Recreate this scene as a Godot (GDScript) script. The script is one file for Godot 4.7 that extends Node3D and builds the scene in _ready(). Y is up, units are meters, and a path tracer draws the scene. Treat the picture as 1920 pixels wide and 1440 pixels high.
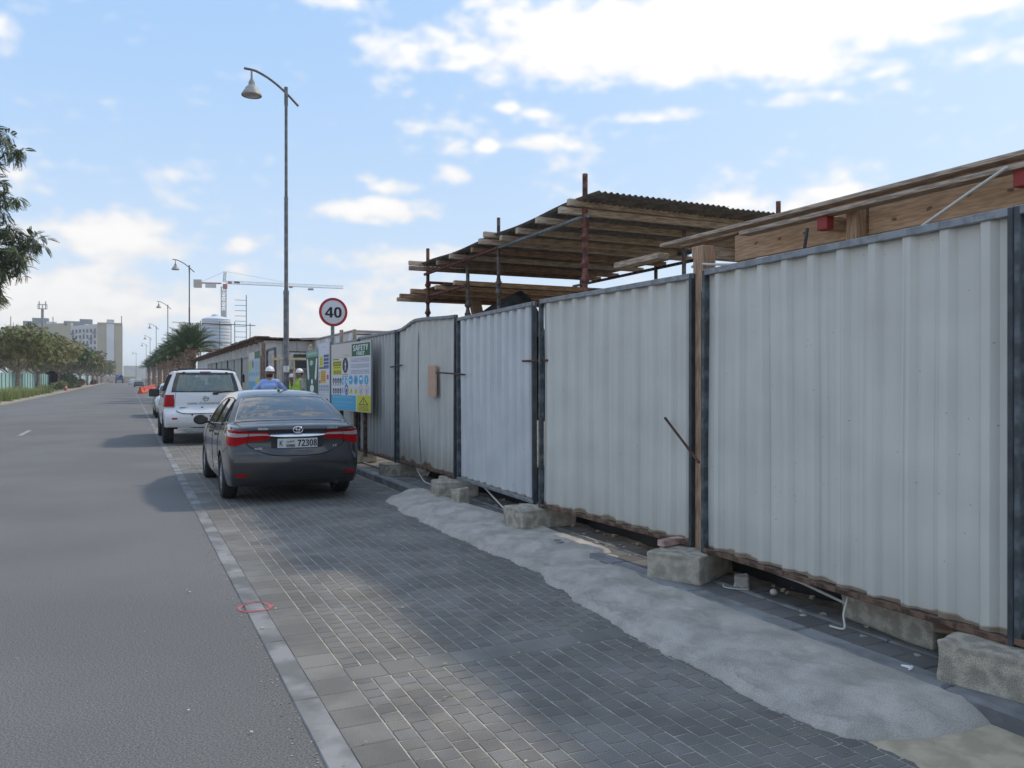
extends Node3D

# x to the right of the road axis, s metres ahead of the camera along the road, y up
func P(x: float, y: float, s: float) -> Vector3:
	return Vector3(x, y, -s)

const YAW := 25.35
const FOCAL := 1520.0          # in pixels of the 1920 wide photograph
var M := {}
var rng := RandomNumberGenerator.new()
var taken := {}

# ------------------------------------------------------------------ mesh buffer
class Geo:
	var v := PackedVector3Array()
	var n := PackedVector3Array()
	var uv := PackedVector2Array()
	var c := PackedColorArray()
	var i := PackedInt32Array()
	var tint := Color(1, 1, 1)
	func vert(p: Vector3, nn: Vector3, t := Vector2.ZERO) -> int:
		v.append(p); n.append(nn); uv.append(t); c.append(tint)
		return v.size() - 1
	# corners counter-clockwise as seen from outside
	func quad(a: Vector3, b: Vector3, cc: Vector3, d: Vector3, t0 := Vector2(0, 0), t1 := Vector2(1, 1)) -> void:
		var nn := (b - a).cross(cc - a)
		if nn.length_squared() < 1e-14: nn = (cc - a).cross(d - a)
		nn = nn.normalized()
		var k := vert(a, nn, Vector2(t0.x, t1.y)); vert(b, nn, Vector2(t1.x, t1.y)); vert(cc, nn, Vector2(t1.x, t0.y)); vert(d, nn, Vector2(t0.x, t0.y))
		i.append_array(PackedInt32Array([k, k + 2, k + 1, k, k + 3, k + 2]))
	func tri(a: Vector3, b: Vector3, cc: Vector3) -> void:
		var nn := (b - a).cross(cc - a).normalized()
		var k := vert(a, nn); vert(b, nn); vert(cc, nn)
		i.append_array(PackedInt32Array([k, k + 2, k + 1]))
	func poly(pts: PackedVector3Array) -> void:  # convex fan, counter-clockwise
		for k in range(1, pts.size() - 1): tri(pts[0], pts[k], pts[k + 1])
	# box of full size sz centred on the transform; bev chamfers all edges
	func box(sz: Vector3, t := Transform3D(), bev := 0.0) -> void:
		var h := sz * 0.5
		if bev <= 0.0:
			var q := [[Vector3(1,-1,1),Vector3(1,-1,-1),Vector3(1,1,-1),Vector3(1,1,1)],[Vector3(-1,-1,-1),Vector3(-1,-1,1),Vector3(-1,1,1),Vector3(-1,1,-1)],
				[Vector3(-1,1,1),Vector3(1,1,1),Vector3(1,1,-1),Vector3(-1,1,-1)],[Vector3(-1,-1,-1),Vector3(1,-1,-1),Vector3(1,-1,1),Vector3(-1,-1,1)],
				[Vector3(-1,-1,1),Vector3(1,-1,1),Vector3(1,1,1),Vector3(-1,1,1)],[Vector3(1,-1,-1),Vector3(-1,-1,-1),Vector3(-1,1,-1),Vector3(1,1,-1)]]
			for f in q: quad(t * (f[0] * h), t * (f[1] * h), t * (f[2] * h), t * (f[3] * h))
			return
		var b := minf(bev, minf(h.x, minf(h.y, h.z)) * 0.49)
		var g := h - Vector3(b, b, b)
		for ax in 3:
			for s in [-1.0, 1.0]:
				var e1 := (ax + 1) % 3
				var e2 := (ax + 2) % 3
				var cs := []
				for k in [[-1, -1], [1, -1], [1, 1], [-1, 1]]:
					var p := Vector3.ZERO
					p[ax] = s * h[ax]; p[e1] = k[0] * g[e1]; p[e2] = k[1] * g[e2]
					cs.append(t * p)
				if s < 0: cs.reverse()
				quad(cs[0], cs[1], cs[2], cs[3])
		for ax in 3:  # edges along ax
			var e1 := (ax + 1) % 3
			var e2 := (ax + 2) % 3
			for s1 in [-1.0, 1.0]:
				for s2 in [-1.0, 1.0]:
					var a := Vector3.ZERO
					a[e1] = s1 * h[e1]; a[e2] = s2 * g[e2]; a[ax] = -g[ax]
					var a2 := a; a2[ax] = g[ax]
					var d := Vector3.ZERO
					d[e1] = s1 * g[e1]; d[e2] = s2 * h[e2]; d[ax] = -g[ax]
					var d2 := d; d2[ax] = g[ax]
					if s1 * s2 > 0: quad(t * a, t * d, t * d2, t * a2)
					else: quad(t * d, t * a, t * a2, t * d2)
		for sx in [-1.0, 1.0]:
			for sy in [-1.0, 1.0]:
				for sz2 in [-1.0, 1.0]:
					var a := Vector3(sx * h.x, sy * g.y, sz2 * g.z)
					var d := Vector3(sx * g.x, sy * h.y, sz2 * g.z)
					var e := Vector3(sx * g.x, sy * g.y, sz2 * h.z)
					if sx * sy * sz2 > 0: tri(t * a, t * d, t * e)
					else: tri(t * a, t * e, t * d)
	func bar(a: Vector3, b: Vector3, w: float, hgt: float, bev := 0.0, up := Vector3.UP) -> void:
		var z := (b - a).normalized()
		if absf(z.dot(up)) > 0.99: up = Vector3.RIGHT
		var x := up.cross(z).normalized()
		var y := z.cross(x)
		box(Vector3(w, hgt, a.distance_to(b)), Transform3D(Basis(x, y, z), (a + b) * 0.5), bev)
	func grid(rows: Array, closed := false, flip := false) -> void:  # smooth; rows of PackedVector3Array
		var R := rows.size()
		var C: int = rows[0].size()
		var acc := PackedVector3Array(); acc.resize(R * C)
		for r in R - 1:
			var a: PackedVector3Array = rows[r]
			var b: PackedVector3Array = rows[r + 1]
			for k in (C if closed else C - 1):
				var k2 := (k + 1) % C
				var fn := (a[k2] - a[k]).cross(b[k] - a[k]) + (b[k] - b[k2]).cross(a[k2] - b[k2])
				if flip: fn = -fn
				acc[r * C + k] += fn; acc[r * C + k2] += fn; acc[(r + 1) * C + k] += fn; acc[(r + 1) * C + k2] += fn
		var base := v.size()
		for r in R:
			for k in C: vert(rows[r][k], acc[r * C + k].normalized(), Vector2(float(k) / maxf(1.0, C - 1.0), float(r) / maxf(1.0, R - 1.0)))
		for r in R - 1:
			for k in (C if closed else C - 1):
				cell(base, C, r, k, (k + 1) % C, flip)
	func cell(base: int, C: int, r: int, k: int, k2: int, flip: bool) -> void:
		var p := base + r * C + k
		var q := base + r * C + k2
		var p2 := p + C
		var q2 := q + C
		if flip: i.append_array(PackedInt32Array([p, q, p2, q, q2, p2]))
		else: i.append_array(PackedInt32Array([p, p2, q, q, p2, q2]))
	func tube(pts: Array, rad, sides := 8, caps := true) -> void:
		var rows := []
		var up := Vector3.UP
		for k in pts.size():
			var d: Vector3 = (pts[mini(k + 1, pts.size() - 1)] - pts[maxi(k - 1, 0)]).normalized()
			if k == 0: up = Vector3.RIGHT if absf(d.y) > 0.9 else Vector3.UP
			var x := up.cross(d).normalized()
			var y := d.cross(x).normalized()
			up = y
			var rr: float = rad[k] if rad is Array else rad
			var row := PackedVector3Array()
			for j in sides:
				var an := TAU * j / sides
				row.append(pts[k] + (x * cos(an) + y * sin(an)) * rr)
			rows.append(row)
		grid(rows, true)
		if caps:
			var a: PackedVector3Array = rows[0].duplicate()
			a.reverse(); poly(a)
			poly(rows[-1])
	func lathe(prof: Array, sides := 16, t := Transform3D(), flat := false) -> void:  # [radius, y] from bottom to top
		var rows := []
		for p in prof:
			var row := PackedVector3Array()
			for j in sides:
				var an := TAU * j / sides
				row.append(t * Vector3(cos(an) * p[0], p[1], -sin(an) * p[0]))
			rows.append(row)
		if flat:
			for k in rows.size() - 1: grid([rows[k], rows[k + 1]], true)
		else: grid(rows, true)
	func disc(ctr: Vector3, nrm: Vector3, r: float, sides := 20, r2 := -1.0) -> void:
		nrm = nrm.normalized()
		var x := nrm.cross(Vector3.UP if absf(nrm.y) < 0.9 else Vector3.RIGHT).normalized()
		var y := nrm.cross(x)
		var pts := PackedVector3Array()
		for j in sides: pts.append(ctr + (x * cos(TAU * j / sides) + y * sin(TAU * j / sides)) * r)
		if r2 < 0.0: poly(pts)
		else:
			for j in sides:
				var q := ctr + (pts[j] - ctr) * (r2 / r)
				var q2 := ctr + (pts[(j + 1) % sides] - ctr) * (r2 / r)
				quad(q, pts[j], pts[(j + 1) % sides], q2)
	func ball(ctr: Vector3, rx: Vector3, seg := 10) -> void:
		var rows := []
		for a in seg + 1:
			var th := PI * a / seg - PI / 2
			var row := PackedVector3Array()
			for j in seg * 2:
				var an := TAU * j / (seg * 2)
				row.append(ctr + Vector3(cos(an) * cos(th) * rx.x, sin(th) * rx.y, -sin(an) * cos(th) * rx.z))
			rows.append(row)
		grid(rows, true)
	func add(g: Geo, t: Transform3D) -> void:
		var b := v.size()
		var nb := t.basis.inverse().transposed()
		for k in g.v.size():
			v.append(t * g.v[k]); n.append((nb * g.n[k]).normalized()); uv.append(g.uv[k]); c.append(g.c[k])
		for k in g.i: i.append(b + k)
	func mesh() -> ArrayMesh:
		var a := []
		a.resize(Mesh.ARRAY_MAX)
		a[Mesh.ARRAY_VERTEX] = v; a[Mesh.ARRAY_NORMAL] = n; a[Mesh.ARRAY_TEX_UV] = uv; a[Mesh.ARRAY_COLOR] = c; a[Mesh.ARRAY_INDEX] = i
		var m := ArrayMesh.new()
		if v.size(): m.add_surface_from_arrays(Mesh.PRIMITIVE_TRIANGLES, a)
		return m

# ------------------------------------------------------------------ objects
func numbered(called: String) -> String:
	var k: int = taken.get(called, -1) + 1
	taken[called] = k
	return called if k == 0 else "%s_%03d" % [called, k]

func thing(called: String, label: String, category: String, at := Vector3.ZERO, turn := 0.0, group := "") -> Node3D:
	var o := Node3D.new()
	o.name = numbered(called); add_child(o, true)
	o.position = at; o.rotation.y = turn
	tag(o, label, category, group)
	return o

func tag(o: Node, label: String, category: String, group := "") -> void:
	if label: o.set_meta("label", label)
	if category: o.set_meta("category", category)
	if group: o.set_meta("group", group)

func part(called: String, g, m: Material, parent: Node, at := Transform3D()) -> MeshInstance3D:
	var o := MeshInstance3D.new()
	o.mesh = g.mesh() if g is Geo else g
	o.material_override = m
	o.transform = at
	var t: Dictionary = parent.get_meta("_names", {})
	var k: int = t.get(called, -1) + 1
	t[called] = k
	parent.set_meta("_names", t)
	o.name = called if k == 0 else "%s_%03d" % [called, k]
	parent.add_child(o, true)
	return o

func lone(called: String, label: String, category: String, g, m: Material, at := Transform3D(), group := "") -> MeshInstance3D:
	var o := MeshInstance3D.new()
	o.mesh = g.mesh() if g is Geo else g
	o.material_override = m
	o.transform = at
	o.name = numbered(called); add_child(o, true)
	tag(o, label, category, group)
	return o

func struct(called: String, g, m: Material) -> MeshInstance3D:
	var o := lone(called, "", "", g, m)
	o.set_meta("kind", "structure")
	return o

func copy(src: Node3D, called: String, label: String, at: Vector3, turn: float, group := "") -> Node3D:
	var o: Node3D = src.duplicate()
	o.name = numbered(called); add_child(o, true)
	o.position = at; o.rotation.y = turn
	o.set_meta("label", label)
	if group: o.set_meta("group", group)
	return o

func multi(called: String, mesh_: Mesh, m: Material, xs: Array, cols: Array, parent: Node) -> MultiMeshInstance3D:
	var mm := MultiMesh.new()
	mm.transform_format = MultiMesh.TRANSFORM_3D
	mm.use_colors = cols.size() > 0
	mm.mesh = mesh_
	mm.instance_count = xs.size()
	for k in xs.size():
		mm.set_instance_transform(k, xs[k])
		if cols.size(): mm.set_instance_color(k, cols[k])
	var o := MultiMeshInstance3D.new()
	o.multimesh = mm; o.material_override = m
	o.name = called
	parent.add_child(o, true)
	return o

func text_mesh(s: String, height: float, depth := 0.004, font := "Droid Sans", bold := false, squeeze := 1.0) -> Dictionary:
	var f := SystemFont.new()
	f.font_names = PackedStringArray([font])
	if bold: f.font_weight = 700
	var t := TextMesh.new()
	t.text = s; t.font = f; t.font_size = 64; t.pixel_size = height / 46.0; t.depth = depth; t.curve_step = 4.0
	t.horizontal_alignment = HORIZONTAL_ALIGNMENT_CENTER
	return {"m": t}

# lettering on a surface: o origin centre, x right, y up
func letters(s: String, height: float, m: Material, parent: Node, ctr: Vector3, x: Vector3, y: Vector3, width := -1.0, bold := false, depth := 0.004) -> MeshInstance3D:
	var t: TextMesh = text_mesh(s, height, depth, "Droid Sans", bold).m
	var bb := t.get_aabb()
	var kx := 1.0
	var ky := height / maxf(bb.size.y, 1e-5)
	if width > 0: kx = width / maxf(bb.size.x, 1e-5)
	else: kx = ky
	x = x.normalized(); y = y.normalized()
	var z := x.cross(y).normalized()
	var b := Basis(x * kx, y * ky, z)
	var mid := bb.position + bb.size * 0.5
	return part("lettering", t, m, parent, Transform3D(b, ctr - b * Vector3(mid.x, mid.y, 0)))

# ------------------------------------------------------------------ materials
func lin(r: float, g: float, b: float, a := 1.0) -> Color:
	var c := Color(r, g, b).linear_to_srgb()
	c.a = a
	return c

func mat(r: float, g: float, b: float, rough := 0.7, metal := 0.0) -> StandardMaterial3D:
	var m := StandardMaterial3D.new()
	m.albedo_color = lin(r, g, b); m.roughness = rough; m.metallic = metal
	return m

var TEX := {}
func ntex(key: String, freq: float, oct: int, lo: float, hi: float, size := 512, kind := FastNoiseLite.TYPE_SIMPLEX_SMOOTH, contrast := 0.3) -> NoiseTexture2D:
	if TEX.has(key): return TEX[key]
	var f := FastNoiseLite.new()
	f.seed = hash(key) % 1000; f.frequency = freq; f.noise_type = kind
	f.fractal_type = FastNoiseLite.FRACTAL_FBM; f.fractal_octaves = oct
	var t := NoiseTexture2D.new()
	t.noise = f; t.width = size; t.height = size; t.seamless = true; t.seamless_blend_skirt = 0.2
	var gr := Gradient.new()
	gr.offsets = PackedFloat32Array([contrast, 1.0 - contrast])
	gr.colors = PackedColorArray([Color(lo, lo, lo), Color(hi, hi, hi)])
	t.color_ramp = gr
	TEX[key] = t
	return t

# a mottled surface: blotches of one scale and grain of another, in world or own axes
func rough(r: float, g: float, b: float, rough_ := 0.85, blotch := 0.5, grain := 6.0, amount := 0.25, bump := 0.0, world := true, fine := -1.0) -> StandardMaterial3D:
	var lo := 1.0 - amount
	# the two textures darken on average by this much, so the colour given is the mean one
	var lo2 := lo if fine < 0.0 else 1.0 - fine
	var up := 1.0 / (pow((1.0 + lo) * 0.5, 2.2) * pow((1.0 + lo2) * 0.5, 2.2))
	var m := mat(minf(1.0, r * up), minf(1.0, g * up), minf(1.0, b * up), rough_)
	m.albedo_texture = ntex("blotch%.2f" % lo, 0.012, 5, lo, 1.0)
	m.uv1_triplanar = true; m.uv1_world_triplanar = world
	m.uv1_scale = Vector3.ONE * blotch
	m.detail_enabled = true
	m.detail_blend_mode = BaseMaterial3D.BLEND_MODE_MUL
	m.detail_uv_layer = BaseMaterial3D.DETAIL_UV_2
	m.detail_albedo = ntex("grain%.2f" % lo2, 0.09, 3, lo2, 1.0)
	m.uv2_triplanar = true; m.uv2_world_triplanar = world
	m.uv2_scale = Vector3.ONE * grain
	if bump > 0:
		m.heightmap_enabled = true
		m.heightmap_texture = ntex("relief", 0.03, 5, 0.0, 1.0, 512, FastNoiseLite.TYPE_SIMPLEX_SMOOTH, 0.15)
		m.heightmap_scale = bump
	return m

func wood(r: float, g: float, b: float, amount := 0.45, along := 2) -> StandardMaterial3D:
	var up := 1.0 / pow(1.0 - amount * 0.5, 2.2)
	var m := mat(r * up, g * up, b * up, 0.8)
	m.albedo_texture = ntex("woodgrain%.2f" % amount, 0.02, 5, 1.0 - amount, 1.0, 256)
	m.uv1_triplanar = true
	m.uv1_scale = Vector3(9, 9, 9)
	m.uv1_scale[along] = 0.9
	return m

func leafy(r: float, g: float, b: float) -> StandardMaterial3D:
	var m := mat(r, g, b, 0.6)
	m.vertex_color_use_as_albedo = true
	m.backlight_enabled = true
	m.backlight = lin(r * 0.5, g * 0.6, b * 0.3)
	m.cull_mode = BaseMaterial3D.CULL_DISABLED
	return m

func vcol(rough_ := 0.8) -> StandardMaterial3D:
	var m := mat(1, 1, 1, rough_)
	m.vertex_color_use_as_albedo = true
	return m

func ease01(a: float, b: float, x: float) -> float:
	var t := clampf((x - a) / (b - a), 0.0, 1.0)
	return t * t * (3.0 - 2.0 * t)

func curve(pts: Array, d: float) -> float:   # smooth through [d, value] pairs
	if d <= pts[0][0]: return pts[0][1]
	for k in pts.size() - 1:
		if d <= pts[k + 1][0]:
			var x0: float = pts[k][0]
			var x1: float = pts[k + 1][0]
			var t := (d - x0) / (x1 - x0)
			var m0: float = 0.0
			var m1: float = 0.0
			var slope: float = (pts[k + 1][1] - pts[k][1]) / (x1 - x0)
			m0 = slope if k == 0 else mono((pts[k][1] - pts[k - 1][1]) / (x0 - pts[k - 1][0]), slope)
			m1 = slope if k + 2 >= pts.size() else mono(slope, (pts[k + 2][1] - pts[k + 1][1]) / (pts[k + 2][0] - x1))
			var h := x1 - x0
			var t2 := t * t
			var t3 := t2 * t
			return (2 * t3 - 3 * t2 + 1) * pts[k][1] + (t3 - 2 * t2 + t) * h * m0 + (-2 * t3 + 3 * t2) * pts[k + 1][1] + (t3 - t2) * h * m1
	return pts[-1][1]

func mono(a: float, b: float) -> float:
	if a * b <= 0: return 0.0
	return 2.0 * a * b / (a + b)

# ------------------------------------------------------------------ sky
func px_dir(x: float, y: float) -> Vector2:   # azimuth and altitude in degrees of a point of the photographed sky
	var u := x - 960.0
	return Vector2(YAW + rad_to_deg(atan(u / FOCAL)), rad_to_deg(atan((717.0 - y) / sqrt(FOCAL * FOCAL + u * u))))

func make_sky() -> PanoramaSkyMaterial:
	var W := 2048
	var H := 1024
	var n1 := FastNoiseLite.new(); n1.seed = 11; n1.frequency = 0.11; n1.fractal_octaves = 6; n1.noise_type = FastNoiseLite.TYPE_SIMPLEX_SMOOTH
	var n2 := FastNoiseLite.new(); n2.seed = 5; n2.frequency = 0.035; n2.fractal_octaves = 4
	var n3 := FastNoiseLite.new(); n3.seed = 29; n3.frequency = 0.45; n3.fractal_octaves = 4
	# cloud banks: [photo x0, y0, x1, y1, strength]
	var banks := [
		[830, -150, 1900, 190, 1.25], [900, -40, 1400, 170, 0.5], [1320, 60, 1860, 190, 0.45], [1130, 195, 1350, 235, 0.6], [1400, 165, 1560, 210, 0.5],
		[955, 250, 1095, 292, 0.85], [890, 262, 935, 290, 0.7], [930, 190, 970, 214, 0.7], [985, 205, 1025, 225, 0.5], [805, 308, 885, 348, 0.75],
		[665, 320, 715, 346, 0.65], [690, 338, 780, 366, 0.65], [625, 376, 815, 422, 0.8], [655, 68, 740, 98, 0.5], [560, -20, 660, 20, 0.55],
		[60, 410, 370, 500, 0.9], [-60, 330, 130, 372, 0.45], [415, 450, 480, 478, 0.55], [560, 462, 900, 515, 0.65], [420, 490, 500, 520, 0.5],
		[1270, 345, 1480, 420, 0.6], [1450, 335, 1700, 420, 0.85], [-200, 490, 420, 650, 0.7], [480, 520, 960, 690, 0.6], [-40, 40, 30, 90, 0.3],
		[1950, -200, 2600, 200, 0.8], [2000, 350, 2700, 520, 0.7], [-900, 100, -300, 330, 0.7], [-900, 420, -250, 560, 0.7]]
	var el := []
	for b in banks:
		var a := px_dir(b[0], b[3])
		var c := px_dir(b[2], b[1])
		el.append([(a.x + c.x) * 0.5, (a.y + c.y) * 0.5, maxf(0.4, (c.x - a.x) * 0.5), maxf(0.3, (c.y - a.y) * 0.5), b[4]])
	var data := PackedFloat32Array()
	data.resize(W * H * 3)
	var sun_dir := Vector3(0.88, 1.0, -0.12).normalized()
	for r in H / 2:
		var alt := 90.0 - (r + 0.5) * 180.0 / H
		var ca := cos(deg_to_rad(alt))
		var sa := sin(deg_to_rad(alt))
		# the clear air: pale at the horizon, blue overhead
		var k := pow(clampf(alt / 60.0, 0.0, 1.0), 0.62)
		var k2 := exp(-alt / 8.5)
		var near := []
		for e in el:
			if absf(alt - e[1]) < e[3] * 2.2: near.append(e)
		var low := ease01(-2.0, 26.0, alt)
		var wide := 1.0 if r % 1 == 0 else 1.0
		for q in W:
			var az := fposmod((q + 0.5) * 360.0 / W + 180.0, 360.0) - 180.0
			var azr := deg_to_rad(az)
			var framed := absf(az - YAW) < 36.0 and alt < 33.0
			var dx := sin(azr) * ca
			var dz := -cos(azr) * ca
			var toward := maxf(0.0, dx * sun_dir.x + sa * sun_dir.y + dz * sun_dir.z)
			var glow := pow(toward, 4.0) * 0.44 + pow(toward, 40.0) * 0.35
			var R := lerpf(0.52, 0.18, k)
			var G := lerpf(0.70, 0.41, k)
			var B := lerpf(0.90, 0.82, k)
			R = lerpf(R, 0.80, k2); G = lerpf(G, 0.86, k2); B = lerpf(B, 0.90, k2)
			R += glow * 0.85; G += glow * 0.75; B += glow * 0.5
			# clouds
			var ax := az * 1.0
			var ay := alt * 2.1
			var wob := n1.get_noise_2d(ax * 1.0, ay)
			var gen := n2.get_noise_2d(dx / (sa + 0.25) * 42.0, dz / (sa + 0.25) * 42.0)
			var v := (gen - 0.13) * 1.1 * (0.5 if framed else 1.0) + (-0.05 if framed else 0.30)
			for e in near:
				var ex: float = (az - e[0]) / e[2]
				var ey: float = (alt - e[1]) / e[3]
				if ey < 0.0: ey *= 1.25
				var dd := ex * ex + ey * ey
				if dd < 4.0: v = maxf(v, e[4] * (1.0 - dd * 0.62))
			var d := v + wob * 0.75
			if d > -0.15:
				d += n3.get_noise_2d(ax, ay) * 0.42
			var cover := ease01(-0.05, 0.80, d)
			var thick := ease01(0.25, 1.1, d)
			var cl := lerpf(0.93, 1.02, thick) + glow * 0.35 - thick * 0.10 * ease01(0.1, -0.3, wob) - 0.12 * (1.0 - low) + (0.0 if framed else 0.10)
			var o := (r * W + q) * 3
			data[o] = lerpf(R, cl, cover * 0.93)
			data[o + 1] = lerpf(G, cl * 0.975, cover * 0.93)
			data[o + 2] = lerpf(B, cl * 0.95, cover * 0.92)
	for r in range(H / 2, H):
		for q in W:
			var o := (r * W + q) * 3
			data[o] = 0.24; data[o + 1] = 0.225; data[o + 2] = 0.20
	var im := Image.create_from_data(W, H, false, Image.FORMAT_RGBF, data.to_byte_array())
	var m := PanoramaSkyMaterial.new()
	m.panorama = ImageTexture.create_from_image(im)
	return m

func set_stage() -> void:
	var cam := Camera3D.new()
	cam.name = "camera"
	cam.position = Vector3(0, 1.6, 0)
	cam.rotation = Vector3(deg_to_rad(-0.113), deg_to_rad(-YAW), 0)
	cam.fov = rad_to_deg(2.0 * atan(720.0 / FOCAL))
	cam.near = 0.05; cam.far = 4000.0
	add_child(cam)
	cam.current = true
	var env := Environment.new()
	env.background_mode = Environment.BG_SKY
	env.sky = Sky.new()
	env.reflected_light_source = Environment.REFLECTION_SOURCE_SKY
	env.sky.sky_material = make_sky()
	env.tonemap_mode = Environment.TONE_MAPPER_LINEAR
	env.tonemap_exposure = 1.14
	env.fog_enabled = true; env.fog_density = 0.0004; env.fog_light_color = Color(0.86, 0.90, 0.94)
	env.sdfgi_enabled = true; env.ssao_enabled = true; env.ssil_enabled = true
	var we := WorldEnvironment.new()
	we.name = "world_environment"; we.environment = env
	add_child(we)
	var sun := DirectionalLight3D.new()
	sun.name = "sun"
	sun.light_energy = 0.70
	sun.light_color = Color(1.0, 0.945, 0.86)
	sun.light_angular_distance = 4.0
	sun.shadow_enabled = true
	add_child(sun)
	sun.look_at_from_position(Vector3(0.88, 1.0, -0.12) * 100.0, Vector3.ZERO)

# ------------------------------------------------------------------ ground
func rise(s: float) -> float:   # the street climbs very gently ahead
	return 0.0047 * (clampf(s, 20.0, 318.0) - 20.0)

func sheet(x0: float, x1: float, s0: float, s1: float, y: float) -> Geo:
	var g := Geo.new()
	var cuts := [s0]
	for c in [20.0, 318.0]:
		if c > s0 and c < s1: cuts.append(c)
	cuts.append(s1)
	for k in cuts.size() - 1:
		var a: float = cuts[k]
		var b: float = cuts[k + 1]
		g.quad(P(x0, y + rise(a), a), P(x1, y + rise(a), a), P(x1, y + rise(b), b), P(x0, y + rise(b), b))
	return g

# block with chamfered top edges, top centre at the origin
func block_mesh(w: float, d: float, h: float, bev: float, col := Color(1, 1, 1), skew := 0.0) -> ArrayMesh:
	var g := Geo.new()
	g.tint = col
	var a := w * 0.5
	var b := d * 0.5
	var t := [Vector3(-a + bev, -skew, b - bev), Vector3(a - bev, skew, b - bev), Vector3(a - bev, skew, -b + bev), Vector3(-a + bev, -skew, -b + bev)]
	var o := [Vector3(-a, -bev, b), Vector3(a, -bev, b), Vector3(a, -bev, -b), Vector3(-a, -bev, -b)]
	var l := [Vector3(-a, -h, b), Vector3(a, -h, b), Vector3(a, -h, -b), Vector3(-a, -h, -b)]
	g.quad(t[0], t[1], t[2], t[3])
	for k in 4:
		var k2 := (k + 1) % 4
		g.quad(o[k], o[k2], t[k2], t[k])
		if h > bev + 0.001: g.quad(l[k], l[k2], o[k2], o[k])
	return g.mesh()

func append_mesh(g: Geo, m: ArrayMesh, at: Vector3) -> void:
	var a := m.surface_get_arrays(0)
	var b := g.v.size()
	for k in a[Mesh.ARRAY_VERTEX].size():
		g.v.append(a[Mesh.ARRAY_VERTEX][k] + at); g.n.append(a[Mesh.ARRAY_NORMAL][k]); g.uv.append(Vector2.ZERO); g.c.append(a[Mesh.ARRAY_COLOR][k])
	for k in a[Mesh.ARRAY_INDEX]: g.i.append(b + k)

func seen_size(x: float, s: float, y := 0.0) -> float:   # how large a piece of ground shows, 0 when outside the view
	var zc := s * 0.9037 + x * 0.428
	var xc := x * 0.9037 - s * 0.428
	if zc < 0.5: return 0.0
	var u := xc / zc * FOCAL
	var v := (1.6 - y) / zc * FOCAL
	if absf(u) > 975.0 or v > 740.0: return 0.0
	return 1.0 / pow(zc, 3.0)

func tinted(base: StandardMaterial3D) -> StandardMaterial3D:
	var m: StandardMaterial3D = base.duplicate()
	m.vertex_color_use_as_albedo = true
	return m

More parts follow.
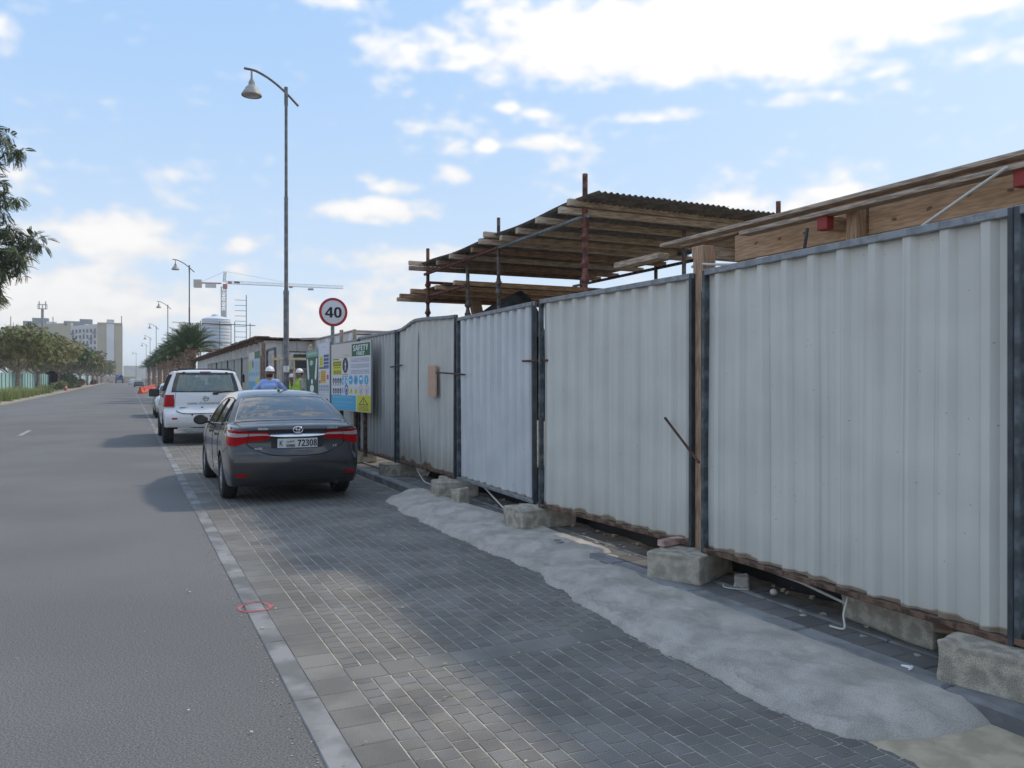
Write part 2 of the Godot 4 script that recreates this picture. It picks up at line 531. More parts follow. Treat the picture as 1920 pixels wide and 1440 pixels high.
func build_ground() -> void:
	M.asphalt = rough(0.132, 0.130, 0.128, 0.9, 0.045, 1.6, 0.07, 0.0, true, 0.26)
	M.asphalt.heightmap_enabled = false
	M.sand = rough(0.34, 0.28, 0.20, 0.95, 0.02, 1.0, 0.2)
	M.soil = rough(0.13, 0.11, 0.085, 0.95, 0.4, 4.0, 0.3, 1.0)
	M.jointing = rough(0.37, 0.335, 0.27, 0.95, 0.8, 5.0, 0.2)
	M.paver = tinted(rough(0.69, 0.69, 0.69, 0.85, 0.22, 3.0, 0.14, 0.0, true, 0.2))
	M.kerb = tinted(rough(0.6, 0.6, 0.6, 0.8, 0.45, 7.0, 0.22))
	M.cement = rough(0.385, 0.355, 0.315, 0.95, 0.45, 2.4, 0.14, 0.0, true, 0.18)
	M.concrete = rough(0.35, 0.315, 0.255, 0.92, 1.6, 3.0, 0.2, 0.0, true, 0.3)
	M.white_paint = rough(0.6, 0.6, 0.58, 0.8, 0.6, 6.0, 0.35)
	M.red_spray = rough(0.27, 0.095, 0.10, 0.9, 1.2, 4.0, 0.3)

	struct("ground", sheet(-2500, 2500, -500, 3500, -0.06), M.sand)
	struct("road", sheet(-6.8, 0.742, -25, 420, 0.0), M.asphalt)
	struct("verge", sheet(-60, -6.95, -25, 420, 0.06), rough(0.29, 0.245, 0.18, 0.95, 0.12, 3.0, 0.12))

	# worn lane dash
	var lane := sheet(-2.93, -2.81, 27.6, 30.4, 0.004)
	struct("lane_marking", lane, rough(0.30, 0.30, 0.29, 0.85, 0.9, 7.0, 0.3))
	# far lane marks, thin with distance
	for s in [62.0, 96.0, 130.0]:
		struct("lane_marking", sheet(-2.93, -2.81, s, s + 2.4, 0.004), rough(0.17, 0.17, 0.17, 0.85, 0.9, 7.0, 0.3))

	# left kerb along the planted verge
	var lk := Node3D.new(); lk.name = "verge_kerb"; add_child(lk); lk.set_meta("kind", "structure")
	var lkm := block_mesh(0.16, 0.985, 0.2, 0.015, lin(0.47, 0.45, 0.41).srgb_to_linear())
	for k in 60:
		part("kerb_stone", lkm, M.kerb, lk, Transform3D(Basis(), P(-6.88, 0.125 + rise(44.5 + k), 44.5 + k)))
	var rest := Geo.new()
	for k in 68: append_mesh(rest, lkm, P(-6.88, 0.125 + rise(k - 24.5), -24.5 + k))
	for k in 300: append_mesh(rest, lkm, P(-6.88, 0.125 + rise(104.5 + k), 104.5 + k))
	part("kerb_stone", rest, M.kerb, lk).set_meta("kind", "stuff")

	# ---- parking bay
	var bay := struct("parking_bay", sheet(0.742, 3.6, -8, 30, -0.0035), M.jointing)
	var far_bay := struct("parking_bay", sheet(0.742, 3.6, 30, 420, -0.003), rough(0.135, 0.133, 0.127, 0.9, 0.1, 3.0, 0.12))
	# flush kerb, one metre stones
	var fm := []
	for k in 4: fm.append(block_mesh(0.13, 0.992, 0.05, 0.006, Color(0.30, 0.30, 0.30) * (0.94 + 0.06 * k)))
	for k in range(-2, 45):
		part("kerb_stone", fm[absi(k * 7) % 4], M.kerb, bay, Transform3D(Basis(), P(0.810, 0.006 + rise(2.63 + k), 2.63 + k)))
	var fr := Geo.new()
	for k in range(45, 330): append_mesh(fr, fm[k % 4], P(0.810, 0.006 + rise(2.63 + k), 2.63 + k))
	part("kerb_stone", fr, M.kerb, far_bay).set_meta("kind", "stuff")
	# border slabs
	rng.seed = 7
	var sm := []
	for k in 8:
		var t := rng.randf_range(0.9, 1.1)
		sm.append(block_mesh(0.209, 0.2095, 0.03, 0.004, Color(0.245 * t, 0.237 * t, 0.215 * t), rng.randf_range(-0.0012, 0.0012)))
	for k in range(-4, 115):
		part("slab", sm[(k * 5 + 40 + (k * k) % 3) % 8], M.paver, bay, Transform3D(Basis(), P(0.981, 0.001 + rise(2.97 + k * 0.215), 2.97 + k * 0.215)))
	# setts in running bond, and the band of slabs that crosses them
	var pm := []
	for k in 14:
		var t := rng.randf_range(0.88, 1.10)
		var hue := rng.randf_range(-0.03, 0.03)
		pm.append(block_mesh(0.0960, 0.1000, 0.03, 0.0028, Color(0.242 * t * (1.0 + hue), 0.228 * t, 0.208 * t * (1.0 - hue)), rng.randf_range(-0.0014, 0.0014)))
	var all := []
	for col in 24:
		var x := 1.0885 + (col + 0.5) * 0.1036
		for row in 260:
			var s := 1.6 + row * 0.1075 + (0.054 if col % 2 else 0.0)
			var band := false
			for b in [4.40, 16.3, 28.2]:
				if absf(s - b) < 0.158: band = true
			if band: continue
			all.append([seen_size(x, s), x, s, rng.randi() % 14])
	# half setts that fill up to the band
	for b in [4.40, 16.3, 28.2]:
		for col in 12:
			part("slab", sm[(col * 3) % 8], M.paver, bay, Transform3D(Basis(), P(1.0885 + 0.1036 * (2 * col + 1) - 0.002, 0.001 + rise(b), b)))
	all.sort_custom(func(p, q): return p[0] > q[0])
	var stuff := Geo.new()
	for k in all.size():
		var a: Array = all[k]
		if k < 300: part("paver", pm[a[3]], M.paver, bay, Transform3D(Basis(), P(a[1], rise(a[2]), a[2])))
		else: append_mesh(stuff, pm[a[3]], P(a[1], rise(a[2]), a[2]))
	var half := []
	for k in 4: half.append(block_mesh(0.0955, 0.047, 0.03, 0.0045, Color(0.215, 0.208, 0.197) * (0.9 + 0.06 * k)))
	for b in [4.40, 16.3, 28.2]:
		for col in 24:
			var x := 1.0885 + (col + 0.5) * 0.1036
			for side in [-1.0, 1.0]:
				# gap between band edge and the nearest whole sett of this column
				var edge: float = b + side * 0.107
				var best := 9.0
				for row in 260:
					var s := 1.6 + row * 0.1075 + (0.054 if col % 2 else 0.0)
					if (s - b) * side >= 0.158 and absf(s - edge) < best: best = absf(s - edge)
				if best < 5.0 and best - 0.0537 > 0.02:
					append_mesh(stuff, block_mesh(0.0955, best - 0.0537 - 0.006, 0.03, 0.004, Color(0.215, 0.208, 0.197) * rng.randf_range(0.85, 1.1)), P(x, 0.0, b + side * (0.107 + (best - 0.0505) * 0.5)))
	part("paver", stuff, M.paver, bay).set_meta("kind", "stuff")
	# sprayed red survey ring across the flush kerb
	var ring := Geo.new()
	var rows := [PackedVector3Array(), PackedVector3Array()]
	for k in 41:
		var an := TAU * k / 40.0
		var w := 0.017 + 0.006 * sin(an * 3.0 + 1.0)
		for e in 2:
			var r := 0.118 + (w if e else -w)
			var rx := 0.815 + cos(an) * r * 0.92
			rows[e].append(P(rx, 0.0028 if rx < 0.742 else (0.0088 if rx < 0.876 else 0.0036), 5.98 + sin(an) * r * 1.02))
	ring.grid(rows)
	lone("survey_mark", "red sprayed ring across the flush kerb stones", "paint mark", ring, M.red_spray)

	# ---- raised kerb and pavement by the fence
	var pv := struct("pavement", sheet(3.74, 30, -8, 420, 0.085), M.soil)
	var km := []
	for k in 4: km.append(block_mesh(0.15, 0.99, 0.24, 0.018, Color(0.33, 0.335, 0.34) * (0.9 + 0.06 * k)))
	for k in range(-2, 46):
		part("kerb_stone", km[absi(k * 5) % 4], M.kerb, pv, Transform3D(Basis(), P(3.675, 0.112 + rise(2.18 + k), 2.18 + k)))
	var kr := Geo.new()
	for k in range(46, 330): append_mesh(kr, km[k % 4], P(3.675, 0.112 + rise(2.18 + k), 2.18 + k))
	part("kerb_stone", kr, M.kerb, pv).set_meta("kind", "stuff")
	var wm := []
	for k in 6: wm.append(block_mesh(0.205, 0.196, 0.03, 0.006, Color(0.22, 0.212, 0.20) * rng.randf_range(0.8, 1.1), rng.randf_range(-0.004, 0.004)))
	for k in 60:
		part("paver", wm[rng.randi() % 6], M.paver, pv, Transform3D(Basis(), P(3.856, 0.106, 1.6 + k * 0.2)))
	var strip := block_mesh(0.05, 0.99, 0.04, 0.008, Color(0.30, 0.30, 0.29))
	for k in 14: part("edging_stone", strip, M.kerb, pv, Transform3D(Basis(), P(3.99, 0.112, 1.8 + k)))
	for k in 60:
		part("paver", wm[rng.randi() % 6], M.paver, pv, Transform3D(Basis(), P(4.12, 0.096 + rng.randf_range(-0.006, 0.004), 1.6 + k * 0.2)))
	# sand blown against the kerb near the camera
	var sandm := rough(0.42, 0.36, 0.26, 0.95, 0.9, 6.0, 0.12)
	heap("sand_drift", "low drift of yellow sand at the near end of the cement ramp", "sand", sandm, 1.5, 2.75, 0.018, func(s): return lerpf(2.75, 2.98, ease01(1.5, 2.75, s)), func(_s): return 3.61, 0.0, 3)

	# ---- cement ramps poured against the kerb
	heap("cement_ramp", "long rough grey cement ramp against the kerb, nearer one with the rounded end", "cement ramp", M.cement, 2.42, 6.25, 0.104,
		func(s): return curve([[2.4, 3.5], [2.47, 3.2], [2.7, 2.93], [3.2, 2.83], [4.2, 2.86], [5.2, 2.97], [5.9, 3.06], [6.15, 3.2], [6.25, 3.5]], s),
		func(s): return 3.606 if s < 4.0 else lerpf(3.606, 3.80, ease01(4.3, 5.6, s)), 1.0, 11)
	heap("cement_ramp", "paler grey cement ramp along the kerb behind the dark sedan, farther one", "cement ramp", M.cement, 5.95, 10.85, 0.130,
		func(s): return curve([[5.9, 3.4], [6.05, 3.12], [7.0, 3.06], [8.5, 3.05], [9.8, 3.07], [10.6, 3.14], [10.85, 3.45]], s),
		func(s): return lerpf(3.84, 3.70, ease01(7.0, 10.0, s)), 1.0, 23)

# a lump of poured or blown material lying from s0 to s1 between two edges
func heap(called: String, label: String, cat: String, m: Material, s0: float, s1: float, hgt: float, left: Callable, right: Callable, lumpy: float, sd: int) -> void:
	var f := FastNoiseLite.new(); f.seed = sd; f.frequency = 1.0; f.fractal_octaves = 3; f.noise_type = FastNoiseLite.TYPE_SIMPLEX_SMOOTH
	var f2 := FastNoiseLite.new(); f2.seed = sd + 1; f2.frequency = 1.0; f2.fractal_octaves = 4
	var n := int((s1 - s0) / 0.0135)
	var rows := []
	for k in n + 1:
		var s := lerpf(s0, s1, float(k) / n)
		var row := PackedVector3Array()
		var xl: float = left.call(s) + f.get_noise_2d(s * 1.3, 7.0) * 0.07 + f2.get_noise_2d(s * 9.0, 3.0) * 0.022
		var xr: float = right.call(s)
		xl = minf(xl, xr - 0.01)
		var near := minf(s - s0, s1 - s)
		var ends := sqrt(clampf(near / 0.16, 0.0, 1.0))
		for j in 66:
			var t := j / 65.0
			var x := lerpf(xl, xr, pow(t, 1.6))
			var w := xr - xl
			var q := clampf((x - xl) / maxf(w, 0.05), 0.0, 1.0)
			var lip := sqrt(clampf((x - xl) / 0.045, 0.0, 1.0)) * ends
			var body := 1.0 - pow(1.0 - q, 1.7)
			var y := -0.008 + lip * (0.042 * lumpy + 0.012 * (1.0 - lumpy) + (hgt - 0.034 * lumpy) * body)
			var calm := 1.0 - 0.6 * ease01(0.8, 1.0, t)
			y += lip * calm * lumpy * (f.get_noise_2d(x * 1.8, s * 1.2) * 0.032 + f2.get_noise_2d(x * 7.0, s * 6.0) * 0.012 + f2.get_noise_2d(x * 45.0, s * 45.0) * (0.0025 + 0.010 * ease01(0.4, 0.0, q)))
			row.append(P(x, y, s))
		rows.append(row)
	var g := Geo.new()
	g.grid(rows)
	lone(called, label, cat, g, m)

# ------------------------------------------------------------------ hoarding along the pavement
func stained(seed_: int, base: Color, dirt: float, drip: float) -> ImageTexture:
	var n := FastNoiseLite.new(); n.seed = seed_; n.frequency = 0.03; n.fractal_octaves = 4
	var n2 := FastNoiseLite.new(); n2.seed = seed_ + 9; n2.frequency = 0.008; n2.fractal_octaves = 3
	var im := Image.create(384, 384, false, Image.FORMAT_RGB8)
	var rust := Color(0.36, 0.25, 0.14)
	for x in 384:
		var rise := 0.007 + dirt * maxf(0.0, n2.get_noise_2d(x * 1.6, 9.0) + 0.10) * 0.034
		for y in 384:
			var up := 1.0 - y / 383.0
			var c := base
			var streak := n.get_noise_2d(x * 3.0, y * 0.12) * 0.012 + n2.get_noise_2d(x, y) * 0.035
			c = Color(c.r + streak, c.g + streak, c.b + streak * 0.9)
			# brown dirt that climbed up from the bottom rail
			var d := ease01(rise * 1.25, rise * 0.65, up + n.get_noise_2d(x, y) * 0.006)
			c = c.lerp(rust.lerp(Color(0.42, 0.36, 0.25), clampf(n.get_noise_2d(x * 2.0, y * 2.0) + 0.5, 0, 1)), d * (0.5 + 0.25 * dirt))
			c = c.lerp(Color(0.50, 0.47, 0.40), ease01(0.22, 0.0, up) * 0.22 * dirt)
			# thin vertical runs
			var run := maxf(0.0, n.get_noise_2d(x * 9.0, 40.0) - 0.33) * drip * ease01(0.9, 0.1, absf(up - 0.4))
			c = c.lerp(Color(0.38, 0.36, 0.32), clampf(run, 0, 0.5))
			if n.get_noise_2d(x * 37.0, y * 37.0) > 0.62 and n.get_noise_2d(x * 11.0, y * 13.0) > 0.3: c = c.darkened(0.35)
			im.set_pixel(x, y, c)
	return ImageTexture.create_from_image(im)

func sheet_material(seed_: int, base: Color, dirt: float, drip: float) -> StandardMaterial3D:
	var m := StandardMaterial3D.new()
	m.albedo_texture = stained(seed_, base, dirt, drip)
	m.roughness = 0.42; m.metallic_specular = 0.45
	return m

# trapezoid profile points along 0..w: [x, z]
func trapezoid(w: float, pitch: float, depth: float, flat_: float, slope: float) -> Array:
	var out := [[0.0, 0.0]]
	var x := pitch * 0.32
	while x < w - 0.03:
		for e in [[0.0, 0.0], [slope, depth], [flat_ + slope, depth], [flat_ + 2.0 * slope, 0.0]]:
			if x + e[0] < w: out.append([x + e[0], e[1]])
		x += pitch
	out.append([w, 0.0])
	return out

func panel(a: Vector2, b: Vector2, label: String, m: Material, pitch: float, opts := {}) -> Node3D:
	# a is the far end, b the near one, as (x, s)
	var d := Vector3(b.x - a.x, 0, -(b.y - a.y))
	var w := d.length()
	var o := thing("fence_panel", label, "fence panel", P(a.x, 0, a.y), atan2(-d.z, d.x), "white corrugated hoarding panels on concrete blocks")
	var y0: float = opts.get("y0", 0.34)
	var y1: float = opts.get("y1", 2.43)
	var pr := trapezoid(w - 0.06, pitch, opts.get("depth", 0.034), opts.get("flat", 0.05), opts.get("slope", 0.030))
	var bend: Callable = opts.get("bend", func(bx, by): return Vector3(0, 0, 0.007 * sin(bx * 8.0 + a.y) * sin(by * 4.4 + a.y * 2.0)))
	var g := Geo.new()
	var nr := 14
	for k in pr.size() - 1:
		var steps := 1 if absf(pr[k][1] - pr[k + 1][1]) > 0.001 else 3
		for e in steps:
			var xa: float = lerpf(pr[k][0], pr[k + 1][0], float(e) / steps) + 0.03
			var xb: float = lerpf(pr[k][0], pr[k + 1][0], float(e + 1) / steps) + 0.03
			var za: float = lerpf(pr[k][1], pr[k + 1][1], float(e) / steps)
			var zb: float = lerpf(pr[k][1], pr[k + 1][1], float(e + 1) / steps)
			for r in nr:
				var ya := lerpf(y0 + 0.02, y1 - 0.02, float(r) / nr)
				var yb := lerpf(y0 + 0.02, y1 - 0.02, float(r + 1) / nr)
				var q := [Vector3(xa, ya, za), Vector3(xb, ya, zb), Vector3(xb, yb, zb), Vector3(xa, yb, za)]
				for z in 4: q[z] = q[z] + bend.call(q[z].x / w, (q[z].y - y0) / (y1 - y0))
				g.quad(q[0], q[1], q[2], q[3], Vector2(xa / w, 1.0 - float(r + 1) / nr), Vector2(xb / w, 1.0 - float(r) / nr))
	part("corrugated_sheet", g, m, o)
	var front: float = opts.get("depth", 0.034) + 0.014
	if opts.get("rails", true):
		var t := Geo.new()
		var pts := []
		for k in 13:
			var x := w * k / 12.0
			pts.append(Vector3(x, y1, front * 0.5) + bend.call(k / 12.0, 1.0))
		for k in 12: t.bar(pts[k], pts[k + 1] + (pts[k + 1] - pts[k]).normalized() * 0.002, 0.05, 0.045, 0.004)
		part("top_rail", t, M.galv, o)
		var r := Geo.new()
		r.bar(Vector3(0, y0, front * 0.5), Vector3(w, y0, front * 0.5), 0.052, 0.034, 0.004)
		part("bottom_rail", r, M.rust if opts.get("rusty", true) else M.galv, o)
	for e in [0, 1]:
		if not opts.get("stile%d" % e, true): continue
		var st := Geo.new()
		var x := 0.014 if e == 0 else w - 0.014
		var foot: Vector3 = Vector3(x, y0 - 0.02, front * 0.5 + 0.001) + bend.call(x / w, 0.0)
		var head: Vector3 = Vector3(x, y1 + 0.021, front * 0.5 + 0.001) + bend.call(x / w, 1.0)
		st.bar(foot, head, 0.032, 0.052, 0.005, Vector3.BACK)
		part("stile", st, M.dark_steel if e == 1 else M.steel, o)
	return o

func rock(w: float, h: float, d: float, sd: int, rough_ := 0.011, n := 18, bulge := 0.06) -> Geo:
	# a worn concrete block: cube sphere-ish grid with rounded, chipped edges, standing on y = 0
	var f := FastNoiseLite.new(); f.seed = sd; f.frequency = 5.0; f.fractal_octaves = 4
	var g := Geo.new()
	var hs := Vector3(w, h, d) * 0.5
	var rad := minf(hs.x, minf(hs.y, hs.z)) * 0.17
	for face in 6:
		var ax := face / 2
		var s := 1.0 if face % 2 == 0 else -1.0
		var e1 := (ax + 1) % 3
		var e2 := (ax + 2) % 3
		var rows := []
		for r in n + 1:
			var row := PackedVector3Array()
			for k in n + 1:
				var p := Vector3.ZERO
				p[ax] = s
				p[e1] = (2.0 * k / n - 1.0)
				p[e2] = (2.0 * r / n - 1.0)
				p[e1] = signf(p[e1]) * pow(absf(p[e1]), 0.7)
				p[e2] = signf(p[e2]) * pow(absf(p[e2]), 0.7)
				var q := p * hs
				var inner := Vector3(clampf(q.x, -hs.x + rad, hs.x - rad), clampf(q.y, -hs.y + rad, hs.y - rad), clampf(q.z, -hs.z + rad, hs.z - rad))
				var dl := (q - inner)
				var ln := dl.length()
				if ln > rad: q = inner + dl / ln * rad
				var nn := (q - inner).normalized()
				q += nn * (f.get_noise_3dv(q * 7.0) * rough_ * 0.35 + f.get_noise_3dv(q * 1.0) * rough_ + f.get_noise_3dv(q * 0.25) * rough_ * bulge * 20.0)
				row.append(q + Vector3(0, hs.y - 0.004, 0))
			rows.append(row)
		g.grid(rows, false, s < 0)
	return g

func concrete_block(x: float, s: float, turn: float, w: float, h: float, d: float, sd: int, label: String, y := 0.098, called := "concrete_block") -> void:
	lone(called, label, "concrete block", rock(w, h, d, sd), M.concrete, Transform3D(Basis(Vector3.UP, turn), P(x, y, s)), "concrete blocks under the hoarding")

func pin(a: Vector3, b: Vector3, r: float, label: String, m: Material, called := "steel_pin", cat := "steel bar") -> void:
	var g := Geo.new()
	g.tube([a, a.lerp(b, 0.5), b], r, 8)
	lone(called, label, cat, g, m, Transform3D(), "steel bars pinning the hoarding panels together")

func cable(pts: Array, r: float, label: String, m: Material, called := "cable", cat := "cable") -> void:
	var c := Curve3D.new()
	for k in pts.size():
		var tan: Vector3 = (pts[mini(k + 1, pts.size() - 1)] - pts[maxi(k - 1, 0)]) / 6.0
		c.add_point(pts[k], -tan, tan)
	var g := Geo.new()
	var bake := c.tessellate(4, 3)
	var arr := []
	for p in bake: arr.append(p)
	g.tube(arr, r, 6)
	lone(called, label, cat, g, m)

func build_fence() -> void:
	M.galv = rough(0.23, 0.245, 0.26, 0.5, 1.5, 5.0, 0.15, 0.0, false); M.galv.metallic = 0.35
	M.steel = rough(0.07, 0.085, 0.095, 0.5, 1.2, 8.0, 0.35, 0.0, false)
	M.dark_steel = rough(0.045, 0.053, 0.06, 0.5, 1.2, 5.0, 0.2, 0.0, false)
	M.rust = rough(0.105, 0.062, 0.042, 0.85, 1.6, 5.0, 0.4, 0.0, false)
	M.rust_dark = rough(0.085, 0.036, 0.024, 0.8, 1.6, 5.0, 0.4, 0.0, false)
	M.timber = wood(0.53, 0.355, 0.225, 0.15); M.timber_x = wood(0.50, 0.33, 0.20, 0.25, 0); M.timber_y = wood(0.38, 0.245, 0.155, 0.22, 1)
	M.timber_pale = wood(0.55, 0.42, 0.28, 0.25, 1); M.timber_pale_x = wood(0.55, 0.42, 0.28, 0.25, 0)
	M.timber_grey = wood(0.36, 0.285, 0.22, 0.28); M.timber_grey_x = wood(0.46, 0.37, 0.28, 0.25, 0); M.timber_grey_y = wood(0.36, 0.285, 0.22, 0.28, 1)
	M.timber_dark = wood(0.25, 0.165, 0.115, 0.28); M.timber_dark_x = wood(0.32, 0.21, 0.145, 0.28, 0)
	M.white_cable = mat(0.55, 0.53, 0.48, 0.6)
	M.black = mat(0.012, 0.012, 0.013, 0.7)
	var wall_a := sheet_material(3, Color(0.79, 0.785, 0.755), 0.5, 0.8)
	var wall_b := sheet_material(8, Color(0.785, 0.78, 0.75), 0.7, 0.6)
	var wall_c := sheet_material(14, Color(0.77, 0.78, 0.785), 0.15, 0.5)
	var wall_d := sheet_material(21, Color(0.74, 0.735, 0.71), 1.5, 1.4)
	var wall_e := sheet_material(33, Color(0.70, 0.70, 0.685), 0.7, 1.0)
	# near ones out of the frame, which shade the near pavement
	panel(Vector2(3.98, 0.03), Vector2(4.0, -2.4), "white corrugated hoarding panel nearest the camera, past the right edge", wall_b, 0.235, {"y0": 0.35})
	panel(Vector2(3.912, 2.499), Vector2(3.95, 0.06), "white corrugated hoarding panel at the right edge, past the largest one", wall_a, 0.235, {"y0": 0.35})
	panel(Vector2(3.973, 4.934), Vector2(3.916, 2.504), "largest white corrugated panel, before the timber shelter, with dirt along its rusty foot", wall_a, 0.235, {"y0": 0.335})
	panel(Vector2(3.875, 7.434), Vector2(4.013, 5.11), "white corrugated panel between the tied joint and the bluish panel, rust blotches at its foot", wall_b, 0.235, {"y0": 0.335})
	panel(Vector2(3.966, 9.97), Vector2(3.897, 7.61), "bluish white corrugated panel with narrow clean ribs and grey bottom rail", wall_c, 0.225, {"rusty": false, "flat": 0.085, "depth": 0.036})
	# the dented one: its top rail has bowed up and a crease runs down it
	var dent := func(x: float, y: float) -> Vector3:
		var bow := (0.115 * ease01(0.02, 0.34, x) - 0.05 * ease01(0.36, 1.0, x)) * pow(y, 4.0)
		var z := 0.055 * exp(-pow((x - 0.46 - 0.03 * (1.0 - y)) / 0.045, 2.0)) * sin(minf(1.0, y * 1.1) * PI)
		z += 0.02 * sin(x * 7.0) * sin(y * 4.0)
		return Vector3(0, bow, z)
	var pd := panel(Vector2(3.95, 12.6), Vector2(4.02, 10.23), "dented white panel with a crease down its middle, bowed top rail and brown dirt stains", wall_d, 0.235, {"bend": dent, "depth": 0.018, "y0": 0.33})
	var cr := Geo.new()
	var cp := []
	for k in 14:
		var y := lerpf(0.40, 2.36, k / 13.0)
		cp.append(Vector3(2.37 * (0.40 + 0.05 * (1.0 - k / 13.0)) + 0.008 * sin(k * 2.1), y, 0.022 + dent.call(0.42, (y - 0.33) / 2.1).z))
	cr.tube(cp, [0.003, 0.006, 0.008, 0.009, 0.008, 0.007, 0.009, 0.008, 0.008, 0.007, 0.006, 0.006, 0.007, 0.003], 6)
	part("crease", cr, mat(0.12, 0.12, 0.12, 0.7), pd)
	panel(Vector2(3.97, 15.05), Vector2(3.95, 12.65), "grey white corrugated panel right of the large safety board", wall_e, 0.20, {"y0": 0.33})
	panel(Vector2(4.0, 17.5), Vector2(3.97, 15.1), "grey white corrugated panel behind the large safety board", wall_e, 0.20, {"y0": 0.33, "y1": 2.40})
	panel(Vector2(4.0, 19.95), Vector2(4.0, 17.55), "grey white corrugated panel behind the green evacuation board", wall_e, 0.20, {"y0": 0.33, "y1": 2.36})

	# blocks the panels stand on
	concrete_block(3.965, 5.12, deg_to_rad(27), 0.62, 0.215, 0.44, 5, "long worn concrete block under the joint by the timber post")
	concrete_block(3.90, 7.55, deg_to_rad(4), 0.66, 0.215, 0.40, 6, "pale block under the joint between bluish panel and tied panel")
	concrete_block(3.92, 10.05, deg_to_rad(-9), 0.56, 0.205, 0.42, 7, "rounded concrete block at the far end of the bluish panel")
	concrete_block(3.93, 12.62, deg_to_rad(3), 0.52, 0.21, 0.36, 8, "concrete block under the far end of the dented panel")
	concrete_block(4.23, 3.42, deg_to_rad(84), 0.72, 0.245, 0.28, 9, "yellowish concrete block lying in shade under the largest panel")
	concrete_block(3.94, 2.42, deg_to_rad(-76), 0.80, 0.225, 0.40, 10, "pitted concrete block at the right edge, nearest the camera")
	concrete_block(4.0, 15.1, deg_to_rad(5), 0.5, 0.21, 0.36, 12, "concrete block in the shade behind the dark sedan")
	concrete_block(4.10, 10.6, deg_to_rad(12), 0.3, 0.2, 0.25, 17, "small upright concrete stump under the dented panel")
	lone("stone", "short round concrete stump standing before the rounded block", "stone", rock(0.17, 0.20, 0.17, 31, 0.02), M.concrete, Transform3D(Basis(Vector3.UP, 0.4), P(3.70, 0.098, 9.32)))
	lone("stone", "small grey stone at the right foot of the long worn block", "stone", rock(0.125, 0.09, 0.10, 32, 0.02), M.cement, Transform3D(Basis(Vector3.UP, 0.9), P(4.07, 0.10, 4.66)))
	var brick := Geo.new(); brick.box(Vector3(0.075, 0.052, 0.26), Transform3D(), 0.006)
	lone("pink_brick", "flat pink brick wedged under the panel on the long worn block", "brick", brick, rough(0.42, 0.27, 0.235, 0.9, 1.2, 8.0, 0.3), Transform3D(Basis(Vector3.UP, deg_to_rad(-78)), P(3.90, 0.338, 5.27)))
	var eggm := Geo.new(); eggm.ball(Vector3.ZERO, Vector3(0.026, 0.023, 0.026), 8)
	lone("pebble", "round white pebble on the pavement under the largest panel", "pebble", eggm, mat(0.6, 0.57, 0.5, 0.6), Transform3D(Basis(), P(4.10, 0.126, 4.36)))
	# black sheeting along the inner foot of the hoarding
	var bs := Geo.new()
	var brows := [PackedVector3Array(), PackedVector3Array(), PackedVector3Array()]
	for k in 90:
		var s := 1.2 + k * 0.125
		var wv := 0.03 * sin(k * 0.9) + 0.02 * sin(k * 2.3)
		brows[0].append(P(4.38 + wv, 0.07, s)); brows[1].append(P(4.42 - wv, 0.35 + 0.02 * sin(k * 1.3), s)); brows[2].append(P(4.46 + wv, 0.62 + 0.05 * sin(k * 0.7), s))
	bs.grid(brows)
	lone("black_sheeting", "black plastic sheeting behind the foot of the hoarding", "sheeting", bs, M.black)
	# debris under the panels
	rng.seed = 4
	var chip := rock(0.04, 0.025, 0.035, 44, 0.02, 4)
	var chips := []
	for k in 240: chips.append(Transform3D(Basis(Vector3.UP, rng.randf() * TAU).scaled(Vector3.ONE * rng.randf_range(0.2, 1.1)), P(rng.randf_range(3.9, 4.7), 0.09, rng.randf_range(2.5, 14.0))))
	var rub := multi("rubble", chip.mesh(), M.concrete, chips, [], self)
	rub.set_meta("kind", "stuff"); tag(rub, "scattered chips of concrete and stone on the soil under the hoarding", "rubble")
	# plank sticking out under the largest panel, and the loose wires
	var pk := Geo.new(); pk.bar(P(3.99, 0.27, 3.02), P(4.5, 0.22, 2.35), 0.18, 0.025, 0.003)
	lone("plank", "loose board lying under the foot of the largest panel", "plank", pk, M.timber_dark)
	cable([P(3.97, 0.36, 3.58), P(3.945, 0.30, 3.57), P(3.90, 0.20, 3.56), P(3.87, 0.128, 3.53), P(3.85, 0.122, 3.62)], 0.0065, "white cord hanging from the foot of the largest panel", M.white_cable, "cord", "cord")
	cable([P(3.99, 0.30, 5.05), P(4.05, 0.29, 4.5), P(4.10, 0.25, 4.1), P(4.14, 0.18, 3.7)], 0.009, "pale pipe sloping down in the shade under the largest panel", M.white_cable, "pipe", "pipe")
	cable([P(3.98, 0.3, 9.2), P(3.93, 0.2, 8.7), P(3.88, 0.13, 8.3), P(3.84, 0.112, 7.95)], 0.010, "grey wire drooping under the bluish panel to the ground", M.white_cable, "wire", "wire")
	cable([P(4.0, 0.3, 11.9), P(3.97, 0.2, 11.6), P(3.95, 0.13, 11.3), P(3.98, 0.11, 10.9)], 0.010, "grey wire drooping under the dented panel", M.white_cable, "wire", "wire")
	cable([P(3.96, 0.117, 4.72), P(3.91, 0.116, 4.66), P(3.94, 0.116, 4.58), P(4.02, 0.116, 4.52)], 0.004, "thin white string lying by the small grey stone", M.white_cable, "string", "string")
	cable([P(3.70, 0.118, 2.93), P(3.685, 0.119, 2.915), P(3.675, 0.121, 2.93), P(3.66, 0.118, 2.96), P(3.665, 0.118, 2.905), P(3.64, 0.12, 2.90)], 0.005, "small twist of white plastic on the kerb stone", mat(0.7, 0.7, 0.7, 0.5), "plastic_scrap", "litter")
	cable([P(3.98, 0.16, 2.95), P(3.93, 0.15, 2.93), P(3.87, 0.19, 2.87), P(3.82, 0.21, 2.82)], 0.011, "rag end of white cord beside the pitted block", M.white_cable, "cord", "cord")
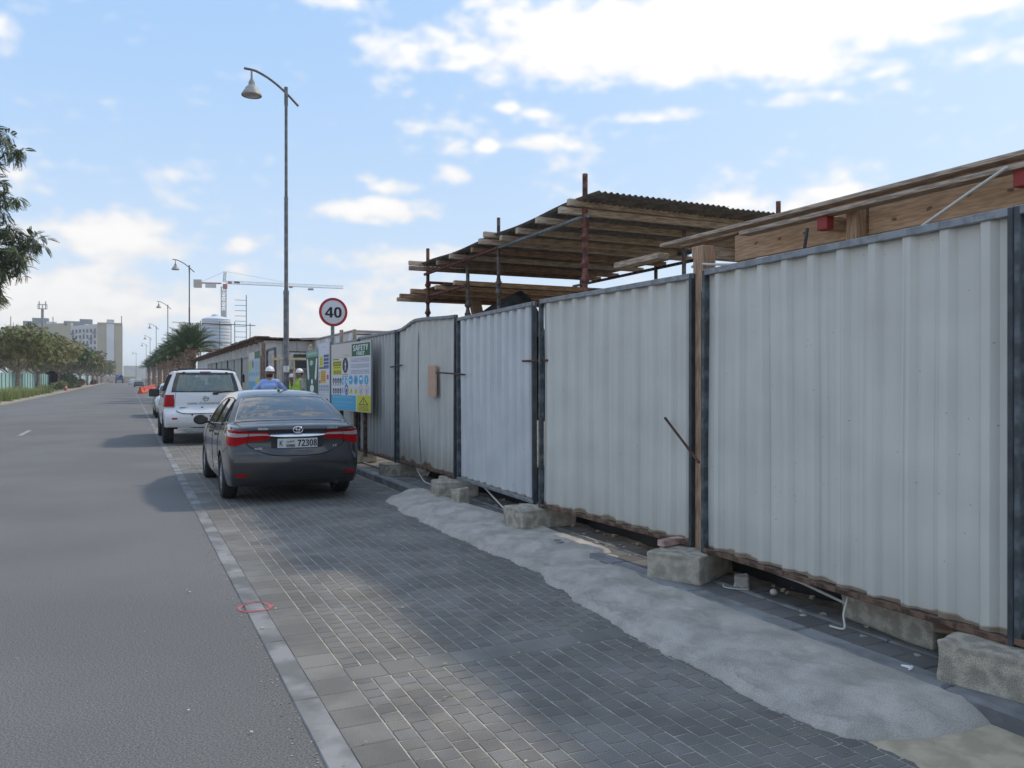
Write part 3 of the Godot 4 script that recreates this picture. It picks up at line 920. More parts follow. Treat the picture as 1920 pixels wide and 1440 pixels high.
	# steel bars that pin the panels
	pin(P(3.90, 1.315, 5.36), P(3.86, 1.0, 4.88), 0.010, "rusty reinforcing bar stuck slanting through the joint by the timber post", M.rust_dark)
	pin(P(3.85, 1.83, 7.86), P(3.85, 1.825, 7.28), 0.011, "thin rusty bar across the joint left of the tied panel", M.rust_dark)
	pin(P(3.90, 1.74, 10.72), P(3.89, 1.70, 9.62), 0.011, "long thin steel bar across the joint by the plywood piece", M.rust_dark)
	pin(P(3.91, 1.855, 12.95), P(3.90, 1.875, 12.3), 0.011, "thin steel bar across the joint at the far end of the dented panel", M.dark_steel)
	var ply := Geo.new(); ply.box(Vector3(0.022, 0.44, 0.30), Transform3D(), 0.002)
	lone("plywood_piece", "small upright piece of plywood pinned on the dented panel", "plywood", ply, wood(0.50, 0.33, 0.23, 0.14, 1), Transform3D(Basis(Vector3.UP, deg_to_rad(2)), P(3.935, 1.62, 10.97)))
	# round pipe clamped beside the tied joint
	var pipe := Geo.new(); pipe.tube([P(4.03, 0.33, 5.02), P(4.03, 2.30, 5.02)], 0.032, 12)
	lone("steel_post", "dark round steel pipe standing in the joint beside the timber post", "post", pipe, M.dark_steel)
	var rp := Geo.new(); rp.bar(P(4.07, 0.05, 10.1), P(4.07, 2.45, 10.1), 0.06, 0.06, 0.005)
	lone("steel_post", "rusty square post behind the joint of dented and bluish panels", "post", rp, M.rust_dark)
	var gp := Geo.new(); gp.bar(P(4.12, 0.05, 10.0), P(4.12, 1.9, 10.0), 0.10, 0.05, 0.004)
	lone("green_post", "dull green post seen in the gap left of the bluish panel", "post", gp, mat(0.06, 0.13, 0.11, 0.6))
	pin(P(3.87, 0.1, 15.02), P(3.87, 1.2, 15.02), 0.035, "rust streaked pipe below the right end of the large safety board", M.rust)

# ------------------------------------------------------------------ scaffold canopy and timber shelter behind the hoarding
func prop(o: Node3D, x: float, s: float, y0: float, y1: float, m: Material, collars: Array, r := 0.028) -> void:
	var g := Geo.new()
	g.tube([P(x, y0, s), P(x, y1, s)], r, 12)
	var p := part("scaffold_pole", g, m, o)
	for y in collars:
		var c := Geo.new()
		c.lathe([[r + 0.002, -0.05], [r + 0.02, -0.03], [r + 0.022, 0.0], [r + 0.008, 0.015], [r + 0.004, 0.05]], 12, Transform3D(Basis(), P(x, y, s)))
		part("collar", c, m, p)

func corrugated(x0: float, x1: float, s0: float, s1: float, y0: float, y1: float, pitch: float, sag: Callable) -> Geo:
	# ridges run along s
	var g := Geo.new()
	var n := int((x1 - x0) / pitch * 6.0)
	var rows := []
	for r in 13:
		var s := lerpf(s0, s1, r / 12.0)
		var row := PackedVector3Array()
		for k in n + 1:
			var x := lerpf(x0, x1, float(k) / n)
			row.append(P(x, lerpf(y0, y1, (x - x0) / (x1 - x0)) + 0.012 * cos((x - x0) / pitch * TAU) + sag.call(x, s), s))
		rows.append(row)
	g.grid(rows)
	return g

func build_shelter() -> void:
	M.prop_red = rough(0.13, 0.047, 0.036, 0.75, 1.5, 9.0, 0.5, 0.3, false)
	M.prop_grey = rough(0.10, 0.085, 0.075, 0.7, 1.5, 9.0, 0.5, 0.3, false)
	M.tin = rough(0.20, 0.19, 0.18, 0.6, 0.8, 5.0, 0.3, 0.0); M.tin.metallic = 0.3
	var o := thing("scaffold_canopy", "open canopy of rusty scaffold poles, timber joists and corrugated tin", "canopy")
	# front row and back row of adjustable props
	prop(o, 4.60, 7.81, 0.05, 3.92, M.prop_red, [3.22, 2.92, 3.36, 2.76], 0.030)
	prop(o, 4.60, 10.14, 0.05, 3.86, M.prop_grey, [2.98, 2.86], 0.024)
	prop(o, 4.62, 13.1, 0.05, 3.88, M.prop_red, [3.27, 2.99, 2.80, 2.62], 0.030)
	prop(o, 4.72, 11.55, 0.05, 3.58, M.prop_grey, [2.80, 2.66], 0.028)
	prop(o, 7.75, 8.3, 0.05, 3.6, M.prop_grey, [3.2], 0.030)
	prop(o, 7.75, 10.9, 0.05, 3.6, M.prop_grey, [3.2], 0.030)
	prop(o, 7.75, 13.3, 0.05, 3.6, M.prop_grey, [3.0], 0.030)
	prop(o, 6.27, 6.6, 0.05, 3.53, M.prop_red, [3.2], 0.026)
	prop(o, 6.1, 8.0, 0.05, 3.45, M.prop_grey, [], 0.026)
	# tubes the joists lie on
	var tubes := [[P(4.60, 3.45, 13.2), P(4.60, 3.45, 10.1), M.prop_red], [P(4.60, 3.45, 10.1), P(4.60, 3.45, 7.75), M.galv], [P(7.75, 3.45, 13.6), P(7.75, 3.45, 6.2), M.prop_grey],
		[P(4.64, 3.31, 13.15), P(7.8, 3.31, 13.15), M.prop_red], [P(4.64, 3.02, 13.2), P(7.8, 3.00, 13.2), M.prop_red], [P(4.66, 3.08, 13.15), P(4.66, 3.08, 11.5), M.prop_red]]
	for t in tubes:
		var g := Geo.new(); g.tube([t[0], t[1]], 0.025, 10)
		part("scaffold_tube", g, t[2], o)
	# joists across, with ends sticking out over the pavement
	rng.seed = 12
	var js := [[7.86, 3.50, 4.30, 8.0], [7.80, 3.585, 4.38, 7.9], [8.5, 3.51, 4.34, 7.6], [9.2, 3.51, 4.42, 8.0], [9.75, 3.51, 4.45, 7.3], [10.05, 3.50, 4.27, 8.0], [10.0, 3.59, 4.32, 5.4],
		[10.8, 3.51, 4.47, 7.8], [11.5, 3.51, 4.40, 7.9], [12.2, 3.51, 4.45, 7.9], [12.9, 3.50, 4.22, 7.9], [13.0, 3.60, 4.25, 7.6]]
	for j in js:
		var g := Geo.new()
		g.bar(P(j[2], j[1], j[0]), P(j[3], j[1] + rng.randf_range(-0.015, 0.015), j[0] + rng.randf_range(-0.12, 0.12)), 0.065, 0.072, 0.004)
		part("joist", g, M.timber_grey_x if rng.randf() < 0.45 else M.timber_dark_x, o)
	for j in [[13.5, 3.10, 4.25, 7.9], [13.3, 3.17, 4.38, 8.2], [12.4, 3.14, 4.5, 8.1], [11.7, 3.14, 4.55, 8.3], [14.3, 3.12, 4.45, 8.2]]:
		var g := Geo.new()
		g.bar(P(j[2], j[1], j[0]), P(j[3], j[1], j[0] + rng.randf_range(-0.1, 0.1)), 0.075, 0.07, 0.004)
		part("joist", g, M.timber_x if rng.randf() < 0.5 else M.timber_dark_x, o)
	# tin sheets: upper roof in four overlapping strips, lower one behind
	var k := 0
	for x in [4.46, 5.30, 6.14, 6.98]:
		var ph := float(k)
		var wob := func(xx: float, s: float) -> float: return 0.006 * sin(s * 1.7 + ph * 2.0) + 0.006 * sin(xx * 3.0 + s) + (0.015 * ease01(4.75, 4.46, xx) * sin(s * 2.6))
		part("roof_sheet", corrugated(x, x + 0.92, 7.28 + 0.03 * k, 10.4, 3.592 + 0.004 * (k % 2) * 4.0, 3.592 + 0.004 * ((k + 1) % 2) * 4.0, 0.076, wob), M.tin, o)
		part("roof_sheet", corrugated(x, x + 0.92, 10.2, 13.15, 3.575 + 0.02 * (k % 2), 3.575 + 0.02 * ((k + 1) % 2), 0.076, wob), M.tin, o)
		k += 1
	for x in [4.6, 5.5, 6.4, 7.3]:
		var ph2: float = x
		var wob := func(xx: float, s: float) -> float: return 0.012 * sin(s * 2.1 + ph2) + 0.008 * sin(xx * 4.0)
		part("roof_sheet", corrugated(x, x + 0.96, 12.2, 14.6, 3.19 + 0.014 * (int(x * 10) % 2), 3.19, 0.076, wob), M.tin, o)
	# dark chute and load under the canopy
	var bl := Geo.new()
	var rows := []
	for r in 15:
		var t := r / 14.0
		var row := PackedVector3Array()
		for c in 13:
			var a := PI * c / 12.0
			var w := 0.55 * (0.75 + 0.25 * sin(t * PI))
			row.append(P(5.32 + cos(a) * w, 1.0 + sin(a) * lerpf(1.62, 1.98, ease01(0.0, 0.9, t)) * (1.0 - 0.35 * ease01(0.9, 1.0, t)), lerpf(13.4, 10.5, t)))
		rows.append(row)
	bl.grid(rows)
	var caps := Geo.new()
	lone("dark_load", "black sheeted load bulging above the fence under the canopy", "tarpaulin", bl, rough(0.02, 0.018, 0.016, 0.8, 1.0, 6.0, 0.5))
	var cb := Geo.new(); cb.bar(P(5.6, 1.5, 12.55), P(5.42, 3.02, 12.95), 0.24, 0.08, 0.006)
	lone("leaning_board", "dark board leaning beside the black sheeted load", "board", cb, M.timber_dark)
	var cb2 := Geo.new(); cb2.box(Vector3(0.5, 0.7, 0.4), Transform3D(), 0.02)
	lone("dark_box", "dark box top behind the tall red prop", "box", cb2, M.black, Transform3D(Basis(), P(5.3, 2.38, 8.55)))

	# timber shelter behind the two nearest panels
	var t := thing("timber_shelter", "timber shelter frame with plank roof and red ended beams behind the nearest panels", "shelter")
	for q in [[4.065, 5.075, 2.66, 0.125], [4.25, 3.78, 2.74, 0.09], [4.22, 0.9, 2.63, 0.09], [4.22, -1.8, 2.63, 0.09], [6.6, 5.0, 2.6, 0.09], [6.6, 1.2, 2.6, 0.09]]:
		var g := Geo.new()
		g.bar(P(q[0], 0.05, q[1]), P(q[0], q[2], q[1]), q[3], q[3], 0.005, Vector3.BACK)
		part("post", g, M.timber_y, t)
	var pl := [[4.31, 2.645, 4.99, 3.84, 0.035, 0.20], [4.31, 2.645, 3.72, -2.6, 0.035, 0.20], [4.315, 2.45, 4.99, 3.84, 0.03, 0.17], [4.315, 2.45, 3.72, -2.6, 0.03, 0.17]]
	for q in pl:
		var g := Geo.new(); g.bar(P(q[0], q[1], q[2]), P(q[0], q[1], q[3]), q[4], q[5], 0.003)
		part("board", g, M.timber, t)
	# knots on the boards
	rng.seed = 71
	for k2 in 9:
		var g := Geo.new()
		g.ball(Vector3.ZERO, Vector3(0.004, 0.010, 0.022), 5)
		part("knot", g, M.timber_dark, t, Transform3D(Basis(Vector3.RIGHT, rng.randf_range(-0.4, 0.4)), P(4.292 if k2 < 4 else 4.292, rng.randf_range(2.58, 2.70), lerpf(4.8, 2.6, (k2 + 0.2) / 9.0))))
	for q in [[4.18, 2.775, 5.75, -2.6, 0.11, 0.028], [4.13, 2.70, 4.7, -2.6, 0.10, 0.028], [6.7, 2.66, 5.6, -2.6, 0.06, 0.09]]:
		var g := Geo.new(); g.bar(P(q[0], q[1], q[2]), P(q[0], q[1], q[3]), q[4], q[5], 0.003)
		part("plank", g, M.timber_grey, t)
	for k2 in 24:
		var x := 4.36 + k2 * 0.125
		var g := Geo.new(); g.bar(P(x, 2.775, 5.70 + 0.06 * sin(k2 * 2.3)), P(x, 2.775, -2.6), 0.118, 0.025, 0.003)
		part("roof_plank", g, M.timber_grey if k2 % 3 else M.timber_dark, t)
	for s in [3.93, 2.62, 1.3, 0.0]:
		var g := Geo.new()
		g.bar(P(4.17, 2.645, s), P(6.9, 2.645, s), 0.078, 0.085, 0.004)
		var b := part("red_ended_beam", g, M.timber_x, t)
		var e := Geo.new(); e.bar(P(4.105, 2.645, s), P(4.17, 2.645, s), 0.084, 0.092, 0.004)
		part("red_end", e, mat(0.30, 0.035, 0.03, 0.6), b)
	var lj := Geo.new(); lj.bar(P(4.02, 2.62, 5.13), P(4.6, 2.62, 5.13), 0.09, 0.09, 0.004)
	part("beam_end", lj, M.timber_grey_x, t)
	var stay := Geo.new(); stay.tube([P(4.02, 2.61, 3.97), P(4.03, 2.40, 4.02)], 0.011, 8)
	part("steel_stay", stay, M.dark_steel, t)
	# grey sheet edge at the far end
	var sh := Geo.new(); sh.bar(P(4.2, 2.70, 5.8), P(4.2, 2.70, 6.5), 0.12, 0.05, 0.003)
	part("plank", sh, M.timber_grey, t)
	cable([P(4.06, 2.52, 5.22), P(4.03, 2.53, 5.1), P(4.0, 2.50, 4.95), P(3.98, 2.455, 4.62)], 0.011, "white cord from the timber post down to the top rail", M.white_cable, "cord", "cord")
	cable([P(4.06, 2.70, 2.66), P(4.04, 2.60, 2.87), P(4.0, 2.46, 3.13)], 0.009, "taut white cord from the nearest red beam end to the top rail", M.white_cable, "cord", "cord")

# ------------------------------------------------------------------ vehicles
class Shell:
	var L: float
	var W: float
	var sill: float
	var top: Array
	var belt: Array
	var half: Array
	var prof: Array
	var roof_y: float
	var roof_half: float
	var crown := 0.085
	var br := 0.14      # how far the corners of the rear lie ahead of its middle
	var bf := 0.28
	var rake_r: Array
	var rake_f: Array
	var wheels: Array   # distances from the rear
	var wr: float
	var arch: float
	var host
	func side_x(d: float, y: float) -> float:
		var b: float = host.curve(belt, d)
		var h: float = host.curve(half, d)
		if y <= b: return h * host.curve(prof, clampf((y - sill) / (b - sill), 0.0, 1.0))
		var xb: float = h * host.curve(prof, 1.0)
		var t := (y - b) / maxf(0.05, roof_y - b)
		return lerpf(xb, minf(roof_half, xb * 0.9), t) + 0.018 * sin(PI * clampf(t, 0.0, 1.0))
	func z(x: float, y: float, d: float) -> float:
		var fr := pow(maxf(0.0, 1.0 - d / 1.0), 2.0)
		var ff := pow(maxf(0.0, 1.0 - (L - d) / 1.2), 2.0)
		var q := absf(x) / W
		return -(d + (br * pow(q, 2.6) + host.curve(rake_r, y)) * fr - (bf * pow(q, 2.4) + host.curve(rake_f, y)) * ff)
	func pt(x: float, y: float, d: float) -> Vector3:
		return Vector3(x, y, z(x, y, d))
	func edge(d: float) -> float:
		return maxf(host.curve(belt, d), host.curve(top, d) - crown)
	func top_pt(d: float, a: float) -> Vector2:     # a from 0 at the middle to 1 at the edge
		var ye := edge(d)
		var xe := side_x(d, ye)
		var T: float = host.curve(top, d)
		var th := acos(pow(clampf(a, 0.0, 1.0), 1.35))
		return Vector2(xe * a, ye + (T - ye) * pow(sin(th), 0.74))
	func column(d: float) -> PackedVector2Array:    # half section from the sill to the middle of the roof
		var out := PackedVector2Array()
		var low := sill
		for w in wheels:
			var dd: float = absf(d - w)
			if dd < arch: low = maxf(low, wr + sqrt(arch * arch - dd * dd))
		var b: float = host.curve(belt, d)
		for j in 11:
			var y := lerpf(low, b, j / 10.0)
			out.append(Vector2(side_x(d, y), y))
		var ye := edge(d)
		for j in range(1, 9):
			var y := lerpf(b, ye, j / 8.0)
			out.append(Vector2(side_x(d, y), y))
		for a in [0.985, 0.955, 0.9, 0.8, 0.65, 0.5, 0.35, 0.18, 0.0]:
			out.append(top_pt(d, a))
		return out
	func body(skip) -> Geo:
		var g := Geo.new()
		var ds := [0.0, 0.015, 0.035, 0.06, 0.09]
		var d := 0.13
		while d < L - 0.12:
			ds.append(d); d += 0.045
		for e in [0.09, 0.06, 0.035, 0.015, 0.0]: ds.append(L - e)
		for w in wheels:
			for e in [-arch, -arch * 0.985, -arch * 0.93, arch * 0.93, arch * 0.985, arch]: ds.append(w + e)
		ds.sort()
		var rows := []
		for dd in ds:
			var c := column(dd)
			var row := PackedVector3Array()
			for k in c.size(): row.append(pt(-c[k].x, c[k].y, dd))
			for k in range(c.size() - 2, -1, -1): row.append(pt(c[k].x, c[k].y, dd))
			rows.append(row)
		g.grid(rows, false, false)
		# drop the cells of openings
		if skip != null:
			var C: int = rows[0].size()
			var keep := PackedInt32Array()
			for k in range(0, g.i.size(), 3):
				var m: Vector3 = (g.v[g.i[k]] + g.v[g.i[k + 1]] + g.v[g.i[k + 2]]) / 3.0
				if not skip.call(m): keep.append_array(g.i.slice(k, k + 3))
			g.i = keep
		for endz in [0.0, L]:
			var c := column(endz)
			var caps := []
			for k in c.size() - 1:
				var row := PackedVector3Array()
				for j in 25:
					var a := j / 12.0 - 1.0
					row.append(pt(c[k].x * a, c[k].y, endz))
				caps.append(row)
			var q := Geo.new()
			q.grid(caps, false, endz > 0.0)
			if skip != null:
				var keep := PackedInt32Array()
				for k in range(0, q.i.size(), 3):
					var m: Vector3 = (q.v[q.i[k]] + q.v[q.i[k + 1]] + q.v[q.i[k + 2]]) / 3.0
					if not skip.call(m): keep.append_array(q.i.slice(k, k + 3))
				q.i = keep
			g.add(q, Transform3D())
		return g

# a patch lying on a surface, lifted off it by up
func patch(fn: Callable, nu: int, nv: int, up: float) -> Geo:
	var rows := []
	for r in nv + 1:
		var row := PackedVector3Array()
		for k in nu + 1: row.append(fn.call(float(k) / nu, float(r) / nv))
		rows.append(row)
	var g := Geo.new()
	g.grid(rows)
	for k in g.v.size(): g.v[k] += g.n[k] * up
	# skirt down to the surface, so that the piece has thickness
	if up > 0.0:
		var C := nu + 1
		var loop := []
		for k in nu: loop.append(k)
		for r in nv: loop.append(r * C + nu)
		for k in range(nu, 0, -1): loop.append(nv * C + k)
		for r in range(nv, 0, -1): loop.append(r * C)
		for k in loop.size():
			var a: int = loop[k]
			var b: int = loop[(k + 1) % loop.size()]
			var da := g.n[a] * (up + 0.004)
			var db := g.n[b] * (up + 0.004)
			g.quad(g.v[a] - da, g.v[b] - db, g.v[b], g.v[a])
	return g

func wheel_part(o: Node3D, x: float, d: float, r: float, w: float, tyre_m: Material, rim_m: Material, spokes: int, rr := 0.64) -> void:
	var hub := Node3D.new()
	hub.name = numbered("wheel_%s" % o.name).replace("wheel_%s" % o.name, "wheel")
	o.add_child(hub, true)
	var sgn := signf(x)
	hub.transform = Transform3D(Basis(Vector3.BACK, -sgn * PI / 2), Vector3(x, r, -d))   # own y points outwards
	var g := Geo.new()
	g.lathe([[r * rr, -w * 0.5], [r * 0.9, -w * 0.5], [r * 0.985, -w * 0.38], [r, -w * 0.2], [r, w * 0.2], [r * 0.985, w * 0.38], [r * 0.9, w * 0.5], [r * rr, w * 0.5], [r * rr * 0.98, w * 0.42], [r * rr * 0.96, -w * 0.3]], 36)
	part("tyre", g, tyre_m, hub)
	var q := Geo.new()
	q.lathe([[r * rr * 0.97, w * 0.30], [r * rr * 0.99, w * 0.43], [r * rr * 0.93, w * 0.44], [r * rr * 0.9, w * 0.3]], 36)
	q.disc(Vector3(0, w * 0.12, 0), Vector3.UP, r * rr * 0.9, 24)
	for k in spokes:
		var an := TAU * k / spokes
		for e in [-0.10, 0.10]:
			q.bar(Vector3(cos(an) * r * 0.1, w * 0.40, sin(an) * r * 0.1), Vector3(cos(an + e) * r * rr * 0.95, w * 0.36, sin(an + e) * r * rr * 0.95), 0.028, 0.03, 0.004)
	q.lathe([[0.055, w * 0.2], [0.055, w * 0.42], [0.04, w * 0.45], [0.0, w * 0.455]], 16)
	part("rim", q, rim_m, hub)

func wheel_wells(o: Node3D, sh: Shell) -> void:
	var g := Geo.new()
	for w in sh.wheels:
		for sg in [-1.0, 1.0]:
			var rows := []
			for x in [sh.W - 0.07, sh.W - 0.36]:
				var row := PackedVector3Array()
				for k in 17:
					var a := PI * k / 16.0
					row.append(Vector3(sg * x, sh.wr + sin(a) * (sh.arch + 0.004), -w + cos(a) * (sh.arch + 0.004)))
				rows.append(row)
			g.grid(rows, false, sg > 0)
	g.box(Vector3(sh.W * 1.72, 0.06, sh.L - 0.7), Transform3D(Basis(), Vector3(0, sh.sill + 0.05, -sh.L * 0.5)))
	g.box(Vector3((sh.W - 0.36) * 2.0, 0.34, sh.L - 0.9), Transform3D(Basis(), Vector3(0, sh.sill + 0.22, -sh.L * 0.5)))
	part("underbody", g, M.black, o)

func seam(o: Node3D, pts: Array, m: Material, r := 0.004) -> void:
	var g := Geo.new(); g.tube(pts, r, 6)
	part("panel_gap", g, m, o)

func seat(o: Node3D, x: float, y: float, z_: float, h: float, m: Material, w := 0.46) -> void:
	var g := Geo.new()
	g.box(Vector3(w, h, 0.16), Transform3D(Basis(Vector3.RIGHT, 0.15), Vector3(x, y + h * 0.5, z_)), 0.06)
	g.box(Vector3(w * 0.56, 0.17, 0.1), Transform3D(Basis(Vector3.RIGHT, 0.1), Vector3(x, y + h + 0.11, z_ - 0.03)), 0.045)
	part("seat", g, m, o)

func mirrors(o: Node3D, x: float, y: float, z_: float, m: Material, sz: Vector3, face := 1.0, square := false) -> void:
	for s in [-1.0, 1.0]:
		var g := Geo.new()
		var ctr := Vector3(s * (x + sz.x * 0.5), y, z_)
		if square: g.box(Vector3(sz.x, sz.y, sz.z), Transform3D(Basis(), ctr), 0.03)
		else:
			g.ball(ctr, Vector3(sz.x * 0.58, sz.y * 0.55, sz.z), 10)
			for k in g.v.size():
				if (g.v[k].z - z_) * face > sz.z * 0.3: g.v[k].z = z_ + face * sz.z * 0.3
		g.bar(Vector3(s * (x - 0.09), y - sz.y * 0.35, z_), Vector3(s * (x + 0.06), y - sz.y * 0.2, z_), 0.06, 0.035, 0.008)
		var p := part("door_mirror", g, m, o)
		var q := Geo.new()
		var at := ctr + Vector3(0, 0, face * (sz.z * (0.5 if square else 0.3) + 0.004))
		if square: q.box(Vector3(sz.x * 0.8, sz.y * 0.8, 0.004), Transform3D(Basis(), at))
		else: q.disc(Vector3.ZERO, Vector3(0, 0, face), 0.5, 24)
		part("mirror_glass", q, M.mirror, p, Transform3D() if square else Transform3D(Basis.from_scale(Vector3(sz.x * 0.95, sz.y * 0.88, 1.0)), at))

func side_glass(o: Node3D, sh: Shell, d0: float, d1: float, low: Callable, high: Callable, m: Material, n := 26) -> void:
	for s in [-1.0, 1.0]:
		var fn := func(u: float, v: float) -> Vector3:
			var d := lerpf(d0, d1, u if s > 0 else 1.0 - u)
			var lo: float = low.call(d)
			var y := lerpf(lo, maxf(lo, high.call(d)), v)
			return sh.pt(s * sh.side_x(d, y), y, d)
		part("side_window", patch(fn, n, 6, 0.003), m, o)

func paint(r: float, g: float, b: float, metal := 0.0) -> StandardMaterial3D:
	var m := mat(r, g, b, 0.32, metal)
	m.clearcoat_enabled = true; m.clearcoat = 1.0; m.clearcoat_roughness = 0.04
	return m

func car_materials() -> void:
	M.tyre = rough(0.022, 0.022, 0.022, 0.85, 3.0, 12.0, 0.3, 0.0, false)
	M.alloy = mat(0.36, 0.37, 0.38, 0.35, 0.7)
	M.chrome = mat(0.80, 0.80, 0.81, 0.22, 0.85)
	M.gap = mat(0.006, 0.006, 0.006, 0.6)
	M.tint = mat(0.030, 0.040, 0.045, 0.02); M.tint.metallic_specular = 0.9
	M.tint.clearcoat_enabled = true; M.tint.clearcoat = 1.0; M.tint.clearcoat_roughness = 0.01
	M.dark_glass = mat(0.012, 0.015, 0.016, 0.03); M.dark_glass.metallic_specular = 0.6
	M.mirror = mat(0.045, 0.05, 0.055, 0.08, 0.6)
	M.lamp_red = mat(0.34, 0.004, 0.008, 0.22); M.lamp_red.metallic_specular = 0.3
	M.lamp_dark = mat(0.25, 0.008, 0.012, 0.12)
	M.lamp_clear = mat(0.46, 0.41, 0.41, 0.12, 0.2)
	M.plate = mat(0.62, 0.63, 0.63, 0.45)
	M.ink = mat(0.012, 0.012, 0.014, 0.6)
	M.seat = rough(0.10, 0.095, 0.085, 0.9, 2.0, 12.0, 0.3, 0.0, false)
	M.pane = mat(0.25, 0.32, 0.31, 0.02); M.pane.albedo_color.a = 0.55; M.pane.transparency = BaseMaterial3D.TRANSPARENCY_ALPHA
	M.plastic = mat(0.016, 0.016, 0.017, 0.5)

func sedan_shell(L := 4.62) -> Shell:
	var sh := Shell.new()
	sh.host = self
	sh.L = L; sh.W = 0.888; sh.sill = 0.24
	sh.top = [[0.0, 0.985], [0.02, 1.018], [0.05, 1.038], [0.12, 1.05], [0.35, 1.066], [0.58, 1.078], [0.80, 1.20], [1.05, 1.335], [1.30, 1.435], [1.6, 1.482], [2.05, 1.498], [2.5, 1.48], [2.8, 1.42], [3.2, 1.21], [3.52, 1.03], [3.9, 0.955], [4.35, 0.85], [4.56, 0.72], [4.62, 0.62]]
	sh.belt = [[0.0, 0.965], [0.15, 1.0], [0.6, 1.015], [1.0, 1.01], [2.2, 0.965], [3.4, 0.925], [3.9, 0.88], [4.35, 0.78], [4.62, 0.58]]
	sh.half = [[0.0, 0.80], [0.02, 0.825], [0.06, 0.845], [0.14, 0.86], [0.4, 0.876], [0.9, 0.886], [2.3, 0.888], [3.6, 0.88], [4.1, 0.865], [4.4, 0.83], [4.56, 0.76], [4.62, 0.70]]
	sh.prof = [[0.0, 0.955], [0.1, 0.972], [0.35, 0.99], [0.62, 1.0], [0.8, 0.993], [0.92, 0.972], [1.0, 0.935]]
	sh.roof_y = 1.43; sh.roof_half = 0.575
	sh.rake_r = [[0.24, 0.10], [0.34, 0.035], [0.42, 0.008], [0.55, 0.0], [0.66, 0.012], [0.74, 0.055], [0.85, 0.060], [0.92, 0.045], [1.0, 0.012], [1.06, 0.02]]
	sh.rake_f = [[0.24, 0.08], [0.45, 0.0], [0.6, 0.03], [0.8, 0.2], [1.0, 0.4]]
	sh.wheels = [0.985, 3.685]; sh.wr = 0.316; sh.arch = 0.352
	return sh

func build_sedan(o: Node3D, sh: Shell, body_m: Material) -> void:
	part("body", sh.body(null), body_m, o)
	wheel_wells(o, sh)
	for d in sh.wheels:
		for s in [-1.0, 1.0]: wheel_part(o, s * 0.772, d, sh.wr, 0.205, M.tyre, M.alloy, 5, 0.66)
	# glass
	var rear := func(u: float, v: float) -> Vector3:
		var d := lerpf(0.605, 1.20, v)
		var a := (u * 2.0 - 1.0) * lerpf(0.875, 0.865, v)
		var q := sh.top_pt(d, absf(a))
		return sh.pt(signf(a) * q.x, q.y, d)
	part("rear_window", patch(rear, 28, 12, 0.002), M.tint, o)
	var lining := []
	for k in 61:
		var t := k / 60.0 * 4.0
		var u := t if t < 1.0 else (1.0 if t < 2.0 else (3.0 - t if t < 3.0 else 0.0))
		var v := 0.0 if t < 1.0 else (t - 1.0 if t < 2.0 else (1.0 if t < 3.0 else 4.0 - t))
		lining.append(rear.call(u, v) + Vector3(0, 0.003, 0.002))
	seam(o, lining, mat(0.30, 0.31, 0.33, 0.3), 0.007)
	var fronts := func(u: float, v: float) -> Vector3:
		var d := lerpf(3.46, 2.86, v)
		var a := (1.0 - u * 2.0) * 0.92
		var q := sh.top_pt(d, absf(a))
		return sh.pt(signf(a) * q.x, q.y, d)
	part("windscreen", patch(fronts, 28, 10, 0.002), M.dark_glass, o)
	side_glass(o, sh, 0.80, 3.30, func(d): return curve([[0.80, 1.075], [1.0, 1.045], [2.2, 0.995], [3.3, 0.955]], d),
		func(d): return curve([[0.80, 1.08], [1.05, 1.255], [1.35, 1.335], [1.8, 1.362], [2.3, 1.352], [2.6, 1.32], [3.0, 1.15], [3.3, 0.96]], d), M.dark_glass)
	# window surround, door pillars, door gaps, handles
	for s in [-1.0, 1.0]:
		var rim := []
		for k in 25:
			var d := lerpf(0.79, 3.3, k / 24.0)
			var y := curve([[0.79, 1.07], [1.05, 1.265], [1.35, 1.345], [1.8, 1.372], [2.3, 1.362], [2.6, 1.33], [3.0, 1.16], [3.3, 0.96]], d)
			rim.append(sh.pt(s * (sh.side_x(d, y) + 0.003), y, d))
		seam(o, rim, M.gap, 0.007)
		var sillw := []
		for k in 15:
			var d := lerpf(0.82, 3.3, k / 14.0)
			var y := curve([[0.80, 1.066], [1.0, 1.038], [2.2, 0.988], [3.3, 0.948]], d)
			sillw.append(sh.pt(s * (sh.side_x(d, y) + 0.004), y, d))
		var cg := Geo.new(); cg.tube(sillw, 0.007, 6)
		part("chrome_strip", cg, M.chrome if s < 0 else M.chrome, o)
		for dp in [[2.08, 2.14], [1.24, 1.16]]:
			var bp := []
			for k in 6:
				var y := lerpf(1.0, 1.35, k / 5.0)
				var d := lerpf(dp[0], dp[1], 1.0 - k / 5.0)
				bp.append(sh.pt(s * (sh.side_x(d, y) + 0.004), y, d))
			seam(o, bp, M.plastic, 0.022)
		for gp in [[2.08, 2.08, 0.32, 0.985], [1.32, 1.24, 0.55, 1.035], [3.22, 3.2, 0.34, 0.95]]:
			var a := []
			for k in 9:
				var y := lerpf(gp[2], gp[3], k / 8.0)
				var d := lerpf(gp[0], gp[1], k / 8.0)
				a.append(sh.pt(s * (sh.side_x(d, y) + 0.0005), y, d))
			seam(o, a, M.gap, 0.004)
		for d in [1.52, 2.40]:
			var hg := Geo.new()
			var hy := 0.865
			hg.bar(sh.pt(s * (sh.side_x(d, hy) + 0.02), hy, d - 0.1), sh.pt(s * (sh.side_x(d, hy) + 0.02), hy, d + 0.1), 0.025, 0.035, 0.008)
			part("door_handle", hg, body_m, o)

func cap_at(sh: Shell, a: float, y: float) -> Vector3:
	return sh.pt(a * sh.side_x(0.0, y), y, 0.0)

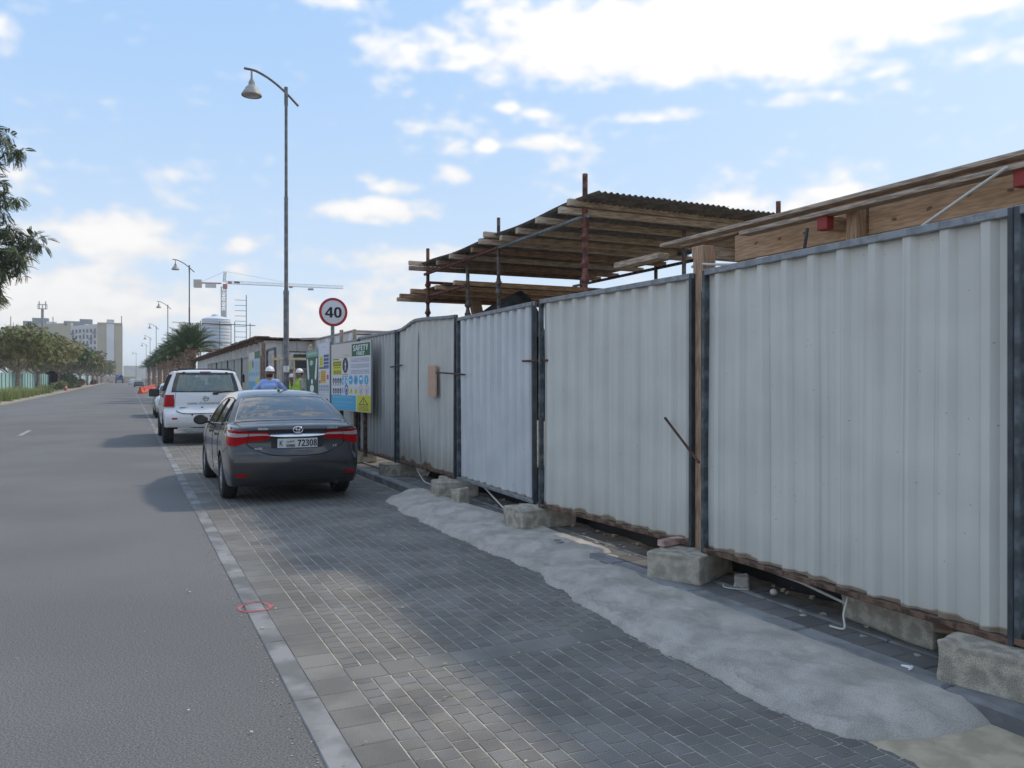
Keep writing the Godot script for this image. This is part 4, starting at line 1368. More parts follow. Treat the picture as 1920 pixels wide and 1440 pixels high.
func on_cap(o: Node3D, sh: Shell, called: String, m: Material, up: float, a0: float, a1: float, low: Callable, high: Callable, n := 12, nv := 4) -> void:
	var fn := func(u: float, v: float) -> Vector3:
		var a := lerpf(a0, a1, u)
		return cap_at(sh, a, lerpf(low.call(a), high.call(a), v))
	part(called, patch(fn, n, nv, up), m, o)

func build_corolla() -> void:
	var o := thing("parked_car", "dark grey sedan parked in the paved bay, seen from behind", "car", P(2.03, 0.0, 10.88))
	var sh := sedan_shell()
	var pm := paint(0.022, 0.022, 0.025, 0.2)
	build_sedan(o, sh, pm)
	var far_ := rough
	# tail lamps: the outer piece wraps round the corner, the inner one sits on the boot lid
	for s in [-1.0, 1.0]:
		for band in [[M.lamp_red, 0.84, 1.0, 0], [M.lamp_clear, 0.58, 0.84, 1], [M.lamp_red, 0.0, 0.58, 2]]:
			var outer := func(u: float, v: float) -> Vector3:
				var t := u if s > 0 else 1.0 - u
				var lo := curve([[0.0, 0.812], [0.5, 0.772], [0.68, 0.79], [1.0, 0.962]], t)
				var hi := curve([[0.0, 0.962], [0.6, 0.974], [1.0, 0.972]], t)
				var f := lerpf(band[1], band[2], v)
				if band[3] == 1: f = lerpf(band[1], band[2], v)
				var y := lerpf(lo, hi, f)
				if t < 0.5: return cap_at(sh, s * lerpf(0.80, 1.0, t / 0.5), y)
				var d := lerpf(0.0, 0.30, (t - 0.5) / 0.5)
				return sh.pt(s * sh.side_x(d, y), y, d)
			part("tail_light", patch(outer, 18, 2, 0.014), band[0], o)
			var inner := func(u: float, v: float) -> Vector3:
				var t := u if s > 0 else 1.0 - u
				var a := lerpf(0.43, 0.79, t)
				var lo := curve([[0.0, 0.896], [0.12, 0.858], [0.25, 0.846], [1.0, 0.826]], t)
				var hi := curve([[0.0, 0.902], [0.2, 0.948], [0.4, 0.956], [1.0, 0.960]], t)
				return cap_at(sh, s * a, lerpf(lo, hi, lerpf(band[1], band[2], v)))
			part("tail_light", patch(inner, 16, 2, 0.014), band[0], o)
		var div := []
		for k in 6: div.append(cap_at(sh, s * 0.795, lerpf(0.78, 0.985, k / 5.0)) + Vector3(0, 0, 0.006))
		seam(o, div, M.gap, 0.005)
		on_cap(o, sh, "reflector", M.lamp_red, 0.006, s * 0.90 - 0.085, s * 0.90 + 0.085, func(_a): return 0.372, func(_a): return 0.410, 8, 2)
	# chrome garnish over the plate
	var garnish := func(u: float, v: float) -> Vector3:
		var a := lerpf(-0.455, 0.455, u)
		var q := absf(a) / 0.455
		return cap_at(sh, a, lerpf(0.880 + 0.022 * pow(q, 3.0), 0.926 - 0.004 * q, v)) + Vector3(0, 0, lerpf(0.046, 0.006, v * v))
	part("chrome_bar", patch(garnish, 24, 5, 0.002), M.chrome, o)
	# boot lid gap
	var lid := []
	for k in 33:
		var a := lerpf(-0.80, 0.80, k / 32.0)
		var y := 0.79 - 0.155 * (1.0 - pow(absf(a) / 0.80, 3.2))
		lid.append(cap_at(sh, a, y) + Vector3(0, 0, 0.001))
	seam(o, lid, M.gap, 0.0065)
	for s in [-1.0, 1.0]:
		var g2 := []
		for k in 12:
			var d := lerpf(0.01, 0.56, k / 11.0)
			var q := sh.top_pt(d, 0.90)
			g2.append(sh.pt(s * q.x, q.y + 0.0005, d))
		seam(o, g2, M.gap, 0.004)
	# lower valance
	on_cap(o, sh, "valance", M.plastic, 0.004, -0.86, 0.86, func(_a): return 0.245, func(a): return 0.318 - 0.03 * pow(absf(a), 4.0), 16, 2)
	var ex := Geo.new(); ex.tube([Vector3(0.52, 0.27, -0.25), Vector3(0.52, 0.255, -0.06)], 0.024, 10, false)
	part("exhaust", ex, M.chrome, o)
	# plate recess and plate
	on_cap(o, sh, "plate_recess", M.plastic, 0.003, -0.42, 0.42, func(a): return 0.715 + 0.03 * absf(a), func(a): return 0.874 + 0.030 * pow(absf(a) / 0.46, 3.0), 12, 2)
	var c := cap_at(sh, 0.0, 0.80) + Vector3(0, 0, 0.026)
	var up := Vector3(0, 1, 0.10).normalized()
	var right := Vector3.RIGHT
	var pb := Geo.new()
	pb.box(Vector3(0.52, 0.125, 0.008), Transform3D(Basis(right, up, right.cross(up)), c), 0.003)
	var plate := part("number_plate", pb, M.plate, o)
	var fz := right.cross(up) * 0.0055
	letters("K", 0.075, M.ink, plate, c + fz + Vector3(-0.212, 0, 0), right, up, 0.040, false)
	letters("72308", 0.088, M.ink, plate, c + fz + Vector3(0.125, 0, 0), right, up, 0.255, true)
	letters("DUBAI", 0.034, M.ink, plate, c + fz + Vector3(-0.09, -0.03, 0), right, up, 0.112, true)
	# the Arabic line above it
	var ar := Geo.new()
	var at2 := func(px: float, py: float) -> Vector3: return c + fz + right * (-0.09 + px) + up * (0.026 + py)
	for st in [[[-0.05, 0.0], [-0.046, -0.008], [-0.03, -0.011], [-0.012, -0.006], [-0.008, 0.004]], [[-0.008, 0.004], [0.004, -0.007], [0.016, -0.004], [0.018, 0.008]], [[0.022, -0.006], [0.036, -0.006], [0.044, 0.0], [0.038, 0.012]]]:
		var pp := []
		for e in st: pp.append(at2.call(e[0], e[1]))
		ar.tube(pp, 0.0038, 6)
	ar.ball(at2.call(0.0, -0.017), Vector3(0.004, 0.004, 0.003), 4)
	ar.ball(at2.call(-0.034, -0.02), Vector3(0.004, 0.004, 0.003), 4)
	part("lettering", ar, M.ink, plate)
	var under := Geo.new(); under.box(Vector3(0.19, 0.008, 0.003), Transform3D(Basis(), cap_at(sh, 0.02, 0.712) + Vector3(0, 0, 0.008)))
	part("dealer_strip", under, mat(0.25, 0.25, 0.25, 0.5), o)
	# badge of three ellipses, and the boot lettering
	var em := Geo.new()
	var ec := cap_at(sh, 0.0, 0.975) + Vector3(0, 0, 0.012)
	for e in [[0.0, 0.0, 0.062, 0.042, 0.0055], [0.0, 0.005, 0.021, 0.036, 0.0045], [0.0, 0.019, 0.044, 0.018, 0.0045]]:
		var pp := []
		for k in 29:
			var an := TAU * k / 28.0
			pp.append(ec + Vector3(e[0] + cos(an) * e[2], e[1] + sin(an) * e[3], 0.0))
		em.tube(pp, e[4], 6, false)
	part("badge", em, M.chrome, o)
	letters("TOYOTA", 0.026, M.chrome, o, cap_at(sh, -0.60, 0.993) + Vector3(0, 0, 0.010), (cap_at(sh, -0.52, 0.993) - cap_at(sh, -0.68, 0.993)), Vector3.UP, 0.125, true, 0.006)
	letters("COROLLA", 0.026, M.chrome, o, cap_at(sh, 0.62, 0.993) + Vector3(0, 0, 0.010), (cap_at(sh, 0.70, 0.993) - cap_at(sh, 0.54, 0.993)), Vector3.UP, 0.14, true, 0.006)
	letters("ALTIS", 0.024, M.chrome, o, cap_at(sh, -0.62, 0.735) + Vector3(0, 0, 0.008), (cap_at(sh, -0.55, 0.735) - cap_at(sh, -0.69, 0.735)), Vector3.UP, 0.095, true, 0.006)
	letters("LE", 0.026, M.chrome, o, cap_at(sh, 0.63, 0.75) + Vector3(0, 0, 0.008), (cap_at(sh, 0.7, 0.75) - cap_at(sh, 0.56, 0.75)), Vector3.UP, 0.05, true, 0.006)
	mirrors(o, 0.88, 1.005, -3.02, M.plastic, Vector3(0.19, 0.145, 0.07))
	# shut line between bumper and wing
	for s in [-1.0, 1.0]:
		var w := []
		for k in 8:
			var d := lerpf(0.02, 0.62, k / 7.0)
			var y := lerpf(0.775, 0.66, k / 7.0)
			w.append(sh.pt(s * (sh.side_x(d, y) + 0.0005), y, d))
		seam(o, w, M.gap, 0.003)
	var fin := Geo.new()
	fin.ball(Vector3(0, 1.482, -1.55), Vector3(0.02, 0.035, 0.06), 6)
	part("aerial", fin, pm, o)

func build_suv() -> void:
	var o := thing("parked_suv", "white four wheel drive parked ahead of the dark sedan", "suv", P(1.80, rise(22), 21.9))
	var sh := Shell.new()
	sh.host = self
	sh.L = 5.27; sh.W = 1.0; sh.sill = 0.46
	sh.top = [[0.0, 1.86], [0.03, 1.885], [0.08, 1.90], [0.4, 1.915], [1.5, 1.93], [2.8, 1.905], [3.3, 1.83], [3.75, 1.52], [4.1, 1.25], [4.4, 1.19], [5.0, 1.12], [5.2, 1.02], [5.27, 0.9]]
	sh.belt = [[0.0, 1.30], [2.0, 1.27], [4.0, 1.17], [4.9, 1.08], [5.27, 0.85]]
	sh.half = [[0.0, 0.94], [0.02, 0.955], [0.06, 0.97], [0.15, 0.985], [0.5, 0.995], [2.5, 1.0], [4.4, 0.985], [5.0, 0.94], [5.27, 0.82]]
	sh.prof = [[0.0, 0.97], [0.3, 0.99], [0.6, 1.0], [0.85, 0.985], [1.0, 0.955]]
	sh.roof_y = 1.86; sh.roof_half = 0.735; sh.crown = 0.075; sh.br = 0.12; sh.bf = 0.22
	sh.rake_r = [[0.46, 0.10], [0.55, 0.02], [0.62, 0.0], [0.80, 0.0], [0.865, 0.03], [0.90, 0.13], [1.25, 0.155], [1.40, 0.19], [1.82, 0.33], [1.90, 0.35]]
	sh.rake_f = [[0.46, 0.1], [0.7, 0.0], [1.1, 0.1]]
	sh.wheels = [1.10, 4.23]; sh.wr = 0.39; sh.arch = 0.45
	var white := paint(0.68, 0.69, 0.70)
	var win := func(p: Vector3) -> bool:
		if p.y > 1.36 and p.y < 1.82 and p.z > -0.42 and absf(p.x) < lerpf(0.80, 0.70, (p.y - 1.36) / 0.46): return true
		return p.z < -3.32 and p.z > -4.06 and absf(p.x) < 0.68 and p.y > 1.2
	part("body", sh.body(win), white, o)
	wheel_wells(o, sh)
	for d in sh.wheels:
		for s in [-1.0, 1.0]: wheel_part(o, s * 0.86, d, sh.wr, 0.265, M.tyre, M.alloy, 6, 0.6)
	var spare := Geo.new()
	spare.lathe([[0.0, -0.1], [0.36, -0.1], [0.38, 0.0], [0.36, 0.1], [0.0, 0.1]], 20, Transform3D(Basis(), Vector3(0, 0.52, -0.75)))
	part("spare_tyre", spare, M.tyre, o)
	# rear window with its black border, interior seen through it
	on_cap(o, sh, "rear_window", M.pane, 0.0, -0.88, 0.88, func(_a): return 1.345, func(a): return 1.835 - 0.02 * pow(absf(a), 4.0), 16, 6)
	for e in [[-0.915, -0.80, 1.34, 1.84], [0.80, 0.915, 1.34, 1.84], [-0.80, 0.80, 1.785, 1.84], [-0.80, 0.80, 1.34, 1.375]]:
		on_cap(o, sh, "window_border", M.dark_glass, 0.004, e[0], e[1], func(_a): return e[2], func(_a): return e[3], 8, 4)
	var wsf := func(u: float, v: float) -> Vector3:
		var d := lerpf(4.08, 3.30, v)
		var a := (1.0 - u * 2.0) * 0.96
		var q := sh.top_pt(d, absf(a))
		return sh.pt(signf(a) * q.x, q.y, d)
	part("windscreen", patch(wsf, 16, 6, 0.0), M.pane, o)
	var cabin := Geo.new()
	cabin.box(Vector3(1.7, 0.06, 3.7), Transform3D(Basis(), Vector3(0, 0.85, -2.3)))
	cabin.box(Vector3(1.6, 0.3, 0.5), Transform3D(Basis(), Vector3(0, 1.12, -3.75)), 0.08)
	cabin.box(Vector3(1.66, 0.02, 0.9), Transform3D(Basis(), Vector3(0, 1.2, -0.75)))
	part("cabin", cabin, M.seat, o)
	for x in [-0.42, 0.42]: seat(o, x, 0.95, -2.9, 0.58, M.seat, 0.5)
	for x in [-0.46, 0.0, 0.46]: seat(o, x, 0.95, -1.95, 0.50, M.seat, 0.44)
	for x in [-0.45, 0.45]: seat(o, x, 0.95, -1.25, 0.42, M.seat, 0.5)
	var rv := Geo.new(); rv.box(Vector3(0.24, 0.07, 0.03), Transform3D(Basis(), Vector3(0, 1.70, -3.35)), 0.01)
	part("inner_mirror", rv, M.plastic, o)
	var wf := func(d: float) -> float: return curve([[0.45, 1.40], [2.0, 1.345], [4.0, 1.22]], d)
	side_glass(o, sh, 0.50, 3.85, func(d): return wf.call(d), func(d): return curve([[0.50, 1.62], [0.75, 1.79], [1.5, 1.81], [2.9, 1.79], [3.3, 1.66], [3.85, 1.25]], d), M.dark_glass)
	for s in [-1.0, 1.0]:
		for dp in [1.35, 2.42]:
			var bp := []
			for k in 6:
				var y := lerpf(1.35, 1.8, k / 5.0)
				bp.append(sh.pt(s * (sh.side_x(dp, y) + 0.004), y, dp))
			seam(o, bp, M.plastic, 0.03)
		# tail lamp, tall and narrow, round the corner
		for band in [[M.lamp_red, 0.17, 1.0], [M.lamp_clear, 0.0, 0.17]]:
			var lamp := func(u: float, v: float) -> Vector3:
				var t := u if s > 0 else 1.0 - u
				var y := lerpf(0.915, 1.275, lerpf(band[1], band[2], v))
				var slim := 0.012 * sin((y - 0.9) / 0.38 * PI)
				if t < 0.6: return cap_at(sh, s * lerpf(0.80 + 0.03 * ease01(1.1, 1.28, y), 1.0, t / 0.6), y) + Vector3(0, 0, slim)
				var d := lerpf(0.0, 0.16, (t - 0.6) / 0.4)
				return sh.pt(s * sh.side_x(d, y), y, d)
			part("tail_light", patch(lamp, 12, 8, 0.012), band[0], o)
		on_cap(o, sh, "reflector", M.lamp_red, 0.006, s * 0.80 - 0.065, s * 0.80 + 0.065, func(_a): return 0.66, func(_a): return 0.70, 6, 2)
		var rail := Geo.new()
		rail.tube([Vector3(s * 0.66, 1.88, -0.45), Vector3(s * 0.66, 1.93, -0.62), Vector3(s * 0.655, 1.955, -1.6), Vector3(s * 0.65, 1.94, -2.7), Vector3(s * 0.65, 1.89, -2.9)], 0.020, 8)
		part("roof_rail", rail, M.plastic, o)
		var tow := Geo.new(); tow.disc(Vector3.ZERO, Vector3.BACK, 0.025, 10)
		part("towing_eye", tow, M.gap, o, Transform3D(Basis(), cap_at(sh, s * 0.36, 0.78) + Vector3(0, 0, 0.004)))
	for d in [0.95, 2.3]:
		var cb := Geo.new(); cb.bar(Vector3(-0.655, 1.945, -d), Vector3(0.655, 1.945, -d), 0.06, 0.022, 0.006)
		part("roof_bar", cb, M.plastic, o)
	# high brake light in the spoiler, hinges
	on_cap(o, sh, "brake_light", M.lamp_red, 0.010, -0.17, 0.17, func(_a): return 1.846, func(_a): return 1.868, 8, 2)
	for x in [-0.52, 0.52]:
		var hg := Geo.new(); hg.box(Vector3(0.06, 0.05, 0.03), Transform3D(), 0.01)
		part("hinge", hg, M.plastic, o, Transform3D(Basis(), cap_at(sh, x / 0.75, 1.835) + Vector3(0, 0, 0.01)))
	# tailgate gaps
	var gate := []
	for k in 25:
		var a := lerpf(-0.76, 0.76, k / 24.0)
		gate.append(cap_at(sh, a, 0.80 + 0.085 * pow(absf(a) / 0.76, 8.0) if absf(a) > 0.5 else 0.80 + 0.003) + Vector3(0, 0, 0.003))
	seam(o, gate, M.gap, 0.010)
	for s in [-1.0, 1.0]:
		var g2 := []
		for k in 10: g2.append(cap_at(sh, s * (0.775 + 0.02 * k / 9.0), lerpf(0.89, 1.34, k / 9.0)) + Vector3(0, 0, 0.001))
		seam(o, g2, M.gap, 0.004)
	# wiper, handle, badge and lettering
	var wp := Geo.new()
	wp.bar(cap_at(sh, 0.18, 1.315) + Vector3(0, 0, 0.03), cap_at(sh, 0.70, 1.37) + Vector3(0, 0, 0.035), 0.02, 0.03, 0.004)
	wp.box(Vector3(0.14, 0.05, 0.04), Transform3D(Basis(), cap_at(sh, 0.26, 1.305) + Vector3(0, 0, 0.02)), 0.012)
	part("wiper", wp, M.plastic, o)
	var em := Geo.new()
	var ec := cap_at(sh, 0.0, 1.185) + Vector3(0, 0, 0.014)
	var pp := []
	for k in 25: pp.append(ec + Vector3(cos(TAU * k / 24.0) * 0.062, sin(TAU * k / 24.0) * 0.062, 0.0))
	em.tube(pp, 0.009, 6, false)
	em.box(Vector3(0.16, 0.026, 0.012), Transform3D(Basis(), ec), 0.004)
	part("badge", em, M.alloy, o)
	letters("www.dubailand.gov.ae", 0.085, mat(0.10, 0.11, 0.14, 0.5), o, cap_at(sh, 0.12, 1.055) + Vector3(0, 0, 0.006), Vector3.RIGHT, Vector3(0, 1, -0.06), 1.12, false, 0.003)
	letters("ARMADA", 0.030, M.ink, o, cap_at(sh, -0.53, 0.955) + Vector3(0, 0, 0.012), Vector3(1, 0, -0.12), Vector3.UP, 0.26, true, 0.006)
	var hd := Geo.new(); hd.box(Vector3(0.30, 0.022, 0.012), Transform3D(Basis(), cap_at(sh, 0.02, 0.935) + Vector3(0, 0, 0.008)), 0.003)
	part("gate_handle", hd, M.chrome, o)
	var hk := Geo.new(); hk.box(Vector3(0.05, 0.03, 0.012), Transform3D(Basis(), cap_at(sh, -0.10, 0.96) + Vector3(0, 0, 0.008)), 0.003)
	part("gate_switch", hk, M.plastic, o)
	var pb := Geo.new(); pb.box(Vector3(0.34, 0.17, 0.012), Transform3D(), 0.003)
	var pc := cap_at(sh, 0.17, 0.71) + Vector3(0, 0, 0.012)
	var plate := part("number_plate", pb, M.plate, o, Transform3D(Basis(), pc))
	letters("54", 0.10, M.ink, plate, Vector3(-0.02, 0.0, 0.0065), Vector3.RIGHT, Vector3.UP, 0.13, true)
	mirrors(o, 0.99, 1.30, -3.55, M.plastic, Vector3(0.27, 0.23, 0.12), 1.0, true)
	var bar := Geo.new(); bar.box(Vector3(0.9, 0.1, 0.3), Transform3D(Basis(), Vector3(0, 0.5, -0.35)), 0.02)
	part("tow_bar", bar, M.black, o)

func build_other_cars() -> void:
	# silver car facing the camera beyond the four wheel drive: turned round, its nose towards us
	var o := thing("silver_car", "silver saloon facing the camera, mostly hidden by the white four wheel drive", "car", P(1.92, rise(38), 37.2 + 4.62), PI)
	var sh := sedan_shell()
	var sm := paint(0.42, 0.43, 0.43, 0.4)
	build_sedan(o, sh, sm)
	mirrors(o, 0.88, 1.0, -2.98, sm, Vector3(0.22, 0.17, 0.08), -1.0)
	var nose := func(a: float, y: float) -> Vector3: return sh.pt(a * sh.side_x(sh.L, y), y, sh.L)
	for s in [-1.0, 1.0]:
		var lamp := func(u: float, v: float) -> Vector3:
			var t := u if s < 0 else 1.0 - u
			var y := lerpf(lerpf(0.56, 0.60, t), lerpf(0.62, 0.74, t), v)
			var d := lerpf(4.58, 4.18, t)
			return sh.pt(s * sh.side_x(d, y) * lerpf(0.86, 1.0, minf(1.0, t * 1.6)), y, d)
		part("headlight", patch(lamp, 12, 4, 0.012), M.lamp_clear, o)
		var fog := func(u: float, v: float) -> Vector3:
			var t := u if s < 0 else 1.0 - u
			return nose.call(s * lerpf(0.62, 0.95, t), lerpf(0.30, 0.42, v))
		part("fog_light_surround", patch(fog, 6, 3, 0.008), M.plastic, o)
	var grille := func(u: float, v: float) -> Vector3: return nose.call(1.1 * (0.5 - u), lerpf(0.30, 0.52, v))
	part("grille", patch(grille, 12, 4, 0.008), M.plastic, o)
	# far traffic: a blue lorry and a white car at the end of the street
	var w := thing("white_car", "tiny white car at the far end of the street, beside the blue lorry", "car", P(1.1, rise(235), 235.0))
	build_sedan(w, sh, paint(0.62, 0.63, 0.65))
	for s in [-1.0, 1.0]: on_cap(w, sh, "tail_light", M.lamp_red, 0.01, s * 0.9 - 0.1, s * 0.9 + 0.1, func(_a): return 0.8, func(_a): return 0.95, 4, 2)
	var k := thing("blue_lorry", "small dark blue lorry at the far end of the street", "lorry", P(-2.6, rise(300), 300.0))
	var blue := mat(0.03, 0.075, 0.18, 0.5)
	var g := Geo.new(); g.box(Vector3(2.4, 0.9, 4.4), Transform3D(Basis(), Vector3(0, 1.45, -2.3)), 0.04)
	part("cargo_body", g, blue, k)
	g = Geo.new(); g.box(Vector3(2.2, 1.75, 1.7), Transform3D(Basis(), Vector3(0, 1.9, -5.6)), 0.15)
	part("cab", g, blue, k)
	g = Geo.new(); g.box(Vector3(1.9, 0.7, 0.02), Transform3D(Basis(), Vector3(0, 2.3, -4.74)))
	part("cab_window", g, M.dark_glass, k)
	g = Geo.new(); g.bar(Vector3(-0.9, 1.9, -0.3), Vector3(0.6, 3.0, -4.2), 0.3, 0.3, 0.02)
	part("hoist", g, blue, k)
	for d in [1.4, 5.6]:
		for s in [-1.0, 1.0]: wheel_part(k, s * 1.02, d, 0.5, 0.3, M.tyre, M.alloy, 5, 0.55)
	var d2 := copy(w, "dark_car", "tiny dark car right of the white one at the far end of the street", P(3.0, rise(260), 262.0), 0.0)
	for c in d2.get_children():
		if c.name == "body": c.material_override = paint(0.05, 0.055, 0.06)
	var d3 := copy(w, "dark_car", "tiny dark car beyond the red barrier beside the palms", P(1.9, rise(160), 170.0), 0.0)
	for c in d3.get_children():
		if c.name == "body": c.material_override = paint(0.07, 0.08, 0.09)

# ------------------------------------------------------------------ signs
class Print:
	var im: Image
	var w: int
	var h: int
	func _init(w_: int, h_: int, c: Color) -> void:
		w = w_; h = h_
		im = Image.create(w, h, false, Image.FORMAT_RGB8)
		im.fill(c)
	func rect(x0: float, y0: float, x1: float, y1: float, c: Color) -> void:
		im.fill_rect(Rect2i(int(x0 * w), int(y0 * h), maxi(1, int((x1 - x0) * w)), maxi(1, int((y1 - y0) * h))), c)
	func oval(cx: float, cy: float, rx: float, ry: float, c: Color) -> void:
		for y in range(int((cy - ry) * h), int((cy + ry) * h) + 1):
			for x in range(int((cx - rx) * w), int((cx + rx) * w) + 1):
				if x < 0 or y < 0 or x >= w or y >= h: continue
				var dx := (float(x) / w - cx) / rx
				var dy := (float(y) / h - cy) / ry
				if dx * dx + dy * dy <= 1.0: im.set_pixel(x, y, c)
	func tri(cx: float, y0: float, y1: float, hw: float, c: Color) -> void:
		for y in range(int(y0 * h), int(y1 * h)):
			var t := (float(y) / h - y0) / (y1 - y0)
			rect(cx - hw * t, float(y) / h, cx + hw * t, float(y + 1) / h + 0.0001, c)
	func poly(pts: Array, c: Color) -> void:
		var pv := PackedVector2Array()
		for p in pts: pv.append(Vector2(p[0] * w, p[1] * h))
		var bb := Rect2(pv[0], Vector2.ZERO)
		for p in pv: bb = bb.expand(p)
		for y in range(maxi(0, int(bb.position.y)), mini(h, int(bb.end.y) + 1)):
			for x in range(maxi(0, int(bb.position.x)), mini(w, int(bb.end.x) + 1)):
				if Geometry2D.is_point_in_polygon(Vector2(x, y), pv): im.set_pixel(x, y, c)
	func man(cx: float, cy: float, s: float, c: Color) -> void:   # the walking figure of a pedestrian sign
		var k := float(h) / w
		oval(cx, cy - s * 0.78, s * 0.16 * k, s * 0.16, c)
		poly([[cx - s * 0.15 * k, cy - s * 0.58], [cx + s * 0.17 * k, cy - s * 0.58], [cx + s * 0.48 * k, cy - s * 0.05], [cx + s * 0.36 * k, cy + s * 0.02], [cx + s * 0.16 * k, cy - s * 0.25], [cx + s * 0.14 * k, cy + s * 0.15], [cx + s * 0.34 * k, cy + s * 0.85], [cx + s * 0.16 * k, cy + s * 0.88], [cx, cy + s * 0.3], [cx - s * 0.18 * k, cy + s * 0.88], [cx - s * 0.36 * k, cy + s * 0.84], [cx - s * 0.13 * k, cy + s * 0.12], [cx - s * 0.16 * k, cy - s * 0.28], [cx - s * 0.42 * k, cy], [cx - s * 0.5 * k, cy - s * 0.1]], c)
	func lines(x0: float, y0: float, x1: float, y1: float, n: int, c: Color, r: RandomNumberGenerator) -> void:   # small print too fine to read
		var dy := (y1 - y0) / n
		for k in n:
			var x := x0
			while x < x1 - 0.01:
				var l := r.randf_range(0.006, 0.022)
				rect(x, y0 + k * dy, minf(x1, x + l), y0 + k * dy + dy * 0.55, c)
				x += l + 0.006
	func material() -> StandardMaterial3D:
		var m := StandardMaterial3D.new()
		m.albedo_texture = ImageTexture.create_from_image(im)
		m.roughness = 0.55
		return m

func board(called: String, label: String, far_: Vector2, near: Vector2, y0: float, y1: float, face: StandardMaterial3D, edge: Material, group := "") -> Node3D:
	var d := Vector3(near.x - far_.x, 0, -(near.y - far_.y))
	var w := d.length()
	var o := thing(called, label, "sign board", P(far_.x, 0, far_.y), atan2(-d.z, d.x), group)
	var f := Geo.new(); f.quad(Vector3(0, y0, 0.017), Vector3(w, y0, 0.017), Vector3(w, y1, 0.017), Vector3(0, y1, 0.017))
	part("printed_face", f, face, o)
	var b := Geo.new(); b.box(Vector3(w + 0.02, y1 - y0 + 0.02, 0.03), Transform3D(Basis(), Vector3(w * 0.5, (y0 + y1) * 0.5, 0.0)), 0.004)
	part("backing", b, edge, o)
	return o

